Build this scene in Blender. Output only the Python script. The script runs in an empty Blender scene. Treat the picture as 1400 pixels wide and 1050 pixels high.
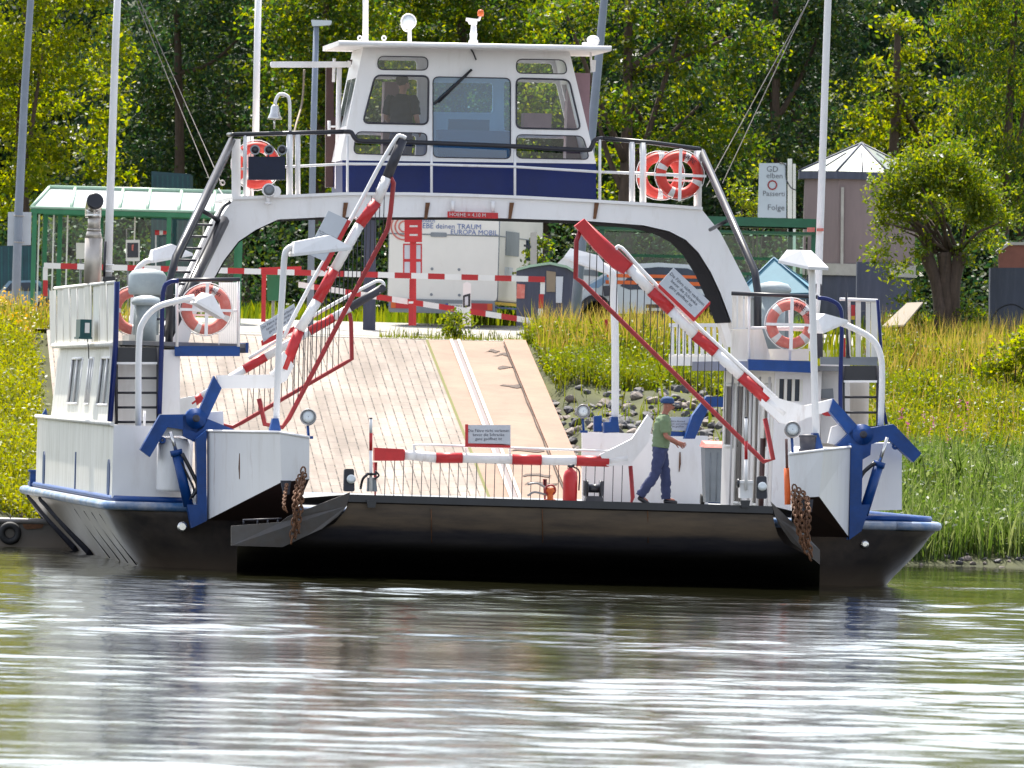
# river car ferry at its landing ramp - procedural scene
SUN_AZ, SUN_EL, SUN_E, SKY_S, EXPO = -14.0, 60.0, 4.6, 0.15, 1.2
SLOPE, WAV3 = 0.033, 0.004
import bpy, bmesh, math, random
import numpy as np
from mathutils import Vector, Matrix
R = math.radians
sc = bpy.context.scene
COL = sc.collection
random.seed(7)
# ------------------------------------------------------------------ camera
CAMP = Vector((0, -150, 2.5)); FPX = 14250.0
ROLL = R(1.55); PITCH = math.atan((552 - 525) / FPX)
FWD = Vector((0, math.cos(PITCH), math.sin(PITCH)))
UP0 = Vector((0, -math.sin(PITCH), math.cos(PITCH))); RT0 = Vector((1, 0, 0))
RIGHT = RT0 * math.cos(ROLL) + UP0 * math.sin(ROLL)
UP = UP0 * math.cos(ROLL) - RT0 * math.sin(ROLL)
def ray(px, py):
    return FWD * FPX + RIGHT * (px - 700) + UP * (525 - py)
FROOT = Vector((0.42, 0, 0)); FYAW = R(6.0)
FM = Matrix.Translation(FROOT) @ Matrix.Rotation(FYAW, 4, 'Z'); FI = FM.inverted()
CL = FI @ CAMP
def F(px, py, Y):                       # survey point on the ferry: ferry coordinates on the plane Y
    d = FI.to_3x3() @ ray(px, py)
    return CL + d * ((Y - CL.y) / d.y)
def FZ(px, py, z):                      # survey point on the ferry at height z
    d = FI.to_3x3() @ ray(px, py)
    return CL + d * ((z - CL.z) / d.z)
def W(px, py, Y):
    d = ray(px, py)
    return CAMP + d * ((Y - CAMP.y) / d.y)
def SCL(Y): return FPX / (150 + Y)
SLO = 7.1; SH0 = 24.0
def S(px, py):                          # on the slope of the landing ramp
    d = ray(px, py); n = Vector((0, -1 / SLO, 1)); o = Vector((0, SH0, 0))
    return CAMP + d * ((o - CAMP).dot(n) / d.dot(n))
def line_x(a, b, y):                    # x on a line through two points at world y
    return a.x + (b.x - a.x) * (y - a.y) / (b.y - a.y)
# ------------------------------------------------------------------ landing ramp lines (plan)
L_E = (S(800, 657), S(717, 465)); L_D = (S(772, 670), S(687, 465)); L_B = (S(665, 672), S(582, 462))
L_R1 = (S(695, 672), S(615, 462)); L_R2 = (S(707, 672), S(625, 462))
def xE(y): return line_x(*L_E, y)
def xA(y): return xE(y) - 9.2
CREST = 50.0
def ZS(y): return (y - SH0) / SLO
ZC = ZS(CREST)
def shore(x):
    return SH0 + 0.5 * math.sin(x * 0.7) + 0.3 * math.sin(x * 1.9 + 1) - (0.3 if x > 4 else 0)
def hgt(x, y):
    s = shore(x)
    t = y - s
    if t < 0: z = max(-3, t * 0.22)
    elif y < CREST: z = (CREST - 24) / SLO * (t / (CREST - s)) ** 0.9
    elif y < 66: z = ZC + (4.1 - ZC) * (y - CREST) / 16
    else: z = 4.1 + min(0.6, (y - 66) * 0.008)
    if y < CREST and t > 1:
        z += 0.09 * math.sin(x * 1.3 + y) + 0.07 * math.sin(x * 2.7 - y * 0.6)
    if y < 53:
        a = xA(y) - 0.3; b = xE(y) + 0.05
        w = 0.0
        if a < x < b: w = 1.0
        elif a - 0.8 < x <= a: w = (x - a + 0.8) / 0.8
        elif b <= x < b + 0.25: w = 1 - (x - b) / 0.25
        zs = min(ZS(y), ZC) - (0.3 if y < 50.5 else 0.05)
        z = z * (1 - w) + zs * w
    return z
# ------------------------------------------------------------------ materials
MATS = {}
def nodes(name):
    m = bpy.data.materials.new(name); m.use_nodes = True
    nt = m.node_tree; b = nt.nodes['Principled BSDF']
    return m, nt, b
def N(nt, t, **kw):
    n = nt.nodes.new(t)
    for k, v in kw.items():
        if k in n.inputs.keys(): n.inputs[k].default_value = v
        else: setattr(n, k, v)
    return n
def ramp(nt, p0, c0, p1, c1):
    r = nt.nodes.new('ShaderNodeValToRGB'); e = r.color_ramp.elements
    e[0].position = p0; e[0].color = c0; e[1].position = p1; e[1].color = c1
    return r
def c4(c): return (c[0], c[1], c[2], 1)
def mat(name, col, rough=0.5, metal=0.0, dirt=None, amount=0.4, scale=3.0, streak=None, bump=0.0, bscale=40, var=0.08, spec=0.5, rust=0.0):
    m, nt, b = nodes(name)
    b.inputs['Roughness'].default_value = rough; b.inputs['Metallic'].default_value = metal
    b.inputs['Specular IOR Level'].default_value = spec
    tc = N(nt, 'ShaderNodeTexCoord')
    mp = N(nt, 'ShaderNodeMapping'); mp.inputs['Scale'].default_value = streak or (1, 1, 1)
    nt.links.new(tc.outputs['Object'], mp.inputs['Vector'])
    n1 = N(nt, 'ShaderNodeTexNoise', Scale=scale, Detail=8.0, Roughness=0.65)
    nt.links.new(mp.outputs[0], n1.inputs['Vector'])
    mx = N(nt, 'ShaderNodeMix', data_type='RGBA')
    lo = tuple(max(0, x * (1 - var)) for x in col); hi = tuple(min(1, x * (1 + var)) for x in col)
    r0 = ramp(nt, 0.35, c4(lo), 0.65, c4(hi)); nt.links.new(n1.outputs[0], r0.inputs[0])
    out = r0.outputs[0]
    if dirt:
        n2 = N(nt, 'ShaderNodeTexNoise', Scale=scale * 2.3, Detail=10.0, Roughness=0.7)
        nt.links.new(mp.outputs[0], n2.inputs['Vector'])
        r1 = ramp(nt, 0.62 - amount * 0.3, (0, 0, 0, 1), 0.78 - amount * 0.1, (1, 1, 1, 1)); nt.links.new(n2.outputs[0], r1.inputs[0])
        ml = N(nt, 'ShaderNodeMath', operation='MULTIPLY'); ml.inputs[1].default_value = amount
        nt.links.new(r1.outputs[0], ml.inputs[0]); nt.links.new(ml.outputs[0], mx.inputs[0])
        nt.links.new(out, mx.inputs[6]); mx.inputs[7].default_value = c4(dirt); out = mx.outputs[2]
    if rust:
        mpr = N(nt, 'ShaderNodeMapping'); mpr.inputs['Scale'].default_value = (2.2, 2.2, .5); mpr.inputs['Location'].default_value = (3.1, 1.7, .4); nt.links.new(tc.outputs['Object'], mpr.inputs['Vector'])
        nr = N(nt, 'ShaderNodeTexNoise', Scale=1.1, Detail=9.0, Roughness=.62); nt.links.new(mpr.outputs[0], nr.inputs['Vector'])
        rr = ramp(nt, .64, (0, 0, 0, 1), .76, (1, 1, 1, 1)); nt.links.new(nr.outputs[0], rr.inputs[0])
        mr_ = N(nt, 'ShaderNodeMath', operation='MULTIPLY'); mr_.inputs[1].default_value = rust; nt.links.new(rr.outputs[0], mr_.inputs[0])
        m2 = N(nt, 'ShaderNodeMix', data_type='RGBA'); nt.links.new(mr_.outputs[0], m2.inputs[0]); nt.links.new(out, m2.inputs[6]); m2.inputs[7].default_value = (.24, .12, .06, 1); out = m2.outputs[2]
    nt.links.new(out, b.inputs['Base Color'])
    if bump:
        n3 = N(nt, 'ShaderNodeTexNoise', Scale=bscale, Detail=4.0)
        nt.links.new(tc.outputs['Object'], n3.inputs['Vector'])
        bp = N(nt, 'ShaderNodeBump', Strength=bump, Distance=0.02); nt.links.new(n3.outputs[0], bp.inputs['Height'])
        nt.links.new(bp.outputs[0], b.inputs['Normal'])
    MATS[name] = m
    return m
def leaf_mat(name, cols, trans=0.45, rough=0.42, val=2.4):
    m, nt, b = nodes(name)
    g = N(nt, 'ShaderNodeNewGeometry')
    r = nt.nodes.new('ShaderNodeValToRGB'); e = r.color_ramp.elements
    while len(e) < len(cols): e.new(0.5)
    for i, c in enumerate(cols): e[i].position = i / (len(cols) - 1); e[i].color = c4(c)
    nt.links.new(g.outputs['Random Per Island'], r.inputs[0])
    nt.links.new(r.outputs[0], b.inputs['Base Color']); b.inputs['Roughness'].default_value = rough
    b.inputs['Specular IOR Level'].default_value = 0.22
    tr = N(nt, 'ShaderNodeBsdfTranslucent')
    hs = N(nt, 'ShaderNodeHueSaturation', Hue=0.484, Saturation=1.2, Value=val); nt.links.new(r.outputs[0], hs.inputs['Color'])
    nt.links.new(hs.outputs[0], tr.inputs['Color'])
    ms = N(nt, 'ShaderNodeMixShader', Fac=trans)
    nt.links.new(b.outputs[0], ms.inputs[1]); nt.links.new(tr.outputs[0], ms.inputs[2])
    nt.links.new(ms.outputs[0], nt.nodes['Material Output'].inputs['Surface'])
    MATS[name] = m
    return m
def glass_mat(name, tint, refl=0.12, rough=0.02, film=None, fk=0):
    m, nt, b = nodes(name); nt.nodes.remove(b)
    t = N(nt, 'ShaderNodeBsdfTransparent', Color=c4(tint)); gl = N(nt, 'ShaderNodeBsdfGlossy', Roughness=rough, Color=(1, 1, 1, 1))
    lw = N(nt, 'ShaderNodeLayerWeight', Blend=0.5)
    mr = N(nt, 'ShaderNodeMapRange'); mr.inputs[3].default_value = refl; mr.inputs[4].default_value = 0.9
    pw = N(nt, 'ShaderNodeMath', operation='POWER'); pw.inputs[1].default_value = 4; nt.links.new(lw.outputs['Facing'], pw.inputs[0])
    nt.links.new(pw.outputs[0], mr.inputs[0])
    ms = N(nt, 'ShaderNodeMixShader'); nt.links.new(mr.outputs[0], ms.inputs[0])
    base = t.outputs[0]
    if film:
        df = N(nt, 'ShaderNodeBsdfDiffuse', Color=c4(film)); m0 = N(nt, 'ShaderNodeMixShader', Fac=fk); nt.links.new(base, m0.inputs[1]); nt.links.new(df.outputs[0], m0.inputs[2]); base = m0.outputs[0]
    nt.links.new(base, ms.inputs[1]); nt.links.new(gl.outputs[0], ms.inputs[2])
    nt.links.new(ms.outputs[0], nt.nodes['Material Output'].inputs['Surface'])
    MATS[name] = m
    return m
RUST = (0.16, 0.07, 0.03)
def hull_mat():
    m, nt, b = nodes('hull'); tc = N(nt, 'ShaderNodeTexCoord'); sx = N(nt, 'ShaderNodeSeparateXYZ'); nt.links.new(tc.outputs['Object'], sx.inputs[0])
    n1 = N(nt, 'ShaderNodeTexNoise', Scale=1.1, Detail=9.0, Roughness=.65); nt.links.new(tc.outputs['Object'], n1.inputs[0])
    r0 = ramp(nt, .35, (.034, .031, .036, 1), .72, (.15, .12, .098, 1)); nt.links.new(n1.outputs[0], r0.inputs[0])
    r1 = ramp(nt, .3, (.34, .29, .23, 1), .75, (.17, .14, .12, 1)); nt.links.new(n1.outputs[0], r1.inputs[0])
    def mrange(src, a, c):
        q = N(nt, 'ShaderNodeMapRange'); q.inputs[1].default_value = a; q.inputs[2].default_value = c; nt.links.new(src, q.inputs[0]); return q.outputs[0]
    wob = N(nt, 'ShaderNodeMath', operation='MULTIPLY_ADD'); wob.inputs[1].default_value = 1.2; nt.links.new(n1.outputs[0], wob.inputs[0]); nt.links.new(sx.outputs[1], wob.inputs[2])
    ml = N(nt, 'ShaderNodeMath', operation='MULTIPLY'); nt.links.new(mrange(wob.outputs[0], 1.3, 2.6), ml.inputs[0]); nt.links.new(mrange(sx.outputs[0], -4.5, -5.2), ml.inputs[1])
    mx = N(nt, 'ShaderNodeMix', data_type='RGBA'); nt.links.new(ml.outputs[0], mx.inputs[0]); nt.links.new(r0.outputs[0], mx.inputs[6]); nt.links.new(r1.outputs[0], mx.inputs[7])  # lighter tan left side: reflection of the bright bank painted into the hull colour
    wz = N(nt, 'ShaderNodeMath', operation='MULTIPLY_ADD'); wz.inputs[1].default_value = .5; nt.links.new(n1.outputs[0], wz.inputs[0]); nt.links.new(sx.outputs[2], wz.inputs[2])
    ms = N(nt, 'ShaderNodeMath', operation='MULTIPLY'); ms.inputs[1].default_value = .55; nt.links.new(mrange(wz.outputs[0], .55, .30), ms.inputs[0])
    m2 = N(nt, 'ShaderNodeMix', data_type='RGBA'); nt.links.new(ms.outputs[0], m2.inputs[0]); nt.links.new(mx.outputs[2], m2.inputs[6]); m2.inputs[7].default_value = (.19, .135, .095, 1)
    nt.links.new(m2.outputs[2], b.inputs['Base Color']); b.inputs['Roughness'].default_value = .34
    n3 = N(nt, 'ShaderNodeTexNoise', Scale=2.2, Detail=3.0); nt.links.new(tc.outputs['Object'], n3.inputs[0]); bp = N(nt, 'ShaderNodeBump', Strength=.2, Distance=.03); nt.links.new(n3.outputs[0], bp.inputs['Height']); nt.links.new(bp.outputs[0], b.inputs['Normal'])
    MATS['hull'] = m
mat('white', (0.82, 0.80, 0.79), 0.38, dirt=(0.50, 0.43, 0.36), amount=0.32, scale=1.3, streak=(1.3, 1.3, 0.3), var=0.03, rust=0.55)
mat('white_old', (0.77, 0.75, 0.69), 0.5, dirt=(0.36, 0.33, 0.22), amount=0.5, scale=1.3, streak=(2.2, 1.2, 0.3), var=0.05, rust=0.6)
mat('cream', (0.74, 0.71, 0.66), 0.35, dirt=(0.4, 0.36, 0.3), amount=0.2, scale=1.2, var=0.03)
mat('navy', (0.002, 0.012, 0.10), 0.32, dirt=(0.01, 0.03, 0.13), amount=0.2, scale=2, var=0.15, spec=0.3)
mat('nightblue', (0.004, 0.009, 0.03), 0.4, var=0.2, spec=0.3)
mat('blue', (0.004, 0.048, 0.21), 0.38, dirt=(0.05, 0.09, 0.2), amount=0.35, scale=3.0, var=0.2, spec=0.35)
mat('rimblue', (0.03, 0.13, 0.31), 0.35, dirt=(0.52, 0.48, 0.45), amount=0.8, scale=.8, var=0.25)
mat('red', (0.50, 0.018, 0.022), 0.42, dirt=(0.20, 0.02, 0.02), amount=0.35, scale=3, var=0.12)
mat('darkred', (0.30, 0.018, 0.02), 0.5, dirt=(0.10, 0.03, 0.02), amount=0.4, scale=5, var=0.15)
mat('ring_red', (0.55, 0.035, 0.022), 0.55, dirt=(0.60, 0.16, 0.10), amount=0.4, scale=4, var=0.1)
mat('ring_faded', (0.56, 0.145, 0.115), 0.7, dirt=(0.64, 0.32, 0.27), amount=0.55, scale=5, var=0.12)
mat('fadedblue', (0.07, 0.13, 0.34), 0.5, var=.2)
mat('fadedink', (0.15, 0.15, 0.17), 0.6, var=.3)
mat('ringink', (0.10, 0.012, 0.02), 0.6, var=.1)
mat('ring_tape', (0.62, 0.60, 0.58), 0.45, var=0.05)
mat('black', (0.012, 0.012, 0.018), 0.35, var=0.2)
mat('dark', (0.03, 0.03, 0.042), 0.5, dirt=(0.09, 0.08, 0.07), amount=0.4, var=0.2)
mat('ramp_steel', (0.085, 0.078, 0.075), 0.45, dirt=(0.08, 0.055, 0.04), amount=0.7, scale=1.6, var=0.25)
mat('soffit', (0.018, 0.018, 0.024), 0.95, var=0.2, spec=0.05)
mat('brown', (0.06, 0.025, 0.022), 0.5, var=0.15)
mat('hullplain', (0.05, 0.048, 0.055), 0.30, dirt=(0.20, 0.16, 0.13), amount=0.75, scale=0.8, streak=(1, 1, 0.8), var=0.3, bump=0.15, bscale=2.5)
hull_mat()
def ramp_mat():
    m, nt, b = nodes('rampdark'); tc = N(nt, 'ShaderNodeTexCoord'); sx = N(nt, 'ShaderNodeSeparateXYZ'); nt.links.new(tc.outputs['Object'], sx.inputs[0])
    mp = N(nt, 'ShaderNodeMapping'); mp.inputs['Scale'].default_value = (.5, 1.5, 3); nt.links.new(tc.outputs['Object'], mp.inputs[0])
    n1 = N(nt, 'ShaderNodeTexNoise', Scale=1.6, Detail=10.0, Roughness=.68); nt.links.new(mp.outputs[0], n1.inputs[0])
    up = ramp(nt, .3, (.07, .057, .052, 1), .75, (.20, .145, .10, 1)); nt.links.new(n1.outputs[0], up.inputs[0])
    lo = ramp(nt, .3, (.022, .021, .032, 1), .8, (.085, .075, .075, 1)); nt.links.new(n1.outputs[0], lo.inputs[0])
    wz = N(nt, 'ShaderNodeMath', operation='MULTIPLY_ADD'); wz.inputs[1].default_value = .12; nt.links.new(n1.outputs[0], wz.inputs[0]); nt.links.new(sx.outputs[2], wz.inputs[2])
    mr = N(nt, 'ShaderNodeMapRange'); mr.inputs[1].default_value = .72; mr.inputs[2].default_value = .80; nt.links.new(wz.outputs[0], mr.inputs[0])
    mx = N(nt, 'ShaderNodeMix', data_type='RGBA'); nt.links.new(mr.outputs[0], mx.inputs[0]); nt.links.new(lo.outputs[0], mx.inputs[6]); nt.links.new(up.outputs[0], mx.inputs[7])  # brown top, dark lower part: shade of the curved plate put into the colour
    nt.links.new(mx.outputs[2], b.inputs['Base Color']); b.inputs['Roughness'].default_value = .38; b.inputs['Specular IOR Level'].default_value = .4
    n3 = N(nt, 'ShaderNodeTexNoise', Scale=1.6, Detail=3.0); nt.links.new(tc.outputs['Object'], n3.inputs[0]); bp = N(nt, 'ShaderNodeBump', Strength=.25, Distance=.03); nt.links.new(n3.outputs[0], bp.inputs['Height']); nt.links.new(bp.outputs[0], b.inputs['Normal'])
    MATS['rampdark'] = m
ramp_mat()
mat('hullside', (0.30, 0.265, 0.225), 0.4, dirt=(0.05, 0.045, 0.05), amount=0.6, scale=0.7, streak=(1, 0.5, 1.2), var=0.2, bump=0.15, bscale=3)  # tan hull side tone, with the bank's reflection put into the colour
mat('slab_rail', (0.36, 0.29, 0.24), 0.6, var=.1)
mat('steel', (0.30, 0.29, 0.29), 0.45, metal=0.3, dirt=(0.14, 0.09, 0.06), amount=0.6, scale=2.0, var=0.15)
mat('chrome', (0.62, 0.60, 0.58), 0.22, metal=0.9, var=0.1)
mat('stainless', (0.50, 0.45, 0.40), 0.42, metal=0.6, dirt=(0.3, 0.25, 0.2), amount=0.3, var=0.08)
mat('grey', (0.20, 0.22, 0.24), 0.5, dirt=(0.3, 0.3, 0.28), amount=0.3, var=0.1)
mat('ventgrey', (0.30, 0.345, 0.36), 0.5, dirt=(0.5, 0.5, 0.46), amount=0.3, scale=4, var=0.1)
mat('poleblue', (0.20, 0.235, 0.30), 0.5, var=0.08)
mat('rust', RUST, 0.8, dirt=(0.05, 0.02, 0.015), amount=0.6, scale=9, bump=0.5, bscale=60, var=0.3)
mat('orange', (0.60, 0.11, 0.015), 0.5, var=0.08)
mat('deckpaint', (0.20, 0.205, 0.21), 0.7, dirt=(0.10, 0.07, 0.05), amount=0.5, scale=1.4, var=0.2)
mat('sign', (0.50, 0.53, 0.58), 0.45, var=0.04)
mat('ink', (0.03, 0.035, 0.06), 0.5, var=0.05)
mat('inkblue', (0.02, 0.06, 0.26), 0.5, var=0.05)
mat('green', (0.015, 0.15, 0.062), 0.42, dirt=(0.08, 0.2, 0.12), amount=0.3, var=0.12)
mat('dkgreen', (0.008, 0.09, 0.042), 0.4, var=0.15)
mat('palegreen', (0.30, 0.44, 0.33), 0.4, var=0.06)
mat('teal', (0.006, 0.045, 0.06), 0.5, var=0.2)
mat('tealbox', (0.006, 0.07, 0.075), 0.45, var=0.15)
mat('tent', (0.02, 0.10, 0.18), 0.6, var=0.1)
mat('tentlight', (0.085, 0.22, 0.29), 0.6, var=0.08)
mat('concrete', (0.40, 0.38, 0.35), 0.8, dirt=(0.2, 0.18, 0.15), amount=0.5, scale=1.2, var=0.12, bump=0.2)
mat('slab', (0.225, 0.145, 0.098), 0.85, dirt=(0.13, 0.085, 0.06), amount=0.55, scale=0.8, var=0.12, bump=0.25)
mat('kerb', (0.245, 0.13, 0.08), 0.8, dirt=(0.15, 0.08, 0.05), amount=0.55, scale=0.7, var=0.15, bump=0.2)
mat('stoneA', (0.10, 0.095, 0.10), 0.75, dirt=(0.27, 0.25, 0.235), amount=0.5, scale=5, bump=0.6, bscale=18, var=0.3)
mat('stoneB', (0.055, 0.053, 0.062), 0.7, dirt=(0.2, 0.18, 0.165), amount=0.5, scale=6, bump=0.6, bscale=22, var=0.3)
mat('stoneC', (0.22, 0.18, 0.155), 0.8, dirt=(0.16, 0.13, 0.11), amount=0.5, scale=6, bump=0.6, bscale=20, var=0.25)
mat('bark', (0.085, 0.055, 0.04), 0.9, dirt=(0.03, 0.022, 0.018), amount=0.7, scale=4, streak=(3, 3, 0.5), bump=0.9, bscale=14, var=0.3)
mat('towerwood', (0.215, 0.165, 0.165), 0.8, dirt=(0.15, 0.11, 0.12), amount=0.4, scale=1.5, streak=(2, 2, 0.3), var=0.08)
mat('towerroof', (0.16, 0.205, 0.175), 0.5, dirt=(0.20, 0.115, 0.065), amount=0.6, scale=1.6, var=0.08)
mat('slate', (0.045, 0.052, 0.085), 0.6, dirt=(0.09, 0.095, 0.13), amount=0.5, scale=2, streak=(2, 2, 0.3), var=0.2)
mat('panelwood', (0.24, 0.19, 0.135), 0.7, var=0.1)
mat('brickred', (0.20, 0.075, 0.055), 0.8, var=0.15)
mat('silver', (0.44, 0.48, 0.52), 0.28, metal=0.4, var=0.04)
mat('carglass', (0.015, 0.03, 0.06), 0.06, var=0.3)
mat('windscreen', (0.16, 0.27, 0.40), 0.1, var=0.15)
mat('skin', (0.40, 0.19, 0.14), 0.55, var=0.06)
mat('skin_tan', (0.33, 0.13, 0.09), 0.55, var=0.08)
mat('shirt', (0.15, 0.21, 0.115), 0.85, dirt=(0.11, 0.16, 0.085), amount=0.3, scale=6, var=0.08, bump=0.3, bscale=14)
mat('jeans', (0.035, 0.045, 0.115), 0.85, dirt=(0.06, 0.075, 0.16), amount=0.45, scale=5, var=0.15, bump=0.4, bscale=12)
mat('cap', (0.015, 0.05, 0.15), 0.8, var=0.1)
mat('tee', (0.012, 0.015, 0.03), 0.85, var=0.1)
mat('hair', (0.05, 0.035, 0.03), 0.7, var=0.1)
mat('interior', (0.24, 0.15, 0.17), 0.7, var=0.1)
mat('tyre', (0.02, 0.02, 0.022), 0.7, var=0.2, dirt=(0.07, 0.065, 0.06), amount=0.4)
mat('lens', (0.75, 0.78, 0.78), 0.12, var=0.05)
mat('roadgrey', (0.28, 0.265, 0.24), 0.9, dirt=(0.18, 0.16, 0.13), amount=0.5, scale=0.6, var=0.12)
mat('yellow', (0.55, 0.36, 0.02), 0.5, var=0.05)
glass_mat('pane', (0.84, 0.89, 0.92), 0.05)
glass_mat('pane_blue', (0.28, 0.58, 0.85), 0.09, 0.02, (0.02, 0.17, 0.40), 0.34)
glass_mat('pane_shelter', (0.70, 0.82, 0.76), 0.05)
glass_mat('pane_green', (0.55, 0.86, 0.72), 0.07)
def roofglass():
    m, nt, b = nodes('roofpane'); b.inputs['Base Color'].default_value = (0.36, 0.38, 0.39, 1); b.inputs['Roughness'].default_value = 0.25
    MATS['roofpane'] = m
roofglass()
leaf_mat('leaf_bright', [(0.05, 0.085, 0.006), (0.10, 0.13, 0.008), (0.16, 0.165, 0.010)], 0.6, .42, 2.7)
leaf_mat('leaf_mid', [(0.022, 0.052, 0.014), (0.040, 0.072, 0.013), (0.065, 0.092, 0.010), (0.14, 0.15, 0.011)], 0.55, .42, 2.7)
leaf_mat('leaf_dark', [(0.014, 0.036, 0.018), (0.020, 0.046, 0.018), (0.032, 0.06, 0.017), (0.07, 0.09, 0.016)], 0.35, .5, 2.1)
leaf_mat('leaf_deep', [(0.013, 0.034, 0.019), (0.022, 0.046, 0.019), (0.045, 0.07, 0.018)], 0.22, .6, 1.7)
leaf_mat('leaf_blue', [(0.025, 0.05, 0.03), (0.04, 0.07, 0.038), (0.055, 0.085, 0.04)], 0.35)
leaf_mat('leaf_pale', [(0.04, 0.075, 0.016), (0.09, 0.12, 0.018), (0.17, 0.175, 0.022)], 0.55, .42, 2.6)
leaf_mat('leaf_willow', [(0.04, 0.075, 0.014), (0.08, 0.115, 0.016), (0.15, 0.165, 0.022)], 0.5, .42, 2.4)
leaf_mat('grass_y', [(0.10, 0.135, 0.010), (0.155, 0.17, 0.012), (0.20, 0.20, 0.025), (0.10, 0.135, 0.014)], 0.45, .42, 2.1)
leaf_mat('grass_m', [(0.065, 0.10, 0.010), (0.11, 0.14, 0.012), (0.16, 0.165, 0.03), (0.08, 0.11, 0.016)], 0.42, .42, 2.0)
leaf_mat('grass_g', [(0.055, 0.095, 0.008), (0.095, 0.13, 0.014), (0.16, 0.175, 0.020)], 0.45, .42, 2.1)
leaf_mat('grass_t', [(0.18, 0.145, 0.05), (0.25, 0.195, 0.07), (0.20, 0.185, 0.05), (0.14, 0.16, 0.025)], 0.45)
leaf_mat('reed', [(0.04, 0.075, 0.018), (0.065, 0.105, 0.024), (0.15, 0.18, 0.08)], 0.4)
leaf_mat('flower', [(0.4, 0.25, 0.01), (0.5, 0.33, 0.02), (0.55, 0.3, 0.01)], 0.2)
leaf_mat('flower_p', [(0.35, 0.10, 0.20), (0.4, 0.14, 0.25)], 0.2)
# ------------------------------------------------------------------ mesh builder
class MB:
    def __init__(s): s.v = []; s.f = []; s.mi = []; s.sm = []; s.cuts = []
    def add(s, vs, fs, m=0, smooth=False):
        b = len(s.v); s.v += [tuple(v) for v in vs]
        for f in fs: s.f.append([b + i for i in f]); s.mi.append(m); s.sm.append(smooth)
        return s
    def box(s, x0, x1, y0, y1, z0, z1, m=0):
        return s.prism([(x0, y0, z0), (x1, y0, z0), (x1, y0, z1), (x0, y0, z1)], (0, y1 - y0, 0), m)
    def prism(s, pts, vec, m=0, smooth=False):
        pts = [Vector(p) for p in pts]; vec = Vector(vec); n = len(pts)
        vs = pts + [p + vec for p in pts]
        s.add(vs, [list(range(n)), list(range(2 * n - 1, n - 1, -1))], m)
        b = len(s.v) - 2 * n
        for i in range(n):
            j = (i + 1) % n
            s.f.append([b + i, b + n + i, b + n + j, b + j]); s.mi.append(m); s.sm.append(smooth)
        return s
    def hexa(s, a, b, m=0):             # two quads (4 points each) joined
        vs = list(a) + list(b)
        return s.add(vs, [(0, 1, 2, 3), (7, 6, 5, 4), (0, 4, 5, 1), (1, 5, 6, 2), (2, 6, 7, 3), (3, 7, 4, 0)], m)
    def tube(s, pts, r, n=8, m=0, caps=True):
        pts = [Vector(p) for p in pts]
        rs = r if isinstance(r, (list, tuple)) else [r] * len(pts)
        rings = []; prev = None
        for i, p in enumerate(pts):
            a = pts[max(i - 1, 0)]; b = pts[min(i + 1, len(pts) - 1)]
            t = (b - a); t = t.normalized() if t.length > 1e-9 else Vector((0, 0, 1))
            if prev is None:
                u = t.cross(Vector((0, 0, 1)))
                if u.length < 0.1: u = t.cross(Vector((0, 1, 0)))
            else: u = prev - t * prev.dot(t)
            u.normalize(); prev = u; w = t.cross(u)
            rings.append([p + (u * math.cos(2 * math.pi * k / n) + w * math.sin(2 * math.pi * k / n)) * rs[i] for k in range(n)])
        vs = [v for rg in rings for v in rg]; fs = []
        for i in range(len(pts) - 1):
            for k in range(n):
                k2 = (k + 1) % n
                fs.append((i * n + k, i * n + k2, (i + 1) * n + k2, (i + 1) * n + k))
        s.add(vs, fs, m, True)
        if caps:
            b = len(s.v) - len(vs)
            s.f.append([b + k for k in range(n)][::-1]); s.mi.append(m); s.sm.append(False)
            s.f.append([b + (len(pts) - 1) * n + k for k in range(n)]); s.mi.append(m); s.sm.append(False)
        return s
    def lathe(s, c, axis, prof, n=16, m=0):
        c = Vector(c); a = Vector(axis).normalized()
        return s.tube([c + a * h for r_, h in prof], [max(r_, 1e-4) for r_, h in prof], n, m)
    def ball(s, c, r, n=12, m=0, sz=(1, 1, 1)):
        vs = []; fs = []; k = n // 2
        c = Vector(c)
        for i in range(k + 1):
            th = math.pi * i / k
            for j in range(n):
                ph = 2 * math.pi * j / n
                vs.append(c + Vector((math.sin(th) * math.cos(ph) * sz[0], math.sin(th) * math.sin(ph) * sz[1], math.cos(th) * sz[2])) * r)
        for i in range(k):
            for j in range(n):
                fs.append((i * n + j, (i + 1) * n + j, (i + 1) * n + (j + 1) % n, i * n + (j + 1) % n))
        return s.add(vs, fs, m, True)
    def torus(s, c, R0, r0, nrm=(0, 1, 0), n=40, k=10, mf=None, a0=0, a1=2 * math.pi, flat=1.0):
        c = Vector(c); a = Vector(nrm).normalized()
        u = a.cross(Vector((0, 0, 1))); u = u.normalized() if u.length > 0.01 else Vector((1, 0, 0)); w = u.cross(a)
        b = len(s.v); full = abs(a1 - a0 - 2 * math.pi) < 1e-6; nn = n if full else n + 1
        for i in range(nn):
            th = a0 + (a1 - a0) * i / n; d = u * math.cos(th) + w * math.sin(th)
            for j in range(k):
                ph = 2 * math.pi * j / k
                s.v.append(tuple(c + d * (R0 + r0 * math.cos(ph)) + a * (r0 * flat * math.sin(ph))))
        for i in range(n):
            for j in range(k):
                i2 = (i + 1) % nn; j2 = (j + 1) % k
                s.f.append([b + i * k + j, b + i2 * k + j, b + i2 * k + j2, b + i * k + j2])
                s.mi.append(mf((a0 + (a1 - a0) * (i + 0.5) / n)) if mf else 0); s.sm.append(True)
        return s
    def text(s, txt, fn, size, m=0, align='CENTER', spacing=1.0):
        vs, fs = text_geo(txt, align, spacing)
        return s.add([fn(x * size, y * size) for x, y in vs], fs, m)
    def cut(s): s.cuts.append(len(s.f))
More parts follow.
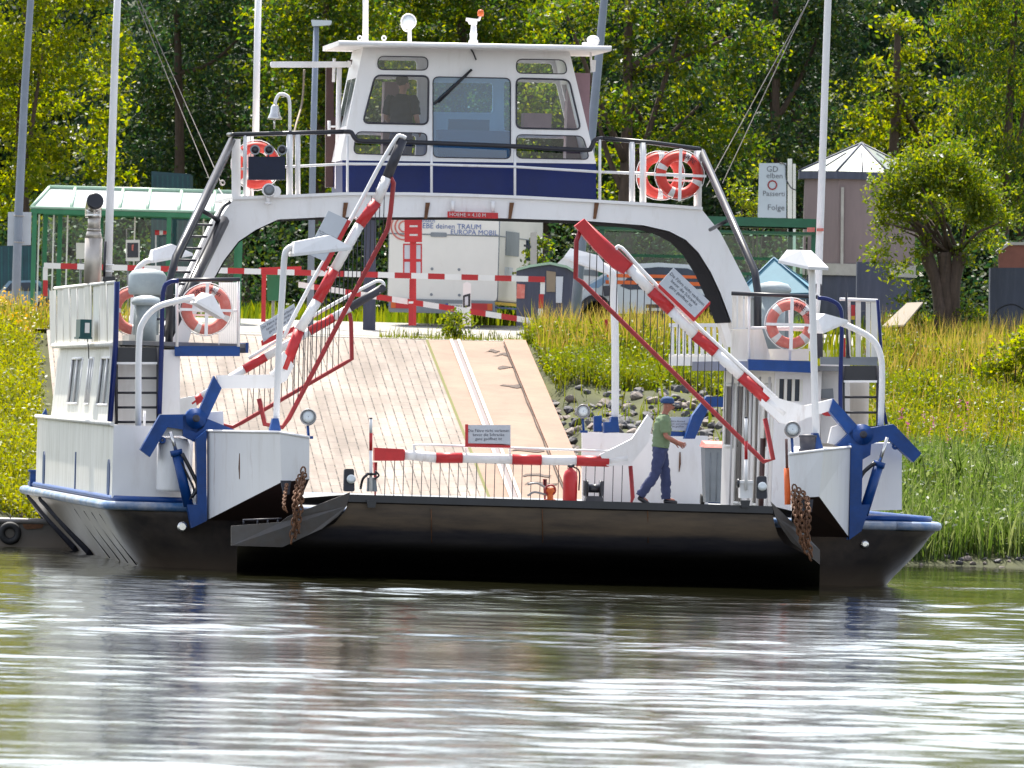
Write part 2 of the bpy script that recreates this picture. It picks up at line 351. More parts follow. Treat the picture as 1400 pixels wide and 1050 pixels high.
    def pieces(s, name, mats, parent=None, sub=None):
        """one object per connected piece"""
        par = list(range(len(s.v)))
        def fd(i):
            while par[i] != i: par[i] = par[par[i]]; i = par[i]
            return i
        for f in s.f:
            for q in f[1:]: par[fd(q)] = fd(f[0])
        gr = {}
        for i, f in enumerate(s.f): gr.setdefault(fd(f[0]), []).append(i)
        out = []
        for ids in gr.values():
            o = MB(); mp = {}
            for i in ids:
                nf = []
                for q in s.f[i]:
                    if q not in mp: mp[q] = len(o.v); o.v.append(s.v[q])
                    nf.append(mp[q])
                o.f.append(nf); o.mi.append(s.mi[i]); o.sm.append(s.sm[i])
            out.append(o.build(name, mats, parent, sub))
        return out
    def build(s, name, mats, parent=None, sub=None, label=None):
        me = bpy.data.meshes.new(name)
        vs = s.v
        if sub is not None: vs = [(v[0] - sub[0], v[1] - sub[1], v[2] - sub[2]) for v in vs]
        me.from_pydata(vs, [], s.f)
        if isinstance(mats, str): mats = [mats]
        for k in mats: me.materials.append(MATS[k])
        me.polygons.foreach_set('material_index', s.mi); me.polygons.foreach_set('use_smooth', s.sm)
        bm = bmesh.new(); bm.from_mesh(me); bmesh.ops.recalc_face_normals(bm, faces=bm.faces); bm.to_mesh(me); bm.free()
        me.update()
        o = bpy.data.objects.new(name, me); COL.objects.link(o)
        if parent: o.parent = parent
        if label: o['label'] = label
        return o
_TG = {}
def text_geo(txt, align='CENTER', spacing=1.0):
    k = (txt, align, spacing)
    if k not in _TG:
        cu = bpy.data.curves.new('t', 'FONT'); cu.body = txt; cu.align_x = align; cu.align_y = 'CENTER'; cu.resolution_u = 2
        cu.size = 1.0; cu.space_character = spacing; cu.space_line = 1.0
        o = bpy.data.objects.new('t', cu); COL.objects.link(o)
        dg = bpy.context.evaluated_depsgraph_get(); dg.update()
        me = bpy.data.meshes.new_from_object(o.evaluated_get(dg))
        _TG[k] = ([(v.co.x, v.co.y) for v in me.vertices], [list(p.vertices) for p in me.polygons])
        bpy.data.objects.remove(o); bpy.data.curves.remove(cu); bpy.data.meshes.remove(me)
    return _TG[k]
def holed(outer, holes, depth):
    """2D outline with holes -> (verts (x, y, d), faces), d in 0..depth"""
    cu = bpy.data.curves.new('h', 'CURVE'); cu.dimensions = '2D'; cu.fill_mode = 'BOTH'; cu.extrude = depth / 2
    for ring in [outer] + holes:
        sp = cu.splines.new('POLY'); sp.points.add(len(ring) - 1); sp.use_cyclic_u = True
        for i, p in enumerate(ring): sp.points[i].co = (p[0], p[1], 0, 1)
    o = bpy.data.objects.new('h', cu); COL.objects.link(o)
    dg = bpy.context.evaluated_depsgraph_get(); dg.update()
    me = bpy.data.meshes.new_from_object(o.evaluated_get(dg))
    r = ([(v.co.x, v.co.y, v.co.z + depth / 2) for v in me.vertices], [list(p.vertices) for p in me.polygons])
    bpy.data.objects.remove(o); bpy.data.curves.remove(cu); bpy.data.meshes.remove(me)
    return r
def rounded(pts, r, n=4):
    out = []; m = len(pts)
    for i in range(m):
        p = Vector(pts[i]); a = Vector(pts[i - 1]); b = Vector(pts[(i + 1) % m])
        da = (a - p).normalized(); db = (b - p).normalized()
        rr = min(r, (a - p).length * 0.45, (b - p).length * 0.45)
        p0 = p + da * rr; p1 = p + db * rr
        for k in range(n + 1):
            t = k / n; out.append(tuple(p0 * (1 - t) ** 2 + p * 2 * t * (1 - t) + p1 * t * t))
    return out
def thing(name, label, cat, loc=(0, 0, 0), rotz=0, group=None):
    o = bpy.data.objects.new(name, None); COL.objects.link(o); o.empty_display_size = 0.1
    o.location = loc; o.rotation_euler = (0, 0, rotz); o['label'] = label; o['category'] = cat
    if group: o['group'] = group
    return o
def onferry(name, label, cat, p, group=None):
    return thing(name, label, cat, FM @ Vector(p), FYAW, group)
def tag(o, label, cat, group=None, kind=None):
    if label: o['label'] = label
    if cat: o['category'] = cat
    if group: o['group'] = group
    if kind: o['kind'] = kind
    return o
# ------------------------------------------------------------------ THE FERRY
ferry = thing('car_ferry', 'white and blue river car ferry with arched bridge moored bow-out at the landing ramp', 'ferry', FROOT, FYAW)
DZ = 0.95
XL = F(146, 684, 0).x; XR = F(1280, 712, 0.8).x
def plate(mb, pts, Y, th, m=0):
    return mb.prism([F(x, y, Y) for x, y in pts], (0, th, 0), m)
def tubepx(mb, pts, r, m=0, n=8):        # points (px, py, Y)
    return mb.tube([F(*p) for p in pts], r, n, m)
def smoothpts(pts, k=5):                 # Catmull-Rom through 3D points
    P = [Vector(p) for p in pts]; P = [P[0] * 2 - P[1]] + P + [P[-1] * 2 - P[-2]]; out = []
    for i in range(1, len(P) - 2):
        for j in range(k):
            t = j / k; a, b, c, d = P[i - 1:i + 3]
            out.append(0.5 * ((2 * b) + (c - a) * t + (2 * a - 5 * b + 4 * c - d) * t * t + (3 * b - a - 3 * c + d) * t ** 3))
    return out + [P[-2]]
# hull -------------------------------------------------------------
def plan(x0, x1, y0, y1, r, rs, n=8):
    pts = []
    for cx, cy, rr, a0 in ((x1 - r, y0 + r, r, -90), (x1 - rs, y1 - rs, rs, 0), (x0 + rs, y1 - rs, rs, 90), (x0 + r, y0 + r, r, 180)):
        for k in range(n + 1):
            a = R(a0 + 90 * k / n); pts.append((cx + rr * math.cos(a), cy + rr * math.sin(a)))
    return pts
LEN = 22.0
def dense(pts, n=150):
    P = [Vector((x, y, 0)) for x, y in pts]; P.append(P[0]); L_ = [0]
    for a, b in zip(P, P[1:]): L_.append(L_[-1] + (b - a).length)
    out = []
    for k in range(n):
        s_ = L_[-1] * k / n; q = max(w for w in range(len(P) - 1) if L_[w] <= s_ + 1e-9); out.append(P[q].lerp(P[q + 1], (s_ - L_[q]) / max(1e-9, L_[q + 1] - L_[q])))
    return out
mb = MB(); rings = []
for z, ins, bow, stern, rr in ((0.93, 0, 0, 0, .7), (0.80, 0.02, 0.0, 0.05, .72), (0.72, 0.08, 0.05, 0.12, .8), (0.55, 0.18, 0.10, 0.45, .95), (0.35, 0.32, 0.20, 0.9, 1.15), (0.15, .47, .30, 1.35, 1.3), (0.0, 0.58, 0.40, 1.7, 1.4), (-0.6, 0.95, 0.7, 3.2, 1.5)):
    rings.append([Vector((p.x, p.y, z)) for p in dense(plan(XL + ins, XR - ins, bow, LEN - stern, rr, 1.3 + ins, 10))])
nn = len(rings[0]); vs = [v for r_ in rings for v in r_]
mb.add(vs, [(i * nn + k, i * nn + (k + 1) % nn, (i + 1) * nn + (k + 1) % nn, (i + 1) * nn + k) for i in range(len(rings) - 1) for k in range(nn)], 0, True)
hull = mb.build('hull', 'hull', ferry)
mb = MB()
for k, (ya, yb) in enumerate(((2.6, 1.6), (4.4, 3.4), (6.2, 5.2), (8.4, 7.4))):       # thin diagonal plating seams
    mb.tube([(XL + 0.075, ya, 0.73), (XL + 0.315, (ya + yb) / 2, 0.36), (XL + 0.56, yb, 0.02)], 0.010, 5)
mb.pieces('plating_seam', 'soffit', hull)
mb = MB()
for ya, yb in ((19.4, 15.0), (16.2, 11.5)):
    mb.tube([(XL + 0.05, ya, 0.80), (XL + 0.3, (ya + yb) / 2, .40), (XL + 0.55, yb, 0.02)], 0.07, 8)
mb.tube([(XL + 0.25, 20.2, 0.72), (XL + 0.55, 18.2, 0.02)], 0.13, 8)
mb.pieces('rubbing_strake', 'soffit', hull)
pl = plan(XL, XR, 0, LEN, 0.7, 1.3)
mb = MB(); mb.tube([(x, y, 0.885) for x, y in pl] + [(pl[0][0], pl[0][1], 0.885)], 0.066, 8)
mb.build('rubbing_rim', 'rimblue', ferry)
mb = MB(); mb.prism([(x, y, 0.90) for x, y in plan(XL + .03, XR - .03, .03, LEN - .03, 0.7, 1.3)], (0, 0, 0.045))
deck = mb.build('deck', 'deckpaint', ferry)
mb = MB(); q_ = plan(XL + .12, XR - .12, .12, LEN - .12, 0.6, 1.2); xa_, xb_ = F(258, 690, 0).x, F(1180, 700, 0).x
mb.tube([(XR - .7, LEN - .12, .985)] + [(xb_, .12, .985)] * 0 + [(x, y, .985) for x, y in q_[:18]][::-1] + [(xb_, .12, .985)], 0.05, 6)
mb.tube([(XL + .7, LEN - .12, .985)] + [(x, y, .985) for x, y in q_[18:]] + [(xa_, .12, .985)], 0.05, 6)
mb.build('deck_edge', 'blue', deck)
mb = MB(); mb.box(XL + .05, XL + .25, 19.6, 19.85, DZ, DZ + .24); mb.box(XL + .02, XL + .28, 19.57, 19.88, DZ + .24, DZ + .27)
mb.build('bollard', 'blue', ferry)
mb = MB(); c = F(249, 720, -0.1)
mb.lathe(c, (0, -1, 0), [(0.07, -.1), (0.075, 0.07), (0.05, 0.08)], 10); c = F(1182, 744, 0.1); mb.lathe(c, (0, -1, 0), [(0.06, -.1), (0.06, 0.05), (0.03, 0.055)], 10)
mb.pieces('discharge_pipe', 'chrome', hull)
# loading ramp ------------------------------------------------------
def rampx(Y, t): return (F(476 - 150 * t, 690, Y).x, F(1057 + 66 * t, 700, Y).x)
prof = [(-4.0, 1.172, 0), (-4.0, 1.07, 0.0), (-3.95, 1.05, 0.0), (-3.93, 0.93, 0.03), (-3.86, 0.76, .12), (-3.78, .65, .25), (-3.68, .54, .58), (-3.60, .48, .97), (-3.2, .385, 1.0), (-2.4, .27, 1.0), (-1.2, .13, 1.0), (-.15, .02, 1.0), (.3, -.12, 1.0)]
vs = []; fs = []
for Y, z, t in prof:
    a, b = rampx(Y, t); vs += [(a + (b - a) * k / 16, Y, z - 0.010 * (k / 16)) for k in range(17)]
for i in range(len(prof) - 1):
    for k in range(16): fs.append((i * 17 + k, i * 17 + k + 1, (i + 1) * 17 + k + 1, (i + 1) * 17 + k))
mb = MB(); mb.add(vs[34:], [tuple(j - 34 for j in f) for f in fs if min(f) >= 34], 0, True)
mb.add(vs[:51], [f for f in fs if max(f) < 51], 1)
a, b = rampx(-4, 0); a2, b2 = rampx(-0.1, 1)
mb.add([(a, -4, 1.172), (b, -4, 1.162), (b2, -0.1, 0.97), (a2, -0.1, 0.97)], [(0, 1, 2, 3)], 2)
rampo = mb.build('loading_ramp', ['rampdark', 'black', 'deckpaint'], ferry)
mb = MB()
mb.prism([F(479, 673, -4.03), F(474, 692, -4.0), F(462, 706, -3.98), F(440, 723, -3.95), F(418, 733, -3.9), F(386, 748, -3.85), F(316, 746, -3.8), F(316, 719, -3.8), F(384, 714, -3.85), F(394, 706, -3.88)], (0, 0.05, 0))
mb.prism([F(1054, 686, -4.03), F(1060, 706, -4.0), F(1070, 724, -3.95), F(1082, 741, -3.9), F(1104, 758, -3.85), F(1121, 772, -3.8), F(1121, 752, -3.8), F(1098, 728, -3.85)], (0, 0.05, 0))
mb.pieces('corner_plate', 'ramp_steel', rampo)
mb = MB()
for x in (333, 352, 366, 380): tubepx(mb, [(x, 718, -3.75), (x, 710, -3.75)], 0.012)
tubepx(mb, [(332, 711, -3.75), (385, 709, -3.75)], 0.012)
mb.build('hand_loop', 'dark', rampo)
mb = MB()
for x in (590, 742, 886):
    mb.tube([F(x, 690, -4.02) + Vector((0, .04, -.06)), F(x, 712, -3.95) + Vector((0, .03, 0)), F(x, 742, -3.76)], .008, 5)
mb.pieces('weld_seam', 'rust', rampo)
mb = MB()
for x in (508, 1019): plate(mb, [(x - 7, 684), (x + 7, 684), (x + 5, 694), (x - 5, 694)], -4.06, 0.05)
mb.pieces('bracket', 'black', rampo)
# bow wings ---------------------------------------------------------
def wing(o_top, o_bot, d_top, d_bot, f_top, f_bot, xin):
    """outer back, diagonal front, inner front (top and bottom pixels)"""
    A, a = F(*o_top, -0.3), F(*o_bot, -0.3); B, b = F(*d_top, -3.4), F(*d_bot, -3.4)
    C_, c = F(*f_top, -3.6), F(*f_bot, -3.6)
    D = Vector((xin, -0.3, A.z)); d = Vector((xin, -0.3, a.z))
    mb = MB(); mb.add([A, B, C_, D, a, b, c, d], [(0, 1, 5, 4), (1, 2, 6, 5), (2, 3, 7, 6), (0, 3, 2, 1), (3, 0, 4, 7)])
    mb.add([a, b, c, d], [(0, 1, 2, 3)], 1)
    for p, q in ((A, B), (B, C_)):                    # top edge flat bar
        mb.tube([p + Vector((0, 0, .01)), q + Vector((0, 0, .01))], 0.022, 6)
    return mb.build('bow_wing', ['white', 'brown'], ferry)
wl = wing((283, 590), (283, 711), (383, 592), (385, 659), (423, 599), (423, 655), F(400, 600, -0.3).x)
wr = wing((1164, 612), (1161, 735), (1126, 616), (1120, 679), (1078, 622), (1082, 681), F(1086, 620, -0.3).x)
# rusty scuffs on the wing
mb = MB(); plate(mb, [(327, 620), (330, 619), (331, 640), (329, 655), (327, 655), (326, 640)], -1.68, 0.01)
mb.build('scratch', 'rust', wl)
# hydraulic stand, lever etc. ---------------------------------------
mb = MB()
plate(mb, [(268, 600), (282, 588), (283, 712), (262, 722), (256, 690), (270, 690)], -0.42, 0.3)
mb.build('lever_stand', 'blue', ferry)
mb = MB()
plate(mb, [(1163, 606), (1180, 610), (1178, 690), (1190, 690), (1178, 726), (1161, 738)], -0.42, 0.3)
mb.build('lever_stand', 'blue', ferry)
def chain(pts, r, links, parent):
    mb = MB(); P = smoothpts(pts, 8); L_ = [0]
    for i in range(1, len(P)): L_.append(L_[-1] + (P[i] - P[i - 1]).length)
    for k in range(links):
        s_ = L_[-1] * (k + 0.5) / links; i = max(j for j in range(len(P)) if L_[j] <= s_); i = min(i, len(P) - 2)
        t = (P[i + 1] - P[i]).normalized(); c = P[i].lerp(P[i + 1], (s_ - L_[i]) / max(1e-6, L_[i + 1] - L_[i]))
        nrm = t.cross(Vector((0, 1, 0)) if k % 2 else Vector((1, 0.2, 0)))
        h = L_[-1] / links * 0.75
        b = len(mb.v); u = t; w = nrm.normalized().cross(t)
        ring = [c + u * h * math.sin(a) + w * h * 0.55 * math.cos(a) for a in [2 * math.pi * q / 10 for q in range(11)]]
        mb.tube(ring, r, 5, 0, False)
    return mb.build('ramp_chain', 'rust', parent)
for xs in ((415, 640, 404, 700, 398, 742), (410, 650, 412, 690, 404, 735), (392, 662, 388, 690, 392, 700), (417, 648, 409, 680, 402, 720), (408, 655, 402, 690, 409, 728)):
    chain([F(xs[0], xs[1], -3.72), F(xs[2], xs[3], -4.1), F(xs[4], xs[5], -4.12)], 0.013, 14, wl)
for xs in ((1086, 664, 1092, 720, 1108, 765), (1092, 668, 1096, 710, 1100, 755), (1098, 672, 1106, 700, 1104, 745), (1084, 672, 1088, 710, 1098, 750), (1104, 680, 1102, 720, 1110, 760)):
    chain([F(xs[0], xs[1], -3.72), F(xs[2], xs[3], -4.1), F(xs[4], xs[5], -4.12)], 0.013, 14, wr)
mb = MB()
plate(mb, [(384, 657), (398, 657), (396, 676), (388, 676)], -3.55, .12); plate(mb, [(1096, 683), (1112, 683), (1110, 700), (1098, 700)], -3.55, .12)
mb.pieces('chain_lug', 'dark', wl)
# bulwarks and side walls -------------------------------------------
YA = 0.5
mb = MB()
xo = F(155, 600, YA).x; zb0 = DZ + .04; zb1 = F(200, 582, YA).z
mb.prism([(xo + 0.0, YA, zb0), (F(264, 600, YA).x, YA, zb0), (F(264, 600, YA).x, YA, zb1), (xo + 0.0, YA, zb1)], (0, 0.08, 0))
mb.build('front_bulwark', 'white', ferry)
mb = MB()
mb.prism([(xo, YA + .083, zb0), (xo, 19.0, zb0), (xo, 19.0, zb1 + .04), (xo, YA + .083, zb1)], (0.07, 0, 0))
mb.tube([(xo - .02, YA, zb1 + .01), (xo - .02, 19.0, zb1 + .05)], 0.035, 6)
sidew = mb.build('side_bulwark', 'white_old', ferry)
mb = MB()
for y0 in (1.0, 16.6):
    mb.prism(rounded([(xo - .012, y0, zb0 + .02), (xo - .012, y0 + .55, zb0 + .02), (xo - .012, y0 + .55, zb0 + .55), (xo - .012, y0, zb0 + .55)], .2), (0.008, 0, 0))
mb.prism([(xo - .012, 8.8, zb0), (xo - .012, 9.0, zb0), (xo - .012, 9.0, zb0 + .6), (xo - .012, 8.8, zb0 + .6)], (0.008, 0, 0))
mb.pieces('freeing_port', 'blue', sidew)
mb = MB(); mb.prism([F(56, 570, 18), F(63, 558, 18), F(66, 572, 18), F(64, 577, 18)], (0, .2, 0)); mb.build('fairlead', 'blue', ferry)
# left deckhouse: tumblehome side wall with windows seen edge-on
H0 = 2.0
zt = F(160, 472, H0).z; xt = F(158, 472, H0).x; zb = zb1 + .03; xb = F(152, 578, H0).x
H1 = 16.5
def lwall(y, u):        # u 0 bottom .. 1 top ; the wall leans inward going up
    return Vector((xb + (xt - xb + 0.06) * u, y, zb + (zt - zb) * u))
edges_y = [H0, 3.0, 5.6, 7.4, 8.4, 10.0, 12.6, 14.0, H1]
mb = MB(); wins = []
for i in range(8):
    ya, yb = edges_y[i], edges_y[i + 1]
    if i in (1, 3, 5):
        wn = MB(); fr = MB(); wins.append((wn, fr))
        for u0, u1 in ((0, .22), (.84, 1)): mb.add([lwall(ya, u0), lwall(yb, u0), lwall(yb, u1), lwall(ya, u1)], [(0, 1, 2, 3)])
        ins = Vector((.025, 0, 0))
        wn.add([lwall(ya, .22) + ins, lwall(yb, .22) + ins, lwall(yb, .84) + ins, lwall(ya, .84) + ins], [(0, 1, 2, 3)])
        for y in (ya, yb, (ya + yb) / 2): fr.tube([lwall(y, .22), lwall(y, .84)], .02, 6)
        for u in (.22, .84): fr.tube([lwall(ya, u), lwall(yb, u)], .022, 6)
    else:
        mb.add([lwall(ya, 0), lwall(yb, 0), lwall(yb, 1), lwall(ya, 1)], [(0, 1, 2, 3)])
xi = F(245, 500, H0).x
zr = zt
mb.add([lwall(H1, 0), (xi, H1, zb), (xi, H1, zr), lwall(H1, 1)], [(0, 1, 2, 3)])
mb.add([(xi, H0, DZ + .04), (xi, H1, DZ + .04), (xi, H1, zr), (xi, H0, zr)], [(0, 1, 2, 3)])
dh = mb.build('deckhouse', 'white_old', ferry)
for wn, fr in wins: fr.build('window_frame', 'white', wn.build('side_window', 'grey', dh))
# its front, with a niche for the ladder
mb = MB(); plate(mb, [(221, 478), (246, 478), (246, 574), (221, 574)], H0, .3); plate(mb, [(150, 474), (221, 474), (221, 582), (150, 582)], H0 + .5, .04)
mb.build('front_wall', 'white', dh)
# platform roof (walkway level) left and right
zp = F(284, 480, 3).z; TH = 0.15
pfx1 = F(328, 480, 3).x
mb = MB(); mb.box(xt + .1, pfx1, H0 + .02, 18.5, zr + .01, zr + .07)
mb.build('upper_platform', 'deckpaint', dh)
mb = MB(); plate(mb, [(239, 473), (328, 473), (328, 487), (239, 487)], 1.9, 0.08); mb.box(pfx1, pfx1 + .04, 1.92, 18.5, zr - .06, zr + .09)
mb.build('platform_fascia', 'blue', dh)
# parapet of canvas over rails on the outer side
def pw(px, py): return F(px, py, H0)
xq = F(158, 400, H0).x; zq = F(160, 386, H0).z
mb = MB()
for k in range(9):
    y0 = H0 + k * 1.75; j = random.uniform(-.02, .02)
    mb.add([(xt + .0, y0, zt + .02), (xt + .0, y0 + 1.70, zt + .02), (xq + j, y0 + 1.70, zq), (xq + j, y0, zq)], [(0, 1, 2, 3)])
    mb.tube([(xt, y0 - .02, zt), (xq + j - .005, y0 - .02, zq)], .012, 6)
mb.tube([(xq, H0, zq), (xq, H1, zq + .03)], .03, 6); mb.tube([(xt - .02, H0, zt + .01), (xt - .02, H1, zt + .03)], .045, 6)
pp = mb.build('parapet', 'white_old', dh)
mb = MB(); c = Vector((F(118, 449, 6.5).x - .0, 6.5, F(118, 449, 6.5).z))
mb.box(c.x - .13, c.x + .04, 5.9, 6.9, c.z - .13, c.z + .13); mb.box(c.x - .15, c.x + .05, 5.85, 6.95, c.z - .16, c.z - .13)
mb.box(c.x - .06, c.x + .01, 5.885, 5.9, c.z - .07, c.z + .08, 1)
mb.tube([(c.x, 6.2, c.z - .15), (c.x + .02, 6.15, c.z - .3), (c.x + .03, 6.2, c.z - .45)], .008, 5, 2)
mb.build('junction_box', ['tealbox', 'white', 'black'], dh)
# ladders
def ladder(x0, x1, ytop, ys, Y, parent):
    mb = MB()
    plate(mb, [(x0 + 2, ytop), (x1 - 2, ytop), (x1 - 2, ytop + 20), (x0 + 2, ytop + 20)], Y, .04, 1)
    plate(mb, [(x0 + 1, ytop + 20), (x1 - 1, ytop + 20), (x1 - 1, ytop + 23), (x0 + 1, ytop + 23)], Y - .06, .1, 2)
    for y in ys: mb.tube([F(x0, y, Y), F(x1, y, Y)], .02, 6, 1)
    tubepx(mb, [(x0, ytop, Y), (x0, ys[-1] + 3, Y)], .025, 1); tubepx(mb, [(x1, ytop, Y), (x1, ys[-1] + 3, Y)], .025, 1)
    return mb.build('ladder', ['navy', 'black', 'white'], parent)
ladder(159, 216, 475, [517, 537, 557, 577], 1.75, dh)
mb = MB()
mb.tube(smoothpts([F(244, 384, 1.6), F(232, 386, 1.6), F(223, 400, 1.6), F(221, 470, 1.6), F(218, 566, 1.6)], 4), .035, 8)
tubepx(mb, [(160, 385, 1.65), (158, 470, 1.65), (150, 580, 1.65)], .04)
mb.pieces('handrail', 'navy', dh)
mb = MB(); tubepx(mb, [(158, 384, 1.7), (160, 384, 1.7)], .04)
tubepx(mb, [(242, 383, 1.75), (328, 382, 1.75)], .03)
for x in (242, 326): tubepx(mb, [(x, 383, 1.8), (x, 474, 1.8)], .022, 1)
tubepx(mb, [(244, 425, 1.8), (326, 425, 1.8)], .018, 1)
mb.pieces('platform_railing', ['black', 'white'], dh)
mb = MB()                                    # inner gangway screen behind the ring
for k in range(10):
    x0 = 299 + k * 2.9; mb.add([F(x0, 386, 2.0 + k * .02), F(x0 + 2.7, 386, 2.06 + k * .02), F(x0 + 2.7, 472, 2.06 + k * .02), F(x0, 472, 2.0 + k * .02)], [(0, 1, 2, 3)])
mb.pieces('screen', 'white', dh)
# bulwark niche on the fore deck: tanks and panels
mb = MB(); mb.lathe(F(236, 672, 0.2), (0, 0, 1), [(.235, 0), (.24, .04), (.24, .68), (.2, .76), (.05, .78)], 20)
plate(mb, [(208, 583), (263, 583), (263, 596), (208, 596)], -.0, .2)
mb.build('air_tank', 'white', ferry)
mb = MB(); mb.lathe(F(197, 590, .9), (0, 0, 1), [(.02, 0), (.02, .3)], 6)
mb.build('vent_pipe', 'white', ferry)
# right deckhouse ----------------------------------------------------
D0 = 3.2; D1 = 9.2
xin = F(1058, 560, D0).x; xout = F(1160, 560, D0).x; ztr = F(1060, 506, D0).z; zbr = DZ + .04
mb = MB(); wins = []
ys = [D0, 3.5, 4.25, 4.6, 5.3, 5.6, 6.4, 6.7, 7.5, 7.8, 8.8, D1]
for i in range(11):
    a, b = ys[i], ys[i + 1]
    if i in (1, 3, 5, 7, 9):
        wn = MB(); fr = MB(); wins.append((wn, fr))
        z0 = zbr + (.1 if i in (3, 7) else .95); z1 = ztr - .22
        mb.add([(xin, a, zbr), (xin, b, zbr), (xin, b, z0), (xin, a, z0)], [(0, 1, 2, 3)]); mb.add([(xin, a, z1), (xin, b, z1), (xin, b, ztr), (xin, a, ztr)], [(0, 1, 2, 3)])
        wn.add([(xin + .07, a, z0), (xin + .07, b, z0), (xin + .07, b, z1), (xin + .07, a, z1)], [(0, 1, 2, 3)])
        for y in (a, b): fr.tube([(xin, y, z0), (xin, y, z1)], .018, 6)
        fr.tube([(xin, a, z1), (xin, b, z1)], .03, 6); fr.tube([(xin, a, z0), (xin, b, z0)], .03, 6)
    else:
        mb.add([(xin, a, zbr), (xin, b, zbr), (xin, b, ztr), (xin, a, ztr)], [(0, 1, 2, 3)])
P_out = [F(1058, 506, D0), F(1122, 506, D0), F(1122, 690, D0), F(1058, 690, D0)]
h0, h1, hz0, hz1 = F(1064, 500, D0).x, F(1096, 500, D0).x, F(1070, 548, D0).z, F(1070, 518, D0).z
xo1 = F(1122, 560, D0).x
v2, f2 = holed([(xin, zbr), (xo1, zbr), (xo1, ztr), (xin, ztr)], [[(h0, hz0), (h1, hz0), (h1, hz1), (h0, hz1)]], .06)
mb.add([(x, D0 + d, z) for x, z, d in v2], f2)
mb.add([(xin, D1, zbr), (xout + .3, D1, zbr), (xout + .3, D1, ztr), (xin, D1, ztr)], [(0, 1, 2, 3)])
mb.add([(xout + .3, D0, zbr), (xout + .3, D1, zbr), (xout + .3, D1, ztr), (xout + .3, D0, ztr)], [(0, 1, 2, 3)])
# inner front wall beside the ladder and beam strip
mb.prism([F(1122, 494, D0 + .35), F(1162, 494, D0 + .35), F(1162, 606, D0 + .35), F(1122, 606, D0 + .35)], (0, .05, 0))
dhr = mb.build('deckhouse', 'white', ferry)
for wn, fr in wins: fr.build('window_frame', 'white_old', wn.build('side_window', 'brown', dhr))
mb = MB(); mb.add([(h0, D0 + .05, hz0), (h1, D0 + .05, hz0), (h1, D0 + .05, hz1), (h0, D0 + .05, hz1)], [(0, 1, 2, 3)])
wo = mb.build('front_window', 'carglass', dhr)
mb = MB()
for k in range(4): x = h0 + (h1 - h0) * k / 3; mb.box(x - .022, x + .022, D0 - .02, D0 + .04, hz0, hz1)
mb.build('window_bars', 'white_old', wo)
mb = MB()                                    # pipes and door frames on its inner side
for y, r_ in ((3.3, .02), (4.4, .015), (5.45, .02), (7.6, .015)): mb.tube([(xin - .06, y, zbr), (xin - .06, y, ztr - .1)], r_, 6, 0)
mb.tube([(xin - .1, 3.6, zbr), (xin - .1, 3.6, zbr + 1.1)], .04, 8, 1)
mb.pieces('wall_pipe', ['white', 'brown'], dhr)
mb = MB(); mb.box(F(1024, 500, 3).x, F(1172, 500, 3).x, 2.9, 9.6, ztr + .01, ztr + .08); mb.build('upper_platform', 'deckpaint', dhr)
mb = MB(); plate(mb, [(1023, 491), (1113, 494), (1113, 510), (1023, 506)], 2.75, .1); mb.box(F(1023, 500, 2.8).x, F(1023, 500, 2.8).x + .04, 2.86, 9.6, ztr - .02, ztr + .12)
mb.build('platform_fascia', 'blue', dhr)
ladder(1153, 1200, 500, [543, 564, 584, 600], 1.9, dhr)
mb = MB(); mb.tube(smoothpts([F(1118, 407, 1.8), F(1134, 410, 1.8), F(1148, 420, 1.8), F(1151, 445, 1.8), F(1149, 530, 1.8), F(1150, 575, 1.8)], 4), .032, 8)
tubepx(mb, [(1200, 410, 1.95), (1204, 470, 1.95), (1208, 560, 1.95), (1212, 580, 1.95)], .025)
mb.pieces('handrail', 'navy', dhr)
mb = MB(); tubepx(mb, [(1000, 401, 2.9), (1118, 406, 2.9)], .03)
for x in (1024, 1080, 1112): tubepx(mb, [(x, 403, 2.92), (x, 494, 2.92)], .02, 1)
tubepx(mb, [(1024, 448, 2.92), (1112, 448, 2.92)], .018, 1)
tubepx(mb, [(1148, 409, 3), (1200, 411, 3)], .025, 1)
mb.pieces('platform_railing', ['black', 'white'], dhr)
mb = MB()                                   # canvas screens at the right
for k, (a, b) in enumerate(((1158, 1163), (1170, 1177), (1184, 1190), (1191, 1200))):
    plate(mb, [(a, 412), (b, 412), (b, 494), (a, 494)], 3.0 + k * .02, .015)
for a, b in ((1001, 1007), (1009, 1016), (1018, 1024)): plate(mb, [(a, 404), (b, 404), (b, 448), (a, 448)], 3.1, .015)
plate(mb, [(1000, 450), (1042, 450), (1055, 494), (1000, 490)], 3.15, .015)
mb.pieces('screen', 'white_old', dhr)
mb = MB(); plate(mb, [(1122, 488), (1200, 488), (1200, 500), (1122, 498)], 2.85, .06)
mb.build('step_edge', 'grey', dhr)
mb = MB(); plate(mb, [(1164, 417), (1169, 417), (1169, 432), (1164, 432)], 2.9, .02, 0); plate(mb, [(1164, 432), (1169, 432), (1169, 437), (1164, 437)], 2.9, .02, 1)
plate(mb, [(1150, 462), (1156, 462), (1156, 488), (1150, 488)], 2.9, .06, 0)
mb.pieces('warning_sticker', ['red', 'yellow'], dhr)
mb = MB(); tubepx(mb, [(1157, 400, 2.7), (1158, 455, 2.7), (1160, 485, 2.7)], .018); plate(mb, [(1157, 470), (1163, 490), (1157, 490)], 2.7, .04)
mb.build('boat_hook', 'dark', dhr)
mb = MB(); plate(mb, [(1123, 532), (1139, 531), (1140, 545), (1123, 545)], 3.3, .1, 1); mb.lathe(F(1131, 558, 3.2), (0, -1, 0), [(.12, 0), (.12, .12)], 14, 0)
mb.build('fire_hose_box', ['red', 'grey'], dhr)
mb = MB(); plate(mb, [(1166, 607), (1233, 605), (1233, 697), (1166, 699)], .6, .9)
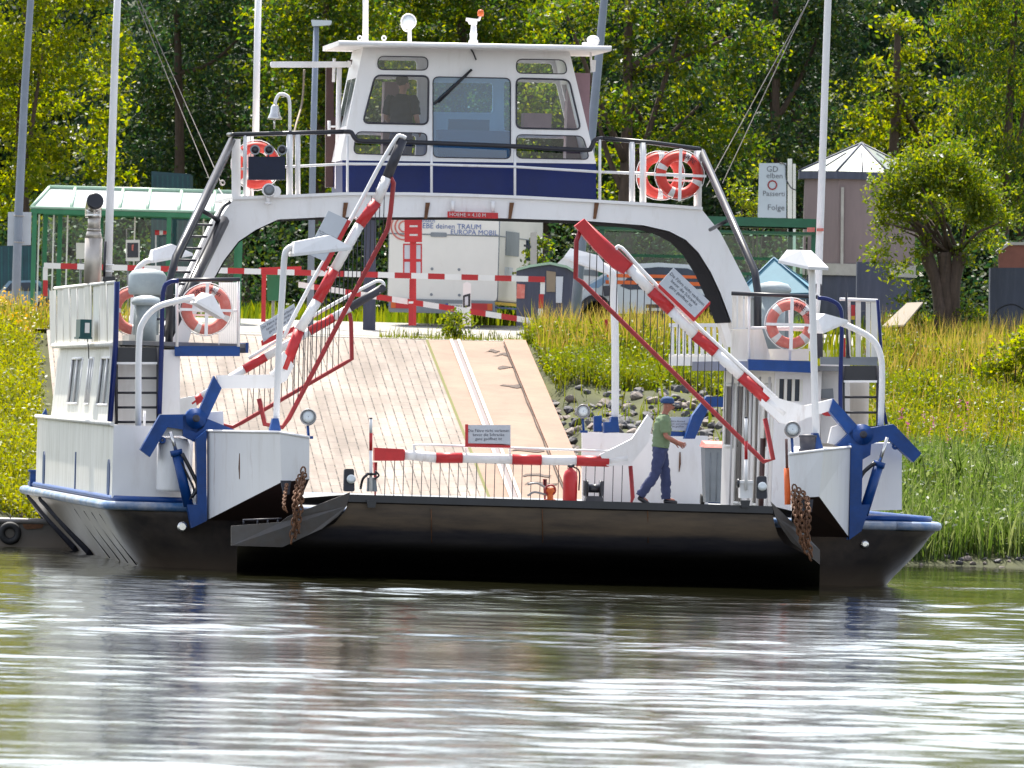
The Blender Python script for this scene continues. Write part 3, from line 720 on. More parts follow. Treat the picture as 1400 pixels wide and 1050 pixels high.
mb.build('bulwark_locker', 'white', ferry)
mb = MB(); plate(mb, [(1132, 606), (1137, 584), (1150, 580), (1166, 598), (1152, 610)], .2, .1); mb.build('gusset', 'white', ferry)
mb = MB(); plate(mb, [(282, 585), (283, 564), (305, 562), (306, 586)], .2, .2); mb.build('locker', 'white', ferry)
mb = MB(); mb.lathe(F(1104, 618, -2.5), (0, 0, 1), [(.13, 0), (.13, .04), (.11, .05), (.12, .2), (.13, .21), (.13, .24), (.05, .25)], 16)
mb.build('vent_cowl', 'dark', ferry)
# inner bulwark of the car deck, rear wing with notice ----------------
YR = 19.5
mb = MB(); plate(mb, [(796, 590), (968, 596), (968, 690), (796, 690)], YR + .6, .1)
rb = mb.build('rear_bulwark', 'white', ferry)
mb = MB(); plate(mb, [(929, 618), (930.5, 618), (931, 634), (929, 645), (928, 645)], YR + .58, .012)
mb.build('rust_stain', 'rust', rb)
SIGN = "Die Fähre nicht verlassen\nbevor die Schranke\nganz geöffnet ist"
def signboard(pts, Y, parent, edge=None, txt=SIGN, ts=.145, off=(0, 0)):
    """pts: top-left, top-right, bottom-right, bottom-left of the board in pixels"""
    p = [F(x, y, Y) for x, y in pts]; mb = MB(); mb.prism(p, (0, .02, 0))
    ax = (p[1] - p[0]); L_ = ax.length; ax.normalize(); ay = (p[0] - p[3]).normalized(); c = (p[0] + p[1] + p[2] + p[3]) / 4
    h = (p[0] - p[3]).length; s_ = min(L_ / 10.8, h / 4.2)
    mb.text(txt, lambda x, y: c + ax * x + ay * y + Vector((0, -.004, 0)), s_, 1)
    mats = ['sign', 'ink', 'red']
    if edge:
        q = [F(x, y, Y) for x, y in edge]; mb.prism(q, (0, .03, 0), 2)
    return mb.build('sign_board', mats, parent)
signboard([(908, 570), (946, 570), (946, 589), (908, 589)], YR, rb, None, "Bitte Abstand\nhalten und warten\nbis geöffnet")
mb = MB(); plate(mb, [(908, 589), (950, 591), (950, 597), (908, 596)], YR - .02, .1); mb.build('sign_base', 'blue', rb)
mb = MB()
plate(mb, [(812, 569), (823, 568), (823, 590), (812, 590)], YR - .1, .12)
mb.build('stub_post', 'blue', rb)
# rear platform with pickets at the right
mb = MB()
for k in range(11): x = 917 + k * 8.2; plate(mb, [(x, 446), (x + 4.6, 446), (x + 4.6, 486), (x, 486)], 15.6, .03)
plate(mb, [(915, 484), (1022, 484), (1022, 500), (915, 500)], 15.65, .05); plate(mb, [(915, 442), (1012, 442), (1012, 447), (915, 447)], 15.58, .04)
mb.build('picket_railing', 'white', ferry)
# ------------------------------------------------------------------ arched bridge
GY0, GY1 = 8.6, 10.5
outer = [(222, 474), (262, 380), (300, 300), (318, 273), (400, 270), (470, 267), (560, 267), (640, 269), (720, 272), (815, 277), (880, 281), (960, 287), (985, 318), (1012, 370), (1040, 425), (1056, 474)]
inner = [(1010, 474), (1000, 440), (985, 400), (972, 372), (955, 345), (938, 328), (915, 316), (880, 308), (800, 302), (640, 297), (440, 297), (380, 300), (350, 314), (326, 330), (306, 356), (290, 385), (268, 430), (256, 474)]
v2, f2 = holed([(F(x, y, GY0).x, F(x, y, GY0).z) for x, y in outer + inner], [], .5)
mb = MB(); mb.add([(x, GY0 + d, z) for x, z, d in v2], f2)
mb.add([(x, GY1 - .5 + d, z) for x, z, d in v2], f2)
gan = mb.build('arched_bridge', 'white', ferry)
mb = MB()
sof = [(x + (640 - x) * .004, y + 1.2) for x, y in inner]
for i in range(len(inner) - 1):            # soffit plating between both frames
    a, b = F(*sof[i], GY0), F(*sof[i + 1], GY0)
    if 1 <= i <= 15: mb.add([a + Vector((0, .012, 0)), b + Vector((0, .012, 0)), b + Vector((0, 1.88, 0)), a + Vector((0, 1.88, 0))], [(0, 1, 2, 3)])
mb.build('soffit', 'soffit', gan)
mb = MB()
top = [(318, 273), (400, 270), (470, 267), (560, 267), (640, 269), (720, 272), (815, 277), (880, 281), (960, 287)]
for i in range(len(top) - 1):
    a, b = F(*top[i], GY0), F(*top[i + 1], GY0); v = Vector((0, -.05, 0)); w = Vector((0, 3.65, 0)); u = Vector((0, 0, .045))
    mb.hexa([a + v, b + v, b + v + u, a + v + u], [a + w, b + w, b + w + u, a + w + u])
mb.build('walkway', 'white', gan)
mb = MB()
for x in (473, 585, 700, 816): plate(mb, [(x - 3, 277), (x + 3, 277), (x - 1, 299), (x - 5, 299)], GY0 - .03, .03)
mb.pieces('rusty_rib', 'rust', gan)
mb = MB(); tubepx(mb, [(619, 275, GY0 - .06), (619, 290, GY0 - .06)], .03); tubepx(mb, [(674, 275, GY0 - .06), (674, 290, GY0 - .06)], .03); mb.pieces('hanger', 'white', gan)
mb = MB(); p = [F(x, y, GY0 - .12) for x, y in ((612, 289), (681, 291), (681, 299), (612, 297.5))]; mb.prism(p, (0, .03, 0))
ax = (p[1] - p[0]).normalized(); ay = (p[0] - p[3]).normalized(); c = (p[0] + p[1] + p[2] + p[3]) / 4 + Vector((-.08, -.004, 0))
mb.text("HOEHE = 4,10 M", lambda x, y: c + ax * x + ay * y, .078, 1, 'CENTER', 1.0)
mb.build('height_sign', ['red', 'ring_tape'], gan)
# bridge railing
mb = MB()
tubepx(mb, [(320, 184, GY0 + .05), (400, 182, GY0 + .05), (470, 180, GY0 + .05)], .035)
mb.tube(smoothpts([F(470, 180, GY0 + .05), F(480, 181, GY0 + .02), F(486, 190, GY0), F(496, 193, GY0), F(560, 194.5, GY0), F(700, 200, GY0), F(796, 205, GY0), F(808, 202, GY0), F(813, 192, GY0 + .02), F(824, 189, GY0 + .05)], 4), .036, 8)
tubepx(mb, [(824, 189, GY0 + .05), (890, 195, GY0 + .05), (957, 204, GY0 + .05)], .035)
mb.tube([F(320, 184, GY0 + .05), F(312, 184, GY1 - .1)], .03)
mb.tube([F(957, 204, GY0 + .05), F(935, 204, GY1 - .1)], .03)
br = mb.build('bridge_railing', 'black', gan)
mb = MB()
tubepx(mb, [(330, 231, GY0 + .06), (475, 224, GY0 + .06)], .02); tubepx(mb, [(475, 224, GY0), (590, 225, GY0), (704, 228, GY0), (818, 235, GY0)], .02)
tubepx(mb, [(818, 235, GY0 + .06), (955, 240, GY0 + .06)], .022)
for x, yt, yb, r_ in ((475, 186, 268, .02), (590, 196, 268, .02), (704, 201, 272, .02), (820, 191, 277, .022)): tubepx(mb, [(x, yt, GY0 + .02), (x, yb, GY0 + .02)], r_)
for x, yt, yb, r_ in ((335, 184, 272, .03), (396, 184, 270, .05), (407, 184, 270, .04), (864, 194, 281, .045), (879, 195, 282, .05), (954, 206, 287, .06)): tubepx(mb, [(x, yt, GY0 + .05), (x, yb, GY0 + .05)], r_)
for x, yt, yb, r_ in ((340, 186, 270, .025), (345, 186, 270, .02)): tubepx(mb, [(x, yt, GY1 - .2), (x, yb, GY1 - .2)], r_)
plate(mb, [(317, 190), (329, 190), (329, 272), (317, 272)], GY0 + .12, .05)
mb.pieces('railing_post', 'white', br)
# diagonal stair rails at both sides
mb = MB()
tubepx(mb, [(317, 192, GY0 + .1), (240, 352, 5.5), (232, 385, 5.3), (231, 470, 5.3)], .06); tubepx(mb, [(318, 200, GY0 + .3), (246, 352, 5.8)], .025)
tubepx(mb, [(305, 302, GY0 - .1), (230, 455, 5.8)], .10); tubepx(mb, [(298, 300, GY0 - .2), (226, 452, 5.7)], .035); tubepx(mb, [(275, 287, 7.5), (300, 302, 8.4)], .035)
mb.tube(smoothpts([F(296, 302, 8.2), F(304, 284, 8.4), F(314, 276, 8.5)], 4), .03)
tubepx(mb, [(959, 208, GY0 + .1), (1032, 372, 5.5), (1036, 400, 5.4), (1036, 490, 5.4)], .06); tubepx(mb, [(962, 214, GY0 + .4), (1035, 374, 5.8)], .028); tubepx(mb, [(971, 314, 8.4), (994, 302, 7.3)], .03)
mb.pieces('stair_rail', 'black', gan)
mb = MB()
for k in range(9):
    t = k / 9; mb.tube([F(302 - 72 * t, 308 + 145 * t, GY0 - .1 - 2.7 * t), F(302 - 72 * t, 308 + 145 * t, GY0 - .1 - 2.7 * t) + Vector((-.45, 0, 0))], .02, 5)
mb.pieces('stair_step', 'dark', gan)
# ------------------------------------------------------------------ wheelhouse
WY0, WY1 = 9.1, 10.95
def Q(x, y): p = F(x, y, WY0); return (p.x, p.z)
fo = [(465, 219), (497, 62), (778, 68), (815, 224)]
panes = {'UL': [(517, 77), (585, 78), (585, 96), (516, 95)], 'ML': [(513, 103), (586, 104), (585, 170), (496, 168)], 'LL': [(487, 180), (584, 182), (583, 213), (483, 210)],
         'C': [(592, 105), (698, 107), (698, 217), (592, 215)], 'UR': [(706, 81), (772, 82), (776, 101), (706, 100)], 'MR': [(706, 107), (778, 109), (794, 177), (706, 175)], 'LR': [(706, 184), (797, 186), (806, 218), (706, 216)]}
holes = [rounded([Q(*p) for p in v], .09) for v in panes.values()]
v2, f2 = holed([Q(*p) for p in fo], holes, .05)
mb = MB(); mb.add([(x, WY0 + d, z) for x, z, d in v2], f2)
a, b, c_, d_ = [F(x, y, WY0) for x, y in fo]
back = Vector((0, WY1 - WY0, 0))
# sides: sill, header and corner posts round a side window
for p0, p1, s_ in ((a, b, 1), (d_, c_, -1)):
    def sp(t, u): return p0.lerp(p1, u) + back * t
    for t0, t1, u0, u1 in ((.02, .98, 0, .3), (.02, .98, .72, 1), (.02, .10, .3, .72), (.48, .54, .3, .72), (.9, .98, .3, .72)):
        mb.prism([sp(t0, u0), sp(t1, u0), sp(t1, u1), sp(t0, u1)], (.05 * s_, 0, 0))
# rear wall, panes like the front
holesB = [rounded([Q(*p) for p in panes[k]], .05) for k in ('UL', 'ML', 'LL', 'UR', 'MR', 'LR')] + [rounded([Q(*p) for p in ((600, 108), (690, 109), (690, 150), (600, 149))], .05)]
v3, f3 = holed([Q(*p) for p in fo], holesB, .05)
mb.add([(x, WY1 - .05 + d, z) for x, z, d in v3], f3)
wh = mb.build('wheelhouse', 'white', ferry)
mb = MB()
lo = [F(x, y, WY0) for x, y in ((468, 219), (815, 224), (815, 274), (468, 268))]
mb.hexa([lo[3], lo[2], lo[1], lo[0]], [p + back for p in (lo[3], lo[2], lo[1], lo[0])])
lb = mb.build('lower_body', 'navy', wh)
mb = MB()
for k, v in panes.items():
    p = rounded([Q(*q) for q in v], .09); mb.add([(x, WY0 + .025, z) for x, z in p], [list(range(len(p)))], 1 if k == 'C' else 0)
win = mb.build('front_window', ['pane', 'pane_blue'], wh)
mb = MB()
for k, v in panes.items():
    p = [Vector((x, WY0 - .004, z)) for x, z in rounded([Q(*q) for q in v], .09)]
    mb.tube(p + [p[0]], .009 if k not in ('ML', 'MR') else .016, 6)
mb.pieces('window_seal', 'dark', win)
mb = MB()
for p0, p1 in ((a, b), (d_, c_)):
    q = [p0.lerp(p1, .3) + back * .1, p0.lerp(p1, .3) + back * .9, p0.lerp(p1, .72) + back * .9, p0.lerp(p1, .72) + back * .1]
    mb.add(q, [(0, 1, 2, 3)])
mb.pieces('side_window', 'pane', wh)
mb = MB()
rf = [F(463, 55.5, WY0 - .6), F(836, 63, WY0 - .6)]
r0, r1 = rf; dn = Vector((0, 0, -.075)); bk = Vector((0, 2.8, 0))
mb.hexa([r0 + dn, r1 + dn, r1, r0], [r0 + dn + bk, r1 + dn + bk, r1 + bk, r0 + bk])
mb.tube([r0 + dn * .5, r1 + dn * .5], .04, 8)
roof = mb.build('roof', 'white', wh)
mb = MB(); tubepx(mb, [(500, -40, 10.4), (499.5, 57, 10.4)], .045); mb.build('aerial', 'white', roof)
mb = MB(); mb.lathe(F(558, 30, 9.5), (0, -1, .1), [(.05, -.1), (.11, -.02), (.125, .06), (.115, .07)], 16); mb.lathe(F(558, 30, 9.5), (0, -1, .1), [(.1, .072), (.02, .09)], 14, 1)
mb.tube(smoothpts([F(549, 34, 9.5), F(553, 41, 9.5), F(560, 42, 9.5), F(564, 36, 9.5)], 4), .018, 6)
tubepx(mb, [(560, 42, 9.5), (560, 57, 9.5)], .03); mb.build('searchlight', ['white', 'lens'], roof)
mb = MB(); mb.lathe(F(647, 60, 9.3), (0, 0, 1), [(.075, 0), (.07, .05), (.05, .07), (.06, .16), (.05, .17), (.04, .32)], 12)
tubepx(mb, [(637, 27, 9.3), (648, 28, 9.3), (655, 27, 9.3), (657, 21, 9.3)], .02); plate(mb, [(638, 24), (653, 26), (652, 34), (642, 33)], 9.25, .1)
st = mb.build('radar_stub', 'white', roof)
mb = MB(); mb.lathe(F(657, 22, 9.3), (0, 0, 1), [(.045, 0), (.05, .05), (.04, .09), (.01, .1)], 12); mb.build('beacon_light', 'orange', st)
mb = MB(); mb.ball(F(811, 55, 9.4), .10, 14, 0, (1, 1, .75)); mb.lathe(F(811, 62, 9.4), (0, 0, 1), [(.04, 0), (.09, .03), (.07, .08)], 12)
tubepx(mb, [(796, 60, 9.4), (806, 60, 9.4)], .02); tubepx(mb, [(807, 66, 9.4), (809, 96, 9.4)], .018); plate(mb, [(808, 82), (815, 82), (814, 98), (808, 99)], 9.4, .08)
mb.build('satellite_dome', 'white', roof)
mb = MB()
for x in (492, 525): mb.torus(F(x, 52, 9.0), .03, .012, n=12, k=6)
mb.pieces('lifting_eye', 'white', roof)
mb = MB(); tubepx(mb, [(594, 142, WY0 - .05), (645, 95, WY0 - .06)], .02); tubepx(mb, [(600, 140, WY0 - .03), (640, 101, WY0 - .04)], .012)
tubepx(mb, [(643, 66, WY0 - .04), (647, 72, WY0 - .04), (651, 82, WY0 - .04)], .012)
mb.build('wiper', 'black', wh)
mb = MB()                                 # inside: console, seats, back panelling
mb.box(F(594, 200, 10).x, F(700, 200, 10).x, WY0 + .35, WY0 + .75, F(600, 218, WY0).z, F(600, 176, WY0).z)
mb.box(F(612, 180, 10).x, F(668, 180, 10).x, WY0 + .8, WY0 + .9, F(600, 200, WY0).z, F(600, 160, WY0).z, 1)
mb.box(F(710, 180, 10).x, F(748, 180, 10).x, WY0 + .3, WY0 + .7, F(600, 175, WY0).z, F(600, 150, WY0).z)
mb.box(F(770, 180, WY1).x, F(800, 180, WY1).x, WY1 - .5, WY1 - .1, F(600, 215, WY0).z, F(600, 90, WY0).z)
mb.box(F(520, 180, WY1).x, F(540, 180, WY1).x, WY1 - .5, WY1 - .1, F(600, 215, WY0).z, F(600, 110, WY0).z)
mb.pieces('cabin_fitting', ['interior', 'teal'], wh)
# mast gear beside the wheelhouse -------------------------------------
mb = MB(); plate(mb, [(446, 92), (456, 92), (457, 160), (478, 157), (478, 222), (456, 222), (456, 256), (445, 256)], 10.6, .12); plate(mb, [(478, 82), (501, 78), (500, 96), (478, 88)], 10.6, .12)
mt = mb.build('signal_mast', 'brown', gan)
mb = MB(); tubepx(mb, [(464, 84, 10.3), (461, 258, 10.3)], .04); tubepx(mb, [(457, 80, 10.3), (456, 112, 10.3)], .025); tubepx(mb, [(450, 165, 10.3), (450, 186, 10.3)], .025); tubepx(mb, [(450, 173, 10.3), (462, 173, 10.3)], .015)
mb.pieces('mast_pole', 'white', mt)
mb = MB(); mb.prism(rounded([F(370, 84, 10.2), F(476, 84, 10.2), F(476, 92, 10.2), F(370, 92, 10.2)], .04), (0, .12, 0)); plate(mb, [(476, 83), (480, 84), (480, 92), (476, 92)], 10.18, .15)
mb.build('radar_antenna', 'white', mt)
mb = MB(); mb.tube(smoothpts([F(416, 95, 10), F(413, 140, 10), F(403, 178, 9), F(400, 215, 9)], 4), .016, 6); mb.build('rope', 'panelwood', mt)
# signal bell
mb = MB(); mb.tube(smoothpts([F(396, 184, GY0 + .1), F(396, 140, GY0 + .1), F(391, 130, GY0 + .1), F(382, 129, GY0 + .1), F(377, 137, GY0 + .1), F(376, 143, GY0 + .1)], 4), .025, 8)
bp = mb.build('bell_hanger', 'white', br)
mb = MB(); mb.lathe(F(375.5, 163, GY0 + .1), (0, 0, 1), [(.115, 0), (.10, .03), (.07, .1), (.062, .18), (.04, .22), (.005, .225)], 18); tubepx(mb, [(375, 160, GY0 + .1), (375, 176, GY0 + .1)], .015)
mb.build('bell', 'chrome', bp)
# signal panel with three horns and the small searchlight
mb = MB(); plate(mb, [(340, 214), (390, 214), (390, 246), (340, 246)], GY0 - .15, .1); spn = mb.build('signal_panel', 'nightblue', br)
mb = MB()
for x in (348, 367, 385):
    c = F(x, 205, GY0 - .1); mb.lathe(c, (0, -1, 0), [(.045, -.15), (.05, 0), (.075, .08), (.078, .1)], 14); mb.lathe(c, (0, -1, 0), [(.055, .101), (.01, .103)], 12, 1); mb.tube([c, c - Vector((0, 0, .1))], .015, 5)
mb.build('horn', ['grey', 'black'], spn)
mb = MB(); c = F(367, 260, GY0 - .1); mb.lathe(c, (0, -1, 0), [(.06, -.18), (.1, 0), (.105, .1), (.095, .12)], 16); mb.lathe(c, (0, -1, 0), [(.085, .121), (.03, .125)], 14, 1); mb.lathe(c + Vector((.1, .05, -.02)), (0, -1, 0), [(.05, -.1), (.09, .1)], 12)
mb.tube([c - Vector((0, 0, .1)), c - Vector((0, 0, .2))], .03, 8); mb.lathe(c - Vector((0, 0, .22)), (0, 0, 1), [(.05, 0), (.05, .04)], 8)
mb.build('searchlight', ['white', 'grey'], br)
# masts and stays ------------------------------------------------------
def mast(pts, r0, r1, nm='mast'):
    mb = MB(); P = [F(*p) for p in pts]; n = len(P); mb.tube(P, [r0 + (r1 - r0) * i / (n - 1) for i in range(n)], 12)
    return mb
mb = mast([(147, 385, 4.2), (151, 260, 4.2), (158, 60, 4.2), (164, -80, 4.2)], .062, .05)
for k in range(3): mb.torus(F(148 + k * .3, 380 - k * 9, 4.15), .07, .012, (0, 0, 1), 12, 6)
m1 = mb.build('mast', 'white', dh)
mb = MB(); tubepx(mb, [(142, 385, 4.1), (144, 330, 4.1)], .02); plate(mb, [(140, 385), (158, 385), (157, 378), (141, 378)], 4.0, .3)
mb.build('mast_foot', 'black', m1)
mb = mast([(1110, 480, 4.0), (1118, 400, 4.0), (1123, 260, 4.0), (1132, 0, 4.0), (1135, -80, 4.0)], .06, .05); m2 = mb.build('mast', 'white', dhr)
mb = MB(); plate(mb, [(1104, 311), (1114, 311), (1114, 317), (1104, 317)], 3.9, .05, 0); plate(mb, [(1117, 312), (1126, 312), (1126, 316), (1117, 316)], 3.9, .05, 0)
plate(mb, [(1114, 388), (1123, 388), (1126, 404), (1116, 404)], 3.95, .2, 1)
mb.pieces('mast_fitting', ['ring_faded', 'dark'], m2)
mb = mast([(349.5, 184, 11.5), (351, 100, 11.5), (354, -50, 11.5)], .055, .05); mb.build('mast', 'white', gan)
mb = MB(); tubepx(mb, [(162, -58, 4.2), (285, 242, 11.5)], .008, 0, 5); tubepx(mb, [(163, -62, 4.2), (303, 252, 11.5)], .008, 0, 5); tubepx(mb, [(1134, -60, 4), (988, 250, 11.5)], .008, 0, 5); tubepx(mb, [(1134, -50, 4), (966, 255, 11.5)], .008, 0, 5)
mb.torus(F(304, 250, 11), .035, .012, n=12, k=6)
tubepx(mb, [(299, 258, 12), (315, 282, 11)], .012, 0, 5)
mb.pieces('stay_wire', 'steel', gan)
# ------------------------------------------------------------------ boom barriers
def rect_beam(mb, a, b, w, d, m):
    """box between points a and b in the XZ plane, height w, depth d"""
    a = Vector(a); b = Vector(b); t = (b - a).normalized(); u = Vector((-t.z, 0, t.x)); y = Vector((0, d / 2, 0))
    def ring(p): return [p - u * w / 2 - y, p - u * w / 2 + y, p + u * w / 2 + y, p + u * w / 2 - y]
    return mb.hexa(ring(a), ring(b), m)
def barrier(Y, stops, w, arm, lever, rail, push, sign, edge, label, strands=14, tip=None, posts=()):
    """stops: [(px, py, material of the stretch that follows)]"""
    mb = MB(); P = [F(x, y, Y) for x, y, m in stops]
    for i in range(len(stops) - 1):
        m = stops[i][2]; mb.tube([P[i], P[i + 1]], w / 2 + (.006 if m == 1 else 0), 14, m)
    plate(mb, arm, Y - .07, .14, 0)
    bar = mb.build('boom_barrier', ['white', 'red', 'dark'], ferry, None, label)
    if lever:
        mb = MB()
        for pts in lever['pl']: plate(mb, pts, Y - lever.get('dy', .13), .26)
        c = F(*lever['c'], Y); mb.lathe(c, (0, -1, 0), [(.15, -.16), (.15, .145), (.08, .15), (.08, .17), (.03, .175)], 18)
        if 'eye' in lever: mb.torus(F(*lever['eye'], Y - .1), .035, .018, n=12, k=6)
        lv = mb.build('lever', 'blue', bar)
        mb = MB(); mb.lathe(c, (0, -1, 0), [(.055, .171), (.055, .19), (.03, .195)], 12); mb.build('pivot', 'dark', lv)
    mb = MB(); A = [F(x, y, Y - .02) for x, y in rail]; mb.tube(A, .035, 8)
    ra = mb.build('lower_rail', 'darkred', bar)
    mb = MB()
    i0, i1 = push.get('rail_ends', (0, 1))
    ra0, ra1 = A[i0], A[i1]; b0, b1 = P[0], P[-1]
    for k in range(1, strands):
        t = k / strands; p = ra0.lerp(ra1, t)
        tt = (p.x - b0.x) / (b1.x - b0.x); tt = max(0, min(1, tt)); q = b0.lerp(b1, tt)
        if abs(q.z - p.z) > .15: mb.tube([p, (p.x, q.y - .03, q.z)], .0065, 4)
    mb.pieces('curtain_strand', 'dark', bar)
    mb = MB(); mb.tube(smoothpts([F(x, y, Y - .03) for x, y in push['pts']], 3), push.get('r', .028), 8)
    for p, q in push.get('links', ()): mb.tube([F(*p, Y), F(*q, Y)], .018, 6)
    mb.build('upper_bar', 'white', bar)
    if sign: signboard(sign, Y - .1, bar, edge)
    return bar
b1 = barrier(0.0, [(372, 515, 0), (389, 505, 1), (409, 452, 0), (434, 411, 1), (457, 369, 0), (492, 307, 1), (515, 276, 0), (529, 243, 2), (550, 191, 2)], .148,
    [(296, 513), (372, 512), (388, 480), (402, 500), (392, 520), (372, 531), (300, 531)],
    {'pl': [[(261, 588), (293, 514), (303, 531), (278, 585), (268, 592)], [(270, 566), (219, 567), (192, 615), (205, 625), (229, 584), (266, 590)], [(250, 568), (285, 573), (322, 588), (284, 592), (281, 612), (266, 604), (250, 596)]], 'c': (267, 572), 'eye': (222, 602)},
    [(354, 545), (362, 580), (386, 584), (395, 572), (530, 313), (534, 290), (538, 250), (534, 243)],
    {'rail_ends': (3, 4), 'pts': [(388, 462), (402, 432), (440, 362), (482, 296), (516, 232), (541, 190), (548, 186), (555, 189)], 'r': .03, 'links': [((440, 362), (458, 370)), ((482, 296), (494, 303))]},
    [(449, 288), (475, 300), (445, 358), (419, 346)], [(475, 300), (480, 303), (444, 372), (438, 368)], 'left boom barrier raised beside the lamp post, its tip charred black', 22)
b2 = barrier(0.15, [(1072, 566, 0), (1049, 547, 1), (1013, 514, 0), (978, 481, 1), (950, 458, 0), (917, 424, 1), (890, 398, 0), (860, 366, 1), (795, 306, 1)], .155,
    [(1044, 530), (1060, 543), (1100, 555), (1140, 545), (1137, 561), (1102, 572), (1082, 582), (1066, 578), (1040, 553)],
    {'pl': [[(1139, 545), (1176, 586), (1166, 601), (1134, 562)], [(1172, 588), (1222, 580), (1260, 620), (1249, 632), (1214, 600), (1180, 611)], [(1143, 609), (1165, 588), (1192, 598), (1190, 622), (1170, 634), (1160, 612)]], 'c': (1178, 594), 'eye': (1224, 610)},
    [(1046, 572), (1057, 628), (1044, 631), (1036, 623), (796, 386), (787, 380), (788, 330), (793, 316)],
    {'rail_ends': (3, 4), 'pts': [(844, 352), (842, 341), (850, 339), (880, 372), (960, 452), (1062, 545)], 'links': [((894, 390), (884, 397)), ((1000, 487), (990, 496))]},
    [(921, 366), (970, 412), (950, 434), (901, 388)], [(901, 388), (950, 434), (971, 412), (971, 416), (949, 440), (900, 393)], 'right boom barrier raised with an all-red tip', 26)
mb = MB(); plate(mb, [(786, 309), (799, 299), (836, 340), (861, 360), (853, 375), (838, 366), (812, 340)], .06, .18); mb.build('tip_sleeve', 'red', b2)
RB = 19.3
b3 = barrier(RB, [(858, 626, 0), (832, 631, 1), (788, 630, 0), (740, 629, 1), (700, 628, 0), (632, 626, 1), (596, 626, 0), (568, 623, 0), (553, 622, 1), (512, 621, 1)], .165,
    [(820, 622), (864, 600), (886, 567), (893, 575), (887, 604), (862, 636), (830, 637)], None,
    [(862, 637), (865, 680), (862, 690), (745, 690), (745, 655), (745, 690), (513, 688), (513, 632)],
    {'rail_ends': (2, 6), 'pts': [(567, 622), (566, 612), (572, 608), (640, 610), (720, 613), (838, 617)], 'r': .018, 'links': [((637, 611), (637, 622)), ((697, 612), (697, 622))]},
    [(638, 581), (698, 581), (698, 609), (638, 607)], [(636, 606), (698, 607), (698, 612), (636, 611)], 'rear boom barrier lowered across the deck above the landing ramp', 28)
mb = MB(); plate(mb, [(966, 542), (1000, 543), (1000, 557), (970, 556), (960, 577), (950, 600), (936, 600), (947, 568)], RB - .1, .25); mb.build('lever', 'blue', b3)
mb = MB(); plate(mb, [(512, 612), (552, 614), (552, 630), (512, 630)], RB - .12, .24); plate(mb, [(636, 580), (640, 580), (640, 608), (636, 608)], RB - .12, .02); mb.pieces('tip_sleeve', 'red', b3)
b4 = barrier(RB, [(225, 562, 0), (262, 552, 1), (276, 542, 0), (334, 505, 1), (363, 488, 0), (423, 453, 1), (456, 434, 0), (478, 421, 2), (526, 392, 2)], .135,
    [(205, 545), (240, 546), (266, 541), (270, 560), (245, 571), (205, 570)], None,
    [(300, 580), (318, 584), (330, 578), (470, 497), (481, 491), (480, 440), (478, 428)],
    {'rail_ends': (2, 3), 'pts': [(340, 490), (380, 465), (440, 425), (500, 392), (518, 384), (525, 390), (518, 400)], 'links': [((400, 452), (408, 462))]},
    [(355, 445), (402, 415), (407, 432), (360, 468)], [(357, 466), (402, 446), (404, 452), (358, 473)], 'rear boom barrier half raised over the paved landing ramp, black tip', 18)
# hydraulic cylinders ---------------------------------------------------
for pts, hp in (([(233, 590), (241, 618), (258, 692)], [(249, 620), (262, 645), (270, 665), (262, 680)]), ([(1213, 598), (1202, 634), (1180, 704)], [(1196, 632), (1178, 650), (1172, 680), (1178, 700)])):
    mb = MB(); tubepx(mb, [(*pts[0], -.25), (*pts[1], -.25)], .026, 1); mb.tube([F(*pts[1], -.25), F(*pts[2], -.25)], .075, 10, 0); mb.lathe(F(*pts[1], -.25), F(*pts[2], -.25) - F(*pts[1], -.25), [(.09, -.03), (.09, .05)], 10, 0)
    hy = mb.build('hydraulic_cylinder', ['blue', 'chrome'], ferry)
    mb = MB(); mb.tube(smoothpts([F(x, y, -.35) for x, y in hp], 5), .028, 8); mb.tube(smoothpts([F(x - 5, y + 6, -.3) for x, y in hp], 5), .018, 6); mb.pieces('hose', 'black', hy)
# lamp posts --------------------------------------------------------------
def lamp_head(c, ang, tilt, L_=.82, D=.42, h=.20):
    """shallow tapered hood; ang turns it in plan, tilt raises its far end"""
    M = Matrix.Translation(c) @ Matrix.Rotation(ang, 4, 'Z') @ Matrix.Rotation(-tilt, 4, 'Y')
    mb = MB(); x0, x1 = -L_ * .42, L_ * .58
    lo_ = [M @ Vector(p) for p in ((x0, -D * .42, 0), (x1, -D / 2, 0), (x1, D / 2, 0), (x0, D * .42, 0))]
    hi = [M @ Vector(p) for p in ((x0 + .05, -D * .2, h * .8), (x1 - .28, -D * .26, h), (x1 - .28, D * .26, h), (x0 + .05, D * .2, h * .8))]
    lip = [p - (M.to_3x3() @ Vector((0, 0, .04))) for p in lo_]
    mb.hexa(lo_, hi); mb.hexa(lip, lo_)
    q = [M @ Vector((p[0], p[1], -.043)) for p in ((x0 + .1, -D * .36, 0), (x1 - .05, -D * .42, 0), (x1 - .05, D * .42, 0), (x0 + .1, D * .36, 0))]
    mb.add(q, [(0, 1, 2, 3)], 1)
    return mb
def lamp_post(pts, Y, r, head, ang, tilt, base=None, foot=None, L_=.82, parent=ferry):
    mb = MB(); mb.tube(smoothpts([F(x, y, Y) for x, y in pts], 4), r, 10); po = mb.build('lamp_post', 'white', parent)
    lamp_head(F(*head, Y), ang, tilt, L_).build('lamp_head', ['white', 'cream'], po)
    if foot: mb = MB(); plate(mb, foot, Y - .12, .24); mb.build('post_foot', 'blue', po)
    return po
lamp_post([(377, 600), (381, 480), (386, 400), (389, 352), (394, 340), (404, 336)], -2.4, .045, (431, 343), R(8), R(8), foot=[(367, 597), (373, 572), (381, 572), (386, 597)], L_=.84)
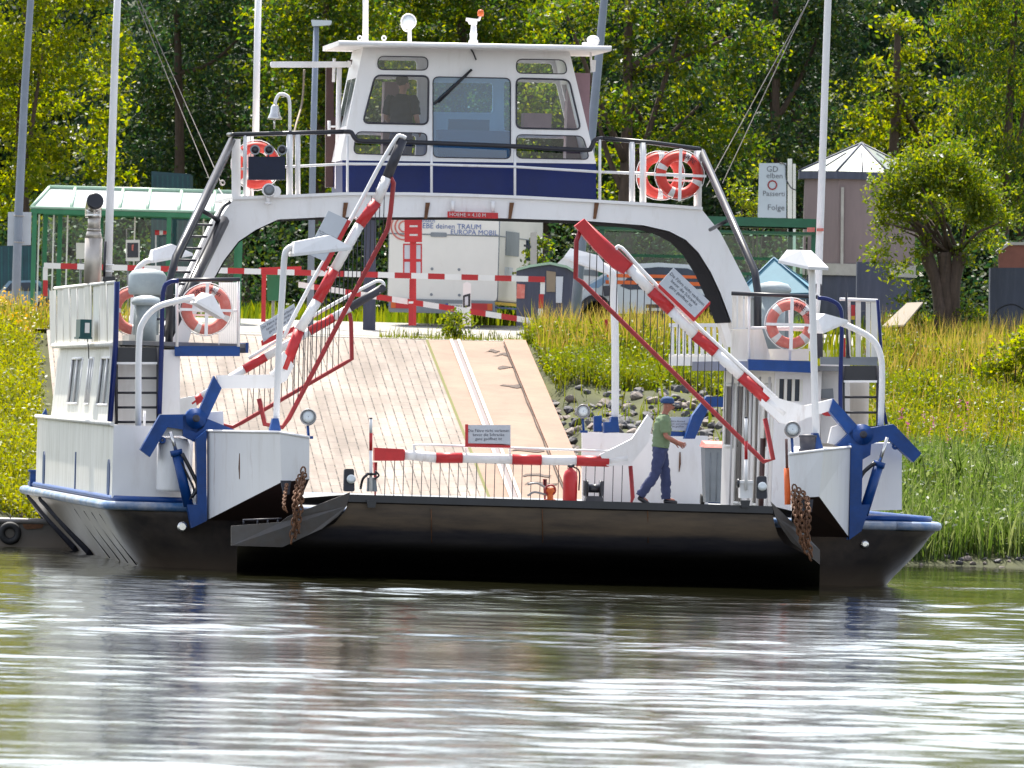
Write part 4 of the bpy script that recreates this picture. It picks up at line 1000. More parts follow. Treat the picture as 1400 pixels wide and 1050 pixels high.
lamp_post([(1116, 622), (1113, 500), (1111, 420), (1109, 360), (1104, 350)], -2.4, .05, (1094, 360), R(-50), R(-8), foot=[(1108, 618), (1112, 592), (1119, 592), (1128, 620)], L_=.62)
lamp_post([(189, 582), (190, 470), (196, 440), (215, 420), (245, 411), (266, 406)], .2, .045, (281, 420), R(10), R(-28), L_=.46)
lamp_post([(1204, 582), (1206, 510), (1202, 480), (1190, 462), (1165, 448), (1140, 438)], .2, .045, (1128, 446), R(30), R(22), L_=.46)
lamp_post([(841, 592), (841, 470), (838, 385), (834, 370), (822, 363)], RB - .3, .062, (798, 360), R(-6), R(-18), foot=[(826, 592), (826, 577), (835, 577), (836, 570), (845, 570), (847, 591)], L_=.8)
lamp_post([(180, 470), (182, 420), (185, 375), (196, 360), (205, 356)], RB - 1, .045, (228, 352), R(10), R(12), L_=.66)
# floodlights on the wings --------------------------------------------------
for c, yb, Y, nm in (((421, 571), 598, -3.3, 1), ((1083, 588), 622, -3.3, 1), ((797, 563), 590, RB - .2, 2)):
    mb = MB(); p = F(*c, Y); r_ = .115
    mb.lathe(p, (0, -1, .12), [(.02, -.12), (.08, -.1), (r_, 0), (r_, .05), (.1, .055)], 20, 0); mb.lathe(p, (0, -1, .12), [(.1, .054), (.04, .062), (.01, .062)], 20, 1)
    mb.torus(p + Vector((0, -.055, .01)), .105, .012, (0, -1, .12), 20, 6, lambda a: 0)
    mb.tube([p - Vector((0, -.02, .1)), F(c[0] + 1, yb, Y)], .02, 6, 2); b_ = F(c[0] + 1, yb, Y); mb.box(b_.x - .06, b_.x + .06, Y - .05, Y + .05, b_.z - .02, b_.z + .02, 2)
    mb.build('floodlight', ['steel', 'lens', 'blue'], ferry)
# marker poles, spotlights and boxes at the ramp rim --------------------------------------------------
for x0, yt, yb, ym in ((507, 571, 672, (592, 616)), (1020, 570, 670, (603, 628))):
    mb = MB(); Y = -3.95
    mb.tube([F(x0, yb, Y), F(x0, ym[1], Y)], .022, 8, 0); mb.tube([F(x0, ym[1], Y), F(x0, ym[0], Y)], .0235, 8, 1); mb.tube([F(x0, ym[0], Y), F(x0, yt + 2, Y)], .022, 8, 0); mb.tube([F(x0, yt + 2, Y), F(x0, yt, Y)], .022, 8, 2)
    mk = mb.build('marker_pole', ['white', 'red', 'dark'], rampo)
    mb = MB()
    if x0 < 600:
        plate(mb, [(503, 653), (514, 653), (516, 672), (502, 672)], -3.9, .12, 0); mb.torus(F(508, 648, -3.95), .06, .02, (0, 0, 1), 12, 6, lambda a: 1)
        mb.tube(smoothpts([F(503, 648, -4), F(496, 655, -4), F(493, 668, -3.9)], 4), .02, 6, 1); mb.tube(smoothpts([F(513, 644, -4), F(518, 650, -4), F(512, 655, -4)], 4), .015, 6, 1)
    else:
        plate(mb, [(1012, 660), (1029, 660), (1029, 681), (1012, 681)], -3.92, .2, 2); plate(mb, [(1011, 657), (1030, 657), (1030, 661), (1011, 661)], -3.94, .24, 2); mb.torus(F(1009, 661, -3.9), .05, .02, (1, 0, 0), 12, 6, lambda a: 1)
    mb.build('pole_socket', ['grey', 'black', 'white'], mk)
for x0, y0, col in ((477, 655, 0), (1041, 665, 0)):
    mb = MB(); Y = -3.9
    mb.prism(rounded([F(x0 - 6, y0 - 14, Y), F(x0 + 7, y0 - 14, Y), F(x0 + 8, y0 + 17, Y), F(x0 - 7, y0 + 17, Y)], .03), (0, .12, 0), 0)
    c = F(x0 + (3 if x0 < 600 else 1), y0, Y); mb.lathe(c, (0, -1, 0), [(.06, 0), (.065, .03), (.04, .05), (.01, .05)], 16, 1)
    mb.build('ramp_light', ['dark', 'lens'], rampo)
mb = MB(); tubepx(mb, [(1076, 640, -2.9), (1077, 690, -2.9)], .045, 0, 12); tubepx(mb, [(1075, 600, -2.9), (1076, 640, -2.9)], .02, 1); mb.build('orange_fender', ['orange', 'brown'], wr)
# ventilators and funnel --------------------------------------------------
def vent(px, ptop, pw_, pbody, pbot, Y, capm='ventgrey', sub=None, cap_h=34):
    mb = MB(); s_ = SCL(Y); c = F(px, pbot, Y); H = (pbot - ptop) / s_; r_ = pw_ / s_; ch = cap_h / s_
    mb.lathe(c, (0, 0, 1), [(r_ * .68, 0), (r_ * .68, H - ch), (r_ * .62, H - ch), (r_ * .9, H - ch + .005), (r_, H - ch + .04), (r_ * 1.0, H - .1), (r_ * .8, H - .03), (r_ * .3, H), (.001, H)], 24)
    return mb.build('ventilator', capm, sub)
vent(199, 368, 26, 0, 478, 6.5, sub=dh, cap_h=36); vent(199, 404, 21, 0, 466, 4.2, sub=dh, cap_h=14)
mb = MB(); plate(mb, [(176, 458), (222, 458), (222, 476), (176, 476)], 4.5, 1.4); mb.build('vent_plinth', 'cream', dh)
vent(1056, 385, 24, 0, 478, 6.0, sub=dhr, cap_h=16)
mb = MB(); plate(mb, [(1030, 408), (1080, 408), (1080, 478), (1030, 478)], 6.6, .8); plate(mb, [(1028, 402), (1082, 402), (1082, 408), (1028, 408)], 6.5, 1.0); mb.build('vent_housing', 'grey', dhr)
mb = MB(); plate(mb, [(1050, 477), (1106, 477), (1106, 493), (1050, 493)], 3.3, .8); plate(mb, [(1110, 440), (1125, 440), (1125, 490), (1110, 490)], 3.6, .1, 1); mb.build('deck_locker', ['cream', 'dark'], dhr)
mb = MB(); s_ = SCL(8); c = F(126.5, 388, 8)
mb.lathe(c, (0, 0, 1), [(12 / s_, 0), (12 / s_, 62 / s_)], 24, 0); mb.lathe(c, (0, 0, 1), [(12 / s_, 62.1 / s_), (9.2 / s_, 72 / s_)], 24, 0); mb.lathe(c, (0, 0, 1), [(8.6 / s_, 71 / s_), (8.6 / s_, 94 / s_)], 24, 0); mb.lathe(c, (0, 0, 1), [(9.6 / s_, 72 / s_), (9.6 / s_, 75 / s_)], 24, 0)
fn = mb.build('funnel', 'stainless', dh)
mb = MB(); mb.tube(smoothpts([F(127.5, 297, 8), F(127.5, 290, 8), F(128, 281, 7.95), F(130, 275, 7.7)], 4), .125, 16, 0); mb.lathe(F(130, 275, 7.7), (.1, -1, .3), [(.128, -.02), (.128, .02), (.09, .021)], 16, 1)
mb.build('funnel_outlet', ['chrome', 'black'], fn)
# ------------------------------------------------------------------ life rings
def ring(px, py, Y, label, faded, txt, rot=0.0, Rr=.285, r0=.078, ta=90, group='life rings on the ferry', nrm=(0, -1, 0)):
    c = F(px, py, Y); base = c - Vector((0, 0, Rr + r0))
    t = onferry('life_ring', label, 'life ring', base, group)
    k = 48
    def mf(a):
        d = (math.degrees(a) + rot) % 90
        return 1 if abs(d - 45) < 6.5 else 0
    mb = MB(); mb.torus(c, Rr, r0, nrm, k, 12, mf)
    o = mb.build('ring_body', ['ring_faded' if faded else 'ring_red', 'ring_tape'], t, base)
    mb = MB(); n = len(txt)
    for i, ch in enumerate(txt):
        if ch == ' ': continue
        a = R(ta) - (i - (n - 1) / 2) * .15
        d = Vector((math.cos(a), 0, math.sin(a))); e = Vector((math.sin(a), 0, -math.cos(a)))
        mb.text(ch, lambda x, y: c + d * (Rr + y) + e * x + Vector((0, -r0 - .005, 0)), .10)
    if mb.v: mb.build('lettering', 'ringink', o, base)
    mb = MB()
    for q in range(4):                    # grab line
        a0 = R(45 + 90 * q - rot); pts = []
        for j in range(7):
            a = a0 + R(90) * j / 6; rr = Rr + r0 + .012 + .012 * math.sin(math.pi * j / 6)
            pts.append(c + Vector((math.cos(a) * rr, 0, math.sin(a) * rr)))
        mb.tube(pts, .008, 5, 0, False)
    mb.build('grab_line', 'white', t, base)
    return t
def bracket(px, py, Y, l, parent, half=.38):
    mb = MB(); c = F(px, py, Y); y = Y - .1
    mb.box(c.x - half, c.x + half, y, y + .02, c.z - .03, c.z + .01); mb.box(c.x - .025, c.x + .025, y - .002, y + .018, c.z - half, c.z + half)
    mb.box(c.x - half * .9, c.x + half * .9, Y + .1, Y + .12, c.z - .1, c.z - .07)
    mb.build('ring_bracket', 'white', parent)
ring(282, 423, 1.55, 'faded red life ring on the left platform behind the curved lamp', True, 'FÄHRE Aken', 20)
bracket(282, 423, 1.55, 0, dh)
ring(1081, 443, 2.6, 'faded red life ring hanging in front of the right grey ventilator housing', True, 'FÄHRE ORT', 90, ta=52)
bracket(1081, 443, 2.6, 0, dhr)
ring(184, 425, 8.0, 'faded red life ring half hidden behind the grey mushroom ventilators', True, '', 45)
ring(929, 239, GY0 - .08, 'bright red life ring at the right end of the bridge railing, in front', False, 'FÄHRE', 20, ta=60)
bracket(929, 239, GY0 - .08, 0, br, .4)
ring(903, 240, GY1 - .3, 'bright red life ring partly covered by another on the bridge railing', False, '', 45)
ring(350, 226, GY1 - .3, 'bright red life ring behind the horns and navy signal panel', False, '', 10)
# ------------------------------------------------------------------ people
def skin_obj(verts, edges, radii, m, name, parent, sub=1, root=0):
    me = bpy.data.meshes.new(name); me.from_pydata(verts, edges, []); me.update()
    o = bpy.data.objects.new(name, me); COL.objects.link(o)
    md = o.modifiers.new('s', 'SKIN'); md.use_smooth_shade = True; md.branch_smoothing = 0.6
    for i, r_ in enumerate(radii):
        d = me.skin_vertices[0].data[i]; d.radius = (r_, r_) if not isinstance(r_, tuple) else r_; d.use_root = (i == root)
    ss = o.modifiers.new('b', 'SUBSURF'); ss.levels = sub; ss.render_levels = sub
    dg = bpy.context.evaluated_depsgraph_get(); dg.update()
    m2 = bpy.data.meshes.new_from_object(o.evaluated_get(dg)); o.modifiers.clear(); o.data = m2; bpy.data.meshes.remove(me)
    m2.materials.clear(); m2.materials.append(MATS[m])
    m2.polygons.foreach_set('use_smooth', [True] * len(m2.polygons))
    o.parent = parent
    return o
def person(label, base, yaw, J, mats, cap=True, group=None):
    """J: joints in metres, x forward, y to the left, z up"""
    t = thing('person', label, 'person', FM @ Vector(base), FYAW + yaw)
    V = []; E = []; Rd = []
    def v(p, r_): V.append(tuple(p)); Rd.append(r_); return len(V) - 1
    def e(a, b): E.append((a, b))
    pel = v(J['pel'], .10); wa = v(J['waist'], .10); ch = v(J['chest'], .105); nb = v(J['neck'], .06); nk = v(J['neck2'], .055)
    h = Vector(J['head']); f = Vector(J.get('face', (1, 0, 0))).normalized()
    hd1 = v(h - Vector((0, 0, .055)) + f * .02, .078); hd2 = v(h + Vector((0, 0, .045)) - f * .008, .095); hd3 = v(h + Vector((0, 0, .10)) - f * .015, .06)
    ns = v(h - Vector((0, 0, .012)) + f * .112, .016)
    for a, b in ((pel, wa), (wa, ch), (ch, nb), (nb, nk), (nk, hd1), (hd1, hd2), (hd2, hd3), (hd1, ns)): e(a, b)
    arms = {}
    for s_ in ('L', 'R'):
        sh = v(J['sh' + s_], .055); el = v(J['el' + s_], .045); wr_ = v(J['wr' + s_], .029)
        d = (Vector(J['wr' + s_]) - Vector(J['el' + s_])).normalized()
        pa = v(Vector(J['wr' + s_]) + d * .07, .032)
        e(ch, sh); e(sh, el); e(el, wr_); e(wr_, pa)
        side = d.cross(Vector((0, 1, 0))).normalized()
        for q in range(4):
            o_ = (q - 1.5) * .02; c0 = Vector(J['wr' + s_]) + d * .095 + side * o_
            L_ = (.062, .075, .07, .055)[q]; cu = Vector((0, (-1 if s_ == 'L' else 1), 0)) * .018
            f1 = v(c0 + d * L_ * .5, .0088); f2_ = v(c0 + d * L_ + cu, .0075); e(pa, f1); e(f1, f2_)
        th0 = v(Vector(J['wr' + s_]) + d * .05 + side * -.04, .010); th1 = v(Vector(J['wr' + s_]) + d * .085 + side * -.055, .0085); e(wr_, th0); e(th0, th1)
        hp = v(J['hip' + s_], .075); kn = v(J['kn' + s_], .05); an = v(J['an' + s_], .036); e(pel, hp); e(hp, kn); e(kn, an)
        ff = Vector(J.get('toe' + s_, (1, 0, 0))); to = v(Vector(J['an' + s_]) + ff * .15 - Vector((0, 0, .035)), .03); e(an, to)
    body = skin_obj(V, E, Rd, mats[0], 'body', t, 1)
    # clothing: lofted cloth with folds
    def bl(p, q, k): return Vector(p).lerp(Vector(q), k)
    def loft(mb, rows, n=20, fold=.006, seed=0):
        rg_ = random.Random(seed); ph = [rg_.uniform(0, 6.28) for _ in range(6)]; rings = []
        C_ = smoothpts([r_[0] for r_ in rows], 4); A_ = np.interp(np.linspace(0, len(rows) - 1, len(C_)), range(len(rows)), [r_[1] for r_ in rows]); B_ = np.interp(np.linspace(0, len(rows) - 1, len(C_)), range(len(rows)), [r_[2] for r_ in rows])
        for i, c in enumerate(C_):
            t_ = (C_[min(i + 1, len(C_) - 1)] - C_[max(i - 1, 0)]).normalized(); w_ = t_.cross(Vector((0, 1, 0))); w_ = w_.normalized() if w_.length > .1 else Vector((1, 0, 0)); u_ = w_.cross(t_)
            rings.append([c + w_ * (math.cos(a) * (A_[i] + fold * math.sin(3 * a + i * 1.3 + ph[0]) + fold * math.sin(i * 2.1 + ph[1] + 2 * a))) + u_ * (math.sin(a) * (B_[i] + fold * math.sin(2 * a - i * 1.7 + ph[2]))) for a in [2 * math.pi * k / n for k in range(n)]])
        mb.add([p for r_ in rings for p in r_], [(i * n + k, i * n + (k + 1) % n, (i + 1) * n + (k + 1) % n, (i + 1) * n + k) for i in range(len(rings) - 1) for k in range(n)] + [tuple(range(n))[::-1], tuple(len(rings) * n - n + k for k in range(n))], 0, True)
    P_, W_, C2, N_ = J['pel'], J['waist'], J['chest'], J['neck']
    mb = MB(); loft(mb, [(bl(P_, W_, -.05), .135, .185), (bl(P_, W_, .5), .142, .18), (W_, .145, .178), (bl(W_, C2, .6), .148, .19), (C2, .14, .205), (bl(C2, N_, .5), .12, .19), (bl(C2, N_, .85), .085, .12), (N_, .068, .075)], 22, .006, 1)
    for s_ in ('L', 'R'):
        S_, E_ = J['sh' + s_], J['el' + s_]; loft(mb, [(bl(S_, E_, -.25), .05, .05), (bl(S_, E_, .1), .085, .085), (bl(S_, E_, .45), .078, .075), (bl(S_, E_, .8), .074, .072)], 14, .004, 2)
    mb.build(mats[1] if mats[1] == 'shirt' else 'shirt', mats[1], t)
    mb = MB(); loft(mb, [(bl(P_, W_, .35), .128, .172), (P_, .132, .178), (bl(P_, W_, -.45), .125, .17), (bl(P_, W_, -.75), .09, .14)], 22, .004, 3)
    for s_ in ('L', 'R'):
        H_, K_, A2 = J['hip' + s_], J['kn' + s_], J['an' + s_]
        loft(mb, [(bl(H_, K_, -.12), .10, .088), (bl(H_, K_, .25), .108, .098), (bl(H_, K_, .7), .088, .085), (K_, .080, .078), (bl(K_, A2, .4), .082, .076), (bl(K_, A2, .8), .074, .07), (bl(K_, A2, 1.02), .078, .072)], 16, .007, 4)
    mb.build('trousers', mats[2], t)
    for s_ in ('L', 'R'):
        V, E, Rd = [], [], []
        an = Vector(J['an' + s_]); ff = Vector(J.get('toe' + s_, (1, 0, 0)))
        x0 = v(an - ff * .05 - Vector((0, 0, .04)), .042); x1 = v(an + ff * .08 - Vector((0, 0, .05)), .044); x2 = v(an + ff * .19 - Vector((0, 0, .06)), .034); e(x0, x1); e(x1, x2)
        skin_obj(V, E, Rd, 'black', 'shoe', t, 1)
    mb = MB()
    side = f.cross(Vector((0, 0, 1)))
    if cap:
        mb.lathe(h + Vector((0, 0, .035)) - f * .008, (0, 0, 1), [(.112, 0), (.114, .03), (.105, .075), (.07, .105), (.01, .115)], 16)
        q = h + Vector((0, 0, .045)); mb.hexa([q + f * .08 + side * .08, q + f * .18 + side * .05 - Vector((0, 0, .02)), q + f * .18 - side * .05 - Vector((0, 0, .02)), q + f * .08 - side * .08],
            [p + Vector((0, 0, .012)) for p in (q + f * .08 + side * .08, q + f * .18 + side * .05 - Vector((0, 0, .02)), q + f * .18 - side * .05 - Vector((0, 0, .02)), q + f * .08 - side * .08)])
        mb.build('cap', 'cap', t)
    else:
        mb.ball(h + Vector((0, 0, .055)) - f * .03, .108, 14, 0, (1, .95, .9)); mb.build('hair', 'hair', t)
    for s_ in (-1, 1):
        mb = MB(); mb.ball(h + f * .088 + side * (.035 * s_) + Vector((0, 0, .012)), .011, 8, 0); mb.build('eye', 'black', t)
        mb = MB(); mb.ball(h + side * (.092 * s_) - f * .01 + Vector((0, 0, -.01)), .022, 8, 0, (.7, .5, 1.3)); mb.build('ear', mats[0], t)
    mb = MB(); mb.tube([h + f * .098 + side * .025 - Vector((0, 0, .058)), h + f * .103 - Vector((0, 0, .058)), h + f * .098 - side * .025 - Vector((0, 0, .058))], .006, 5); mb.build('mouth', 'darkred', t)
    return t
walk = {'pel': (0, 0, .95), 'waist': (.015, 0, 1.12), 'chest': (.03, 0, 1.33), 'neck': (.055, 0, 1.50), 'neck2': (.078, 0, 1.55), 'head': (.105, 0, 1.645),
        'shR': (.04, -.19, 1.41), 'elR': (.05, -.24, 1.13), 'wrR': (.26, -.19, 1.05), 'shL': (.04, .19, 1.41), 'elL': (.06, .23, 1.13), 'wrL': (.27, .15, 1.03),
        'hipR': (-.01, -.09, .90), 'knR': (-.09, -.10, .49), 'anR': (-.33, -.10, .13), 'toeR': (.86, 0, -.45), 'hipL': (.01, .09, .90), 'knL': (.11, .10, .48), 'anL': (.13, .10, .09)}
walk = {k: (tuple(c * .965 for c in v) if not k.startswith('toe') else v) for k, v in walk.items()}
pm = F(901, 684, 17.6)
man = person('man in a green T-shirt, blue cap and jeans walking across the ferry deck', (pm.x, pm.y, DZ), 0, walk, ['skin_tan', 'shirt', 'jeans'])
stand = {'pel': (0, 0, .96), 'waist': (.0, 0, 1.13), 'chest': (.01, 0, 1.34), 'neck': (.02, 0, 1.52), 'neck2': (.03, 0, 1.57), 'head': (.05, 0, 1.68),
         'shR': (.0, -.20, 1.43), 'elR': (-.02, -.27, 1.15), 'wrR': (.14, -.24, 1.0), 'shL': (.0, .20, 1.43), 'elL': (.0, .27, 1.15), 'wrL': (.2, .22, 1.05),
         'hipR': (0, -.09, .9), 'knR': (.01, -.10, .49), 'anR': (0, -.10, .09), 'hipL': (0, .09, .9), 'knL': (.02, .1, .49), 'anL': (.01, .1, .09), 'face': (.8, -.5, 0)}
ph = F(546, 262, 10.15)
helm = person('person in a dark T-shirt standing behind the wheelhouse window', (ph.x, ph.y, F(545, 264, 10.15).z), R(60), stand, ['skin', 'tee', 'jeans'], False)
# ------------------------------------------------------------------ loose things on the deck
pb = F(977, 684, 17.5); b = Vector((pb.x, pb.y, DZ))
t = onferry('wheelie_bin', 'grey wheeled rubbish bin with a pale red lid beside the rear bulwark', 'bin', b)
mb = MB(); s_ = .9
mb.hexa([b + Vector(p) for p in ((-.17, -.2, .05), (.17, -.2, .05), (.21, -.24, .93), (-.21, -.24, .93))], [b + Vector(p) for p in ((-.17, .2, .05), (.17, .2, .05), (.21, .3, .93), (-.21, .3, .93))])
for x in (-.1, 0, .1): mb.tube([b + Vector((x, -.205, .08)), b + Vector((x * 1.15, -.243, .85))], .008, 5)
mb.build('bin_body', 'grey', t, b)
mb = MB(); mb.hexa([b + Vector(p) for p in ((-.23, -.27, .93), (.23, -.27, .93), (.2, -.2, .99), (-.2, -.2, .99))], [b + Vector(p) for p in ((-.23, .33, .95), (.23, .33, .95), (.2, .3, 1.04), (-.2, .3, 1.04))]); mb.build('lid', 'ring_faded', t, b)
for x in (-.17, .17): mb = MB(); mb.lathe(b + Vector((x, .24, .09)), (1, 0, 0), [(.09, -.03), (.09, .03)], 14); mb.build('wheel', 'tyre', t, b)
mb = MB(); mb.tube([b + Vector((-.2, .34, .9)), b + Vector((.2, .34, .9))], .015, 6); mb.build('handle', 'dark', t, b)
pe = F(779, 684, 15.5); b = Vector((pe.x, pe.y, DZ))
t = onferry('fire_extinguisher', 'red fire extinguisher standing on the deck beneath the lowered boom', 'extinguisher', b)
mb = MB(); mb.lathe(b, (0, 0, 1), [(.10, 0), (.115, .03), (.115, .42), (.09, .50), (.04, .54), (.03, .56)], 18); mb.build('cylinder', 'red', t, b)
mb = MB(); mb.tube([b + Vector((-.05, 0, .58)), b + Vector((.06, 0, .60))], .018, 6); mb.lathe(b, (0, 0, 1), [(.03, .55), (.035, .60)], 8); mb.tube(smoothpts([b + Vector((.03, 0, .58)), b + Vector((.14, 0, .5)), b + Vector((.14, 0, .2))], 4), .014, 6); mb.build('valve', 'black', t, b)
pe = F(752, 684, 15.0); b = Vector((pe.x, pe.y, DZ))
t = onferry('hydrant_valve', 'low red hydrant valve with bent pipes on the deck left of the extinguisher', 'hydrant', b)
mb = MB(); mb.lathe(b, (0, 0, 1), [(.09, 0), (.09, .05), (.05, .06), (.05, .16), (.08, .18), (.06, .24)], 12); mb.build('valve_body', 'orange', t, b)
mb = MB(); mb.torus(b + Vector((0, -.02, .20)), .08, .015, (0, -1, 0), 16, 6, lambda a: 0); mb.build('handwheel', 'darkred', t, b)
mb = MB(); mb.tube(smoothpts([b + Vector((-.05, 0, .12)), b + Vector((-.25, 0, .16)), b + Vector((-.36, 0, .10))], 4), .02, 6); mb.tube(smoothpts([b + Vector((-.02, .05, .2)), b + Vector((-.2, .05, .30)), b + Vector((-.36, .05, .28))], 4), .02, 6); mb.build('pipe', 'steel', t, b)
pe = F(812, 684, 15.5); b = Vector((pe.x, pe.y, DZ))
t = onferry('mooring_winch', 'small dark mooring winch on the deck right of the extinguisher', 'winch', b)
mb = MB(); mb.prism([b + Vector(p) for p in ((-.16, -.1, 0), (.16, -.1, 0), (.12, -.1, .12), (-.12, -.1, .12))], (0, .25, 0)); mb.prism([b + Vector(p) for p in ((-.17, -.08, .12), (-.13, -.08, .12), (-.13, -.08, .36), (-.17, -.08, .36))], (0, .2, 0)); mb.prism([b + Vector(p) for p in ((.1, -.08, .12), (.14, -.08, .12), (.14, -.08, .36), (.1, -.08, .36))], (0, .2, 0)); mb.build('winch_frame', 'dark', t, b)
mb = MB(); mb.lathe(b + Vector((-.12, .02, .24)), (1, 0, 0), [(.14, 0), (.14, .02), (.07, .025), (.07, .2), (.14, .205), (.14, .22)], 14); mb.build('drum', 'black', t, b)
# ------------------------------------------------------------------ small barge behind the left stern
Yb = 17.0; c0 = W(40, 752, Yb)
t = thing('work_barge', 'low dark work barge with a tyre fender behind the ferry stern', 'barge', (c0.x, Yb, 0), R(3)); o_ = Vector((c0.x, Yb, 0))
zt_ = W(20, 709, Yb).z
mb = MB(); P = [(-6, 0), (1.6, 0), (2.1, .5), (2.1, 2.6), (1.6, 3), (-6, 3)]
mb.prism([o_ + Vector((x, y, -.4)) for x, y in P], (0, 0, .4 + zt_ - .05)); mb.build('barge_hull', 'hull', t, o_)
mb = MB(); mb.tube([o_ + Vector((-6, -.03, zt_ - .06)), o_ + Vector((1.6, -.03, zt_ - .03)), o_ + Vector((2.15, .5, zt_ - .03)), o_ + Vector((2.15, 2.6, zt_ - .03))], .05, 6); mb.box(o_.x - 5.8, o_.x + 1.4, Yb + .25, Yb + 2.7, zt_ - .08, zt_ - .02); mb.build('gunwale', 'steel', t, o_)
mb = MB(); cc = W(13, 729, Yb - .12); mb.torus(cc, .13, .055, (0, -1, 0), 24, 8); mb.tube([cc + Vector((0, .05, .12)), cc + Vector((0, .08, .3))], .012, 5); mb.build('tyre_fender', 'tyre', t, o_)
mb = MB(); mb.prism(rounded([W(30, 716, Yb - .05), W(62, 709, Yb - .05), W(58, 722, Yb - .05), W(34, 724, Yb - .05)], .04), (0, .03, 0)); mb.build('rust_patch', 'rust', t, o_)
# ------------------------------------------------------------------ SETTING: ground, landing ramp, water
xs = list(np.concatenate([np.linspace(-400, -24, 24), np.arange(-22, 22.01, .35), np.linspace(24, 400, 24)]))
ys = list(np.concatenate([[-60, 0, 10], np.arange(16, 70, .4), np.arange(70, 110, 2), [120, 150, 200, 300, 500, 900, 1600]]))
vs = [(x, y, hgt(x, y)) for y in ys for x in xs]; nx = len(xs)
mb = MB(); mb.add(vs, [(j * nx + i, j * nx + i + 1, (j + 1) * nx + i + 1, (j + 1) * nx + i) for j in range(len(ys) - 1) for i in range(nx - 1)], 0, True)
m, nt, b_ = nodes('ground'); tc = N(nt, 'ShaderNodeTexCoord')
n1 = N(nt, 'ShaderNodeTexNoise', Scale=0.7, Detail=9.0); nt.links.new(tc.outputs['Object'], n1.inputs[0]); r_ = ramp(nt, .35, (.035, .038, .014, 1), .7, (.085, .09, .026, 1)); nt.links.new(n1.outputs[0], r_.inputs[0]); nt.links.new(r_.outputs[0], b_.inputs['Base Color']); b_.inputs['Roughness'].default_value = 1
MATS['ground'] = m
tag(mb.build('ground', 'ground'), None, None, kind='structure')
# plaza surface at the top of the ramp
mb = MB(); P = [(-16, 51.2), (-9, 50.9), (xE(50.6) + .2, 50.9), (4, 56), (16, 57), (16, 68), (-16, 68)]
gx = [(-16 + 32 * i / 40) for i in range(41)]; gy = [51.0 + 17 * j / 20 for j in range(21)]
mb.add([(x, y + (max(0, min(4.5, (x - xE(50.6)) * 1.1)) if j < 10 else 0) * (1 - j / 10), 0) for j, y in enumerate(gy) for x in gx], [(j * 41 + i, j * 41 + i + 1, (j + 1) * 41 + i + 1, (j + 1) * 41 + i) for j in range(20) for i in range(40)])
mb.v = [(x, y, ((ZC + .035) * max(0, min(1, (54 - y) / 3)) + (hgt(x, max(y, 53.1)) + .012) * (1 - max(0, min(1, (54 - y) / 3)))) if x < xE(50.6) + .3 else hgt(x, max(y, 53.1)) + .012) for x, y, z in mb.v]
tag(mb.build('plaza', 'roadgrey'), None, None, kind='structure')
# landing ramp strips
SY0, SY1, NS = 20.0, CREST, 40
def strip(name, fa, fb, dz, mats, k=1, m=0, lip=False):
    mb = MB(); pr = []
    for j in range(NS + 1):
        y = SY0 + (SY1 - SY0) * j / NS; a, b = fa(y), fb(y)
        pr.append([(a + (b - a) * i / k, y, ZS(y) + dz) for i in range(k + 1)])
    # rounded top at the crest, then down into the plaza
    for j, (dy, z) in enumerate(((.3, ZC + .012), (.7, ZC + .022), (1.0, ZC + .026))):
        y = CREST + dy; a, b = fa(CREST), fb(CREST); pr.append([(a + (b - a) * i / k, y, z + dz) for i in range(k + 1)])
    vs = [p for r_ in pr for p in r_]; w = k + 1
    mb.add(vs, [(j * w + i, j * w + i + 1, (j + 1) * w + i + 1, (j + 1) * w + i) for j in range(len(pr) - 1) for i in range(k)], m)
    if lip:
        for j in range(len(pr) - 1):
            for e_ in (0, -1):
                a, b = pr[j][e_], pr[j + 1][e_]; mb.add([a, b, (b[0], b[1], b[2] - lip), (a[0], a[1], a[2] - lip)], [(0, 1, 2, 3)], m)
    return mb.build(name, mats)
SANG = math.atan2(L_E[1].x - L_E[0].x, L_E[1].y - L_E[0].y)
m, nt, b_ = nodes('paving'); tc = N(nt, 'ShaderNodeTexCoord'); mp = N(nt, 'ShaderNodeMapping'); mp.inputs['Rotation'].default_value = (0, 0, SANG)
nt.links.new(tc.outputs['Object'], mp.inputs[0])
bk = N(nt, 'ShaderNodeTexBrick', Scale=1.0); bk.offset = 0.5; bk.inputs['Brick Width'].default_value = .8; bk.inputs['Row Height'].default_value = .17; bk.inputs['Mortar Size'].default_value = .012; bk.inputs['Mortar Smooth'].default_value = .2; bk.inputs['Bias'].default_value = -.2
bk.inputs['Color1'].default_value = (.30, .26, .228, 1); bk.inputs['Color2'].default_value = (.265, .228, .202, 1); bk.inputs['Mortar'].default_value = (.055, .045, .035, 1)
mp2 = N(nt, 'ShaderNodeMapping'); mp2.inputs['Rotation'].default_value = (0, 0, math.pi / 2); nt.links.new(mp.outputs[0], mp2.inputs[0]); nt.links.new(mp2.outputs[0], bk.inputs[0])
n1 = N(nt, 'ShaderNodeTexNoise', Scale=.8, Detail=10.0, Roughness=.7); nt.links.new(tc.outputs['Object'], n1.inputs[0])
r_ = ramp(nt, .3, (.70, .68, .66, 1), .7, (1.08, 1.05, 1.02, 1)); nt.links.new(n1.outputs[0], r_.inputs[0])
mx = N(nt, 'ShaderNodeMix', data_type='RGBA', blend_type='MULTIPLY'); mx.inputs[0].default_value = 1; nj = N(nt, 'ShaderNodeTexNoise', Scale=3.2, Detail=4.0); nt.links.new(tc.outputs['Object'], nj.inputs[0]); rj = ramp(nt, .42, (.15, .15, .15, 1), .56, (1, 1, 1, 1)); nt.links.new(nj.outputs[0], rj.inputs[0])
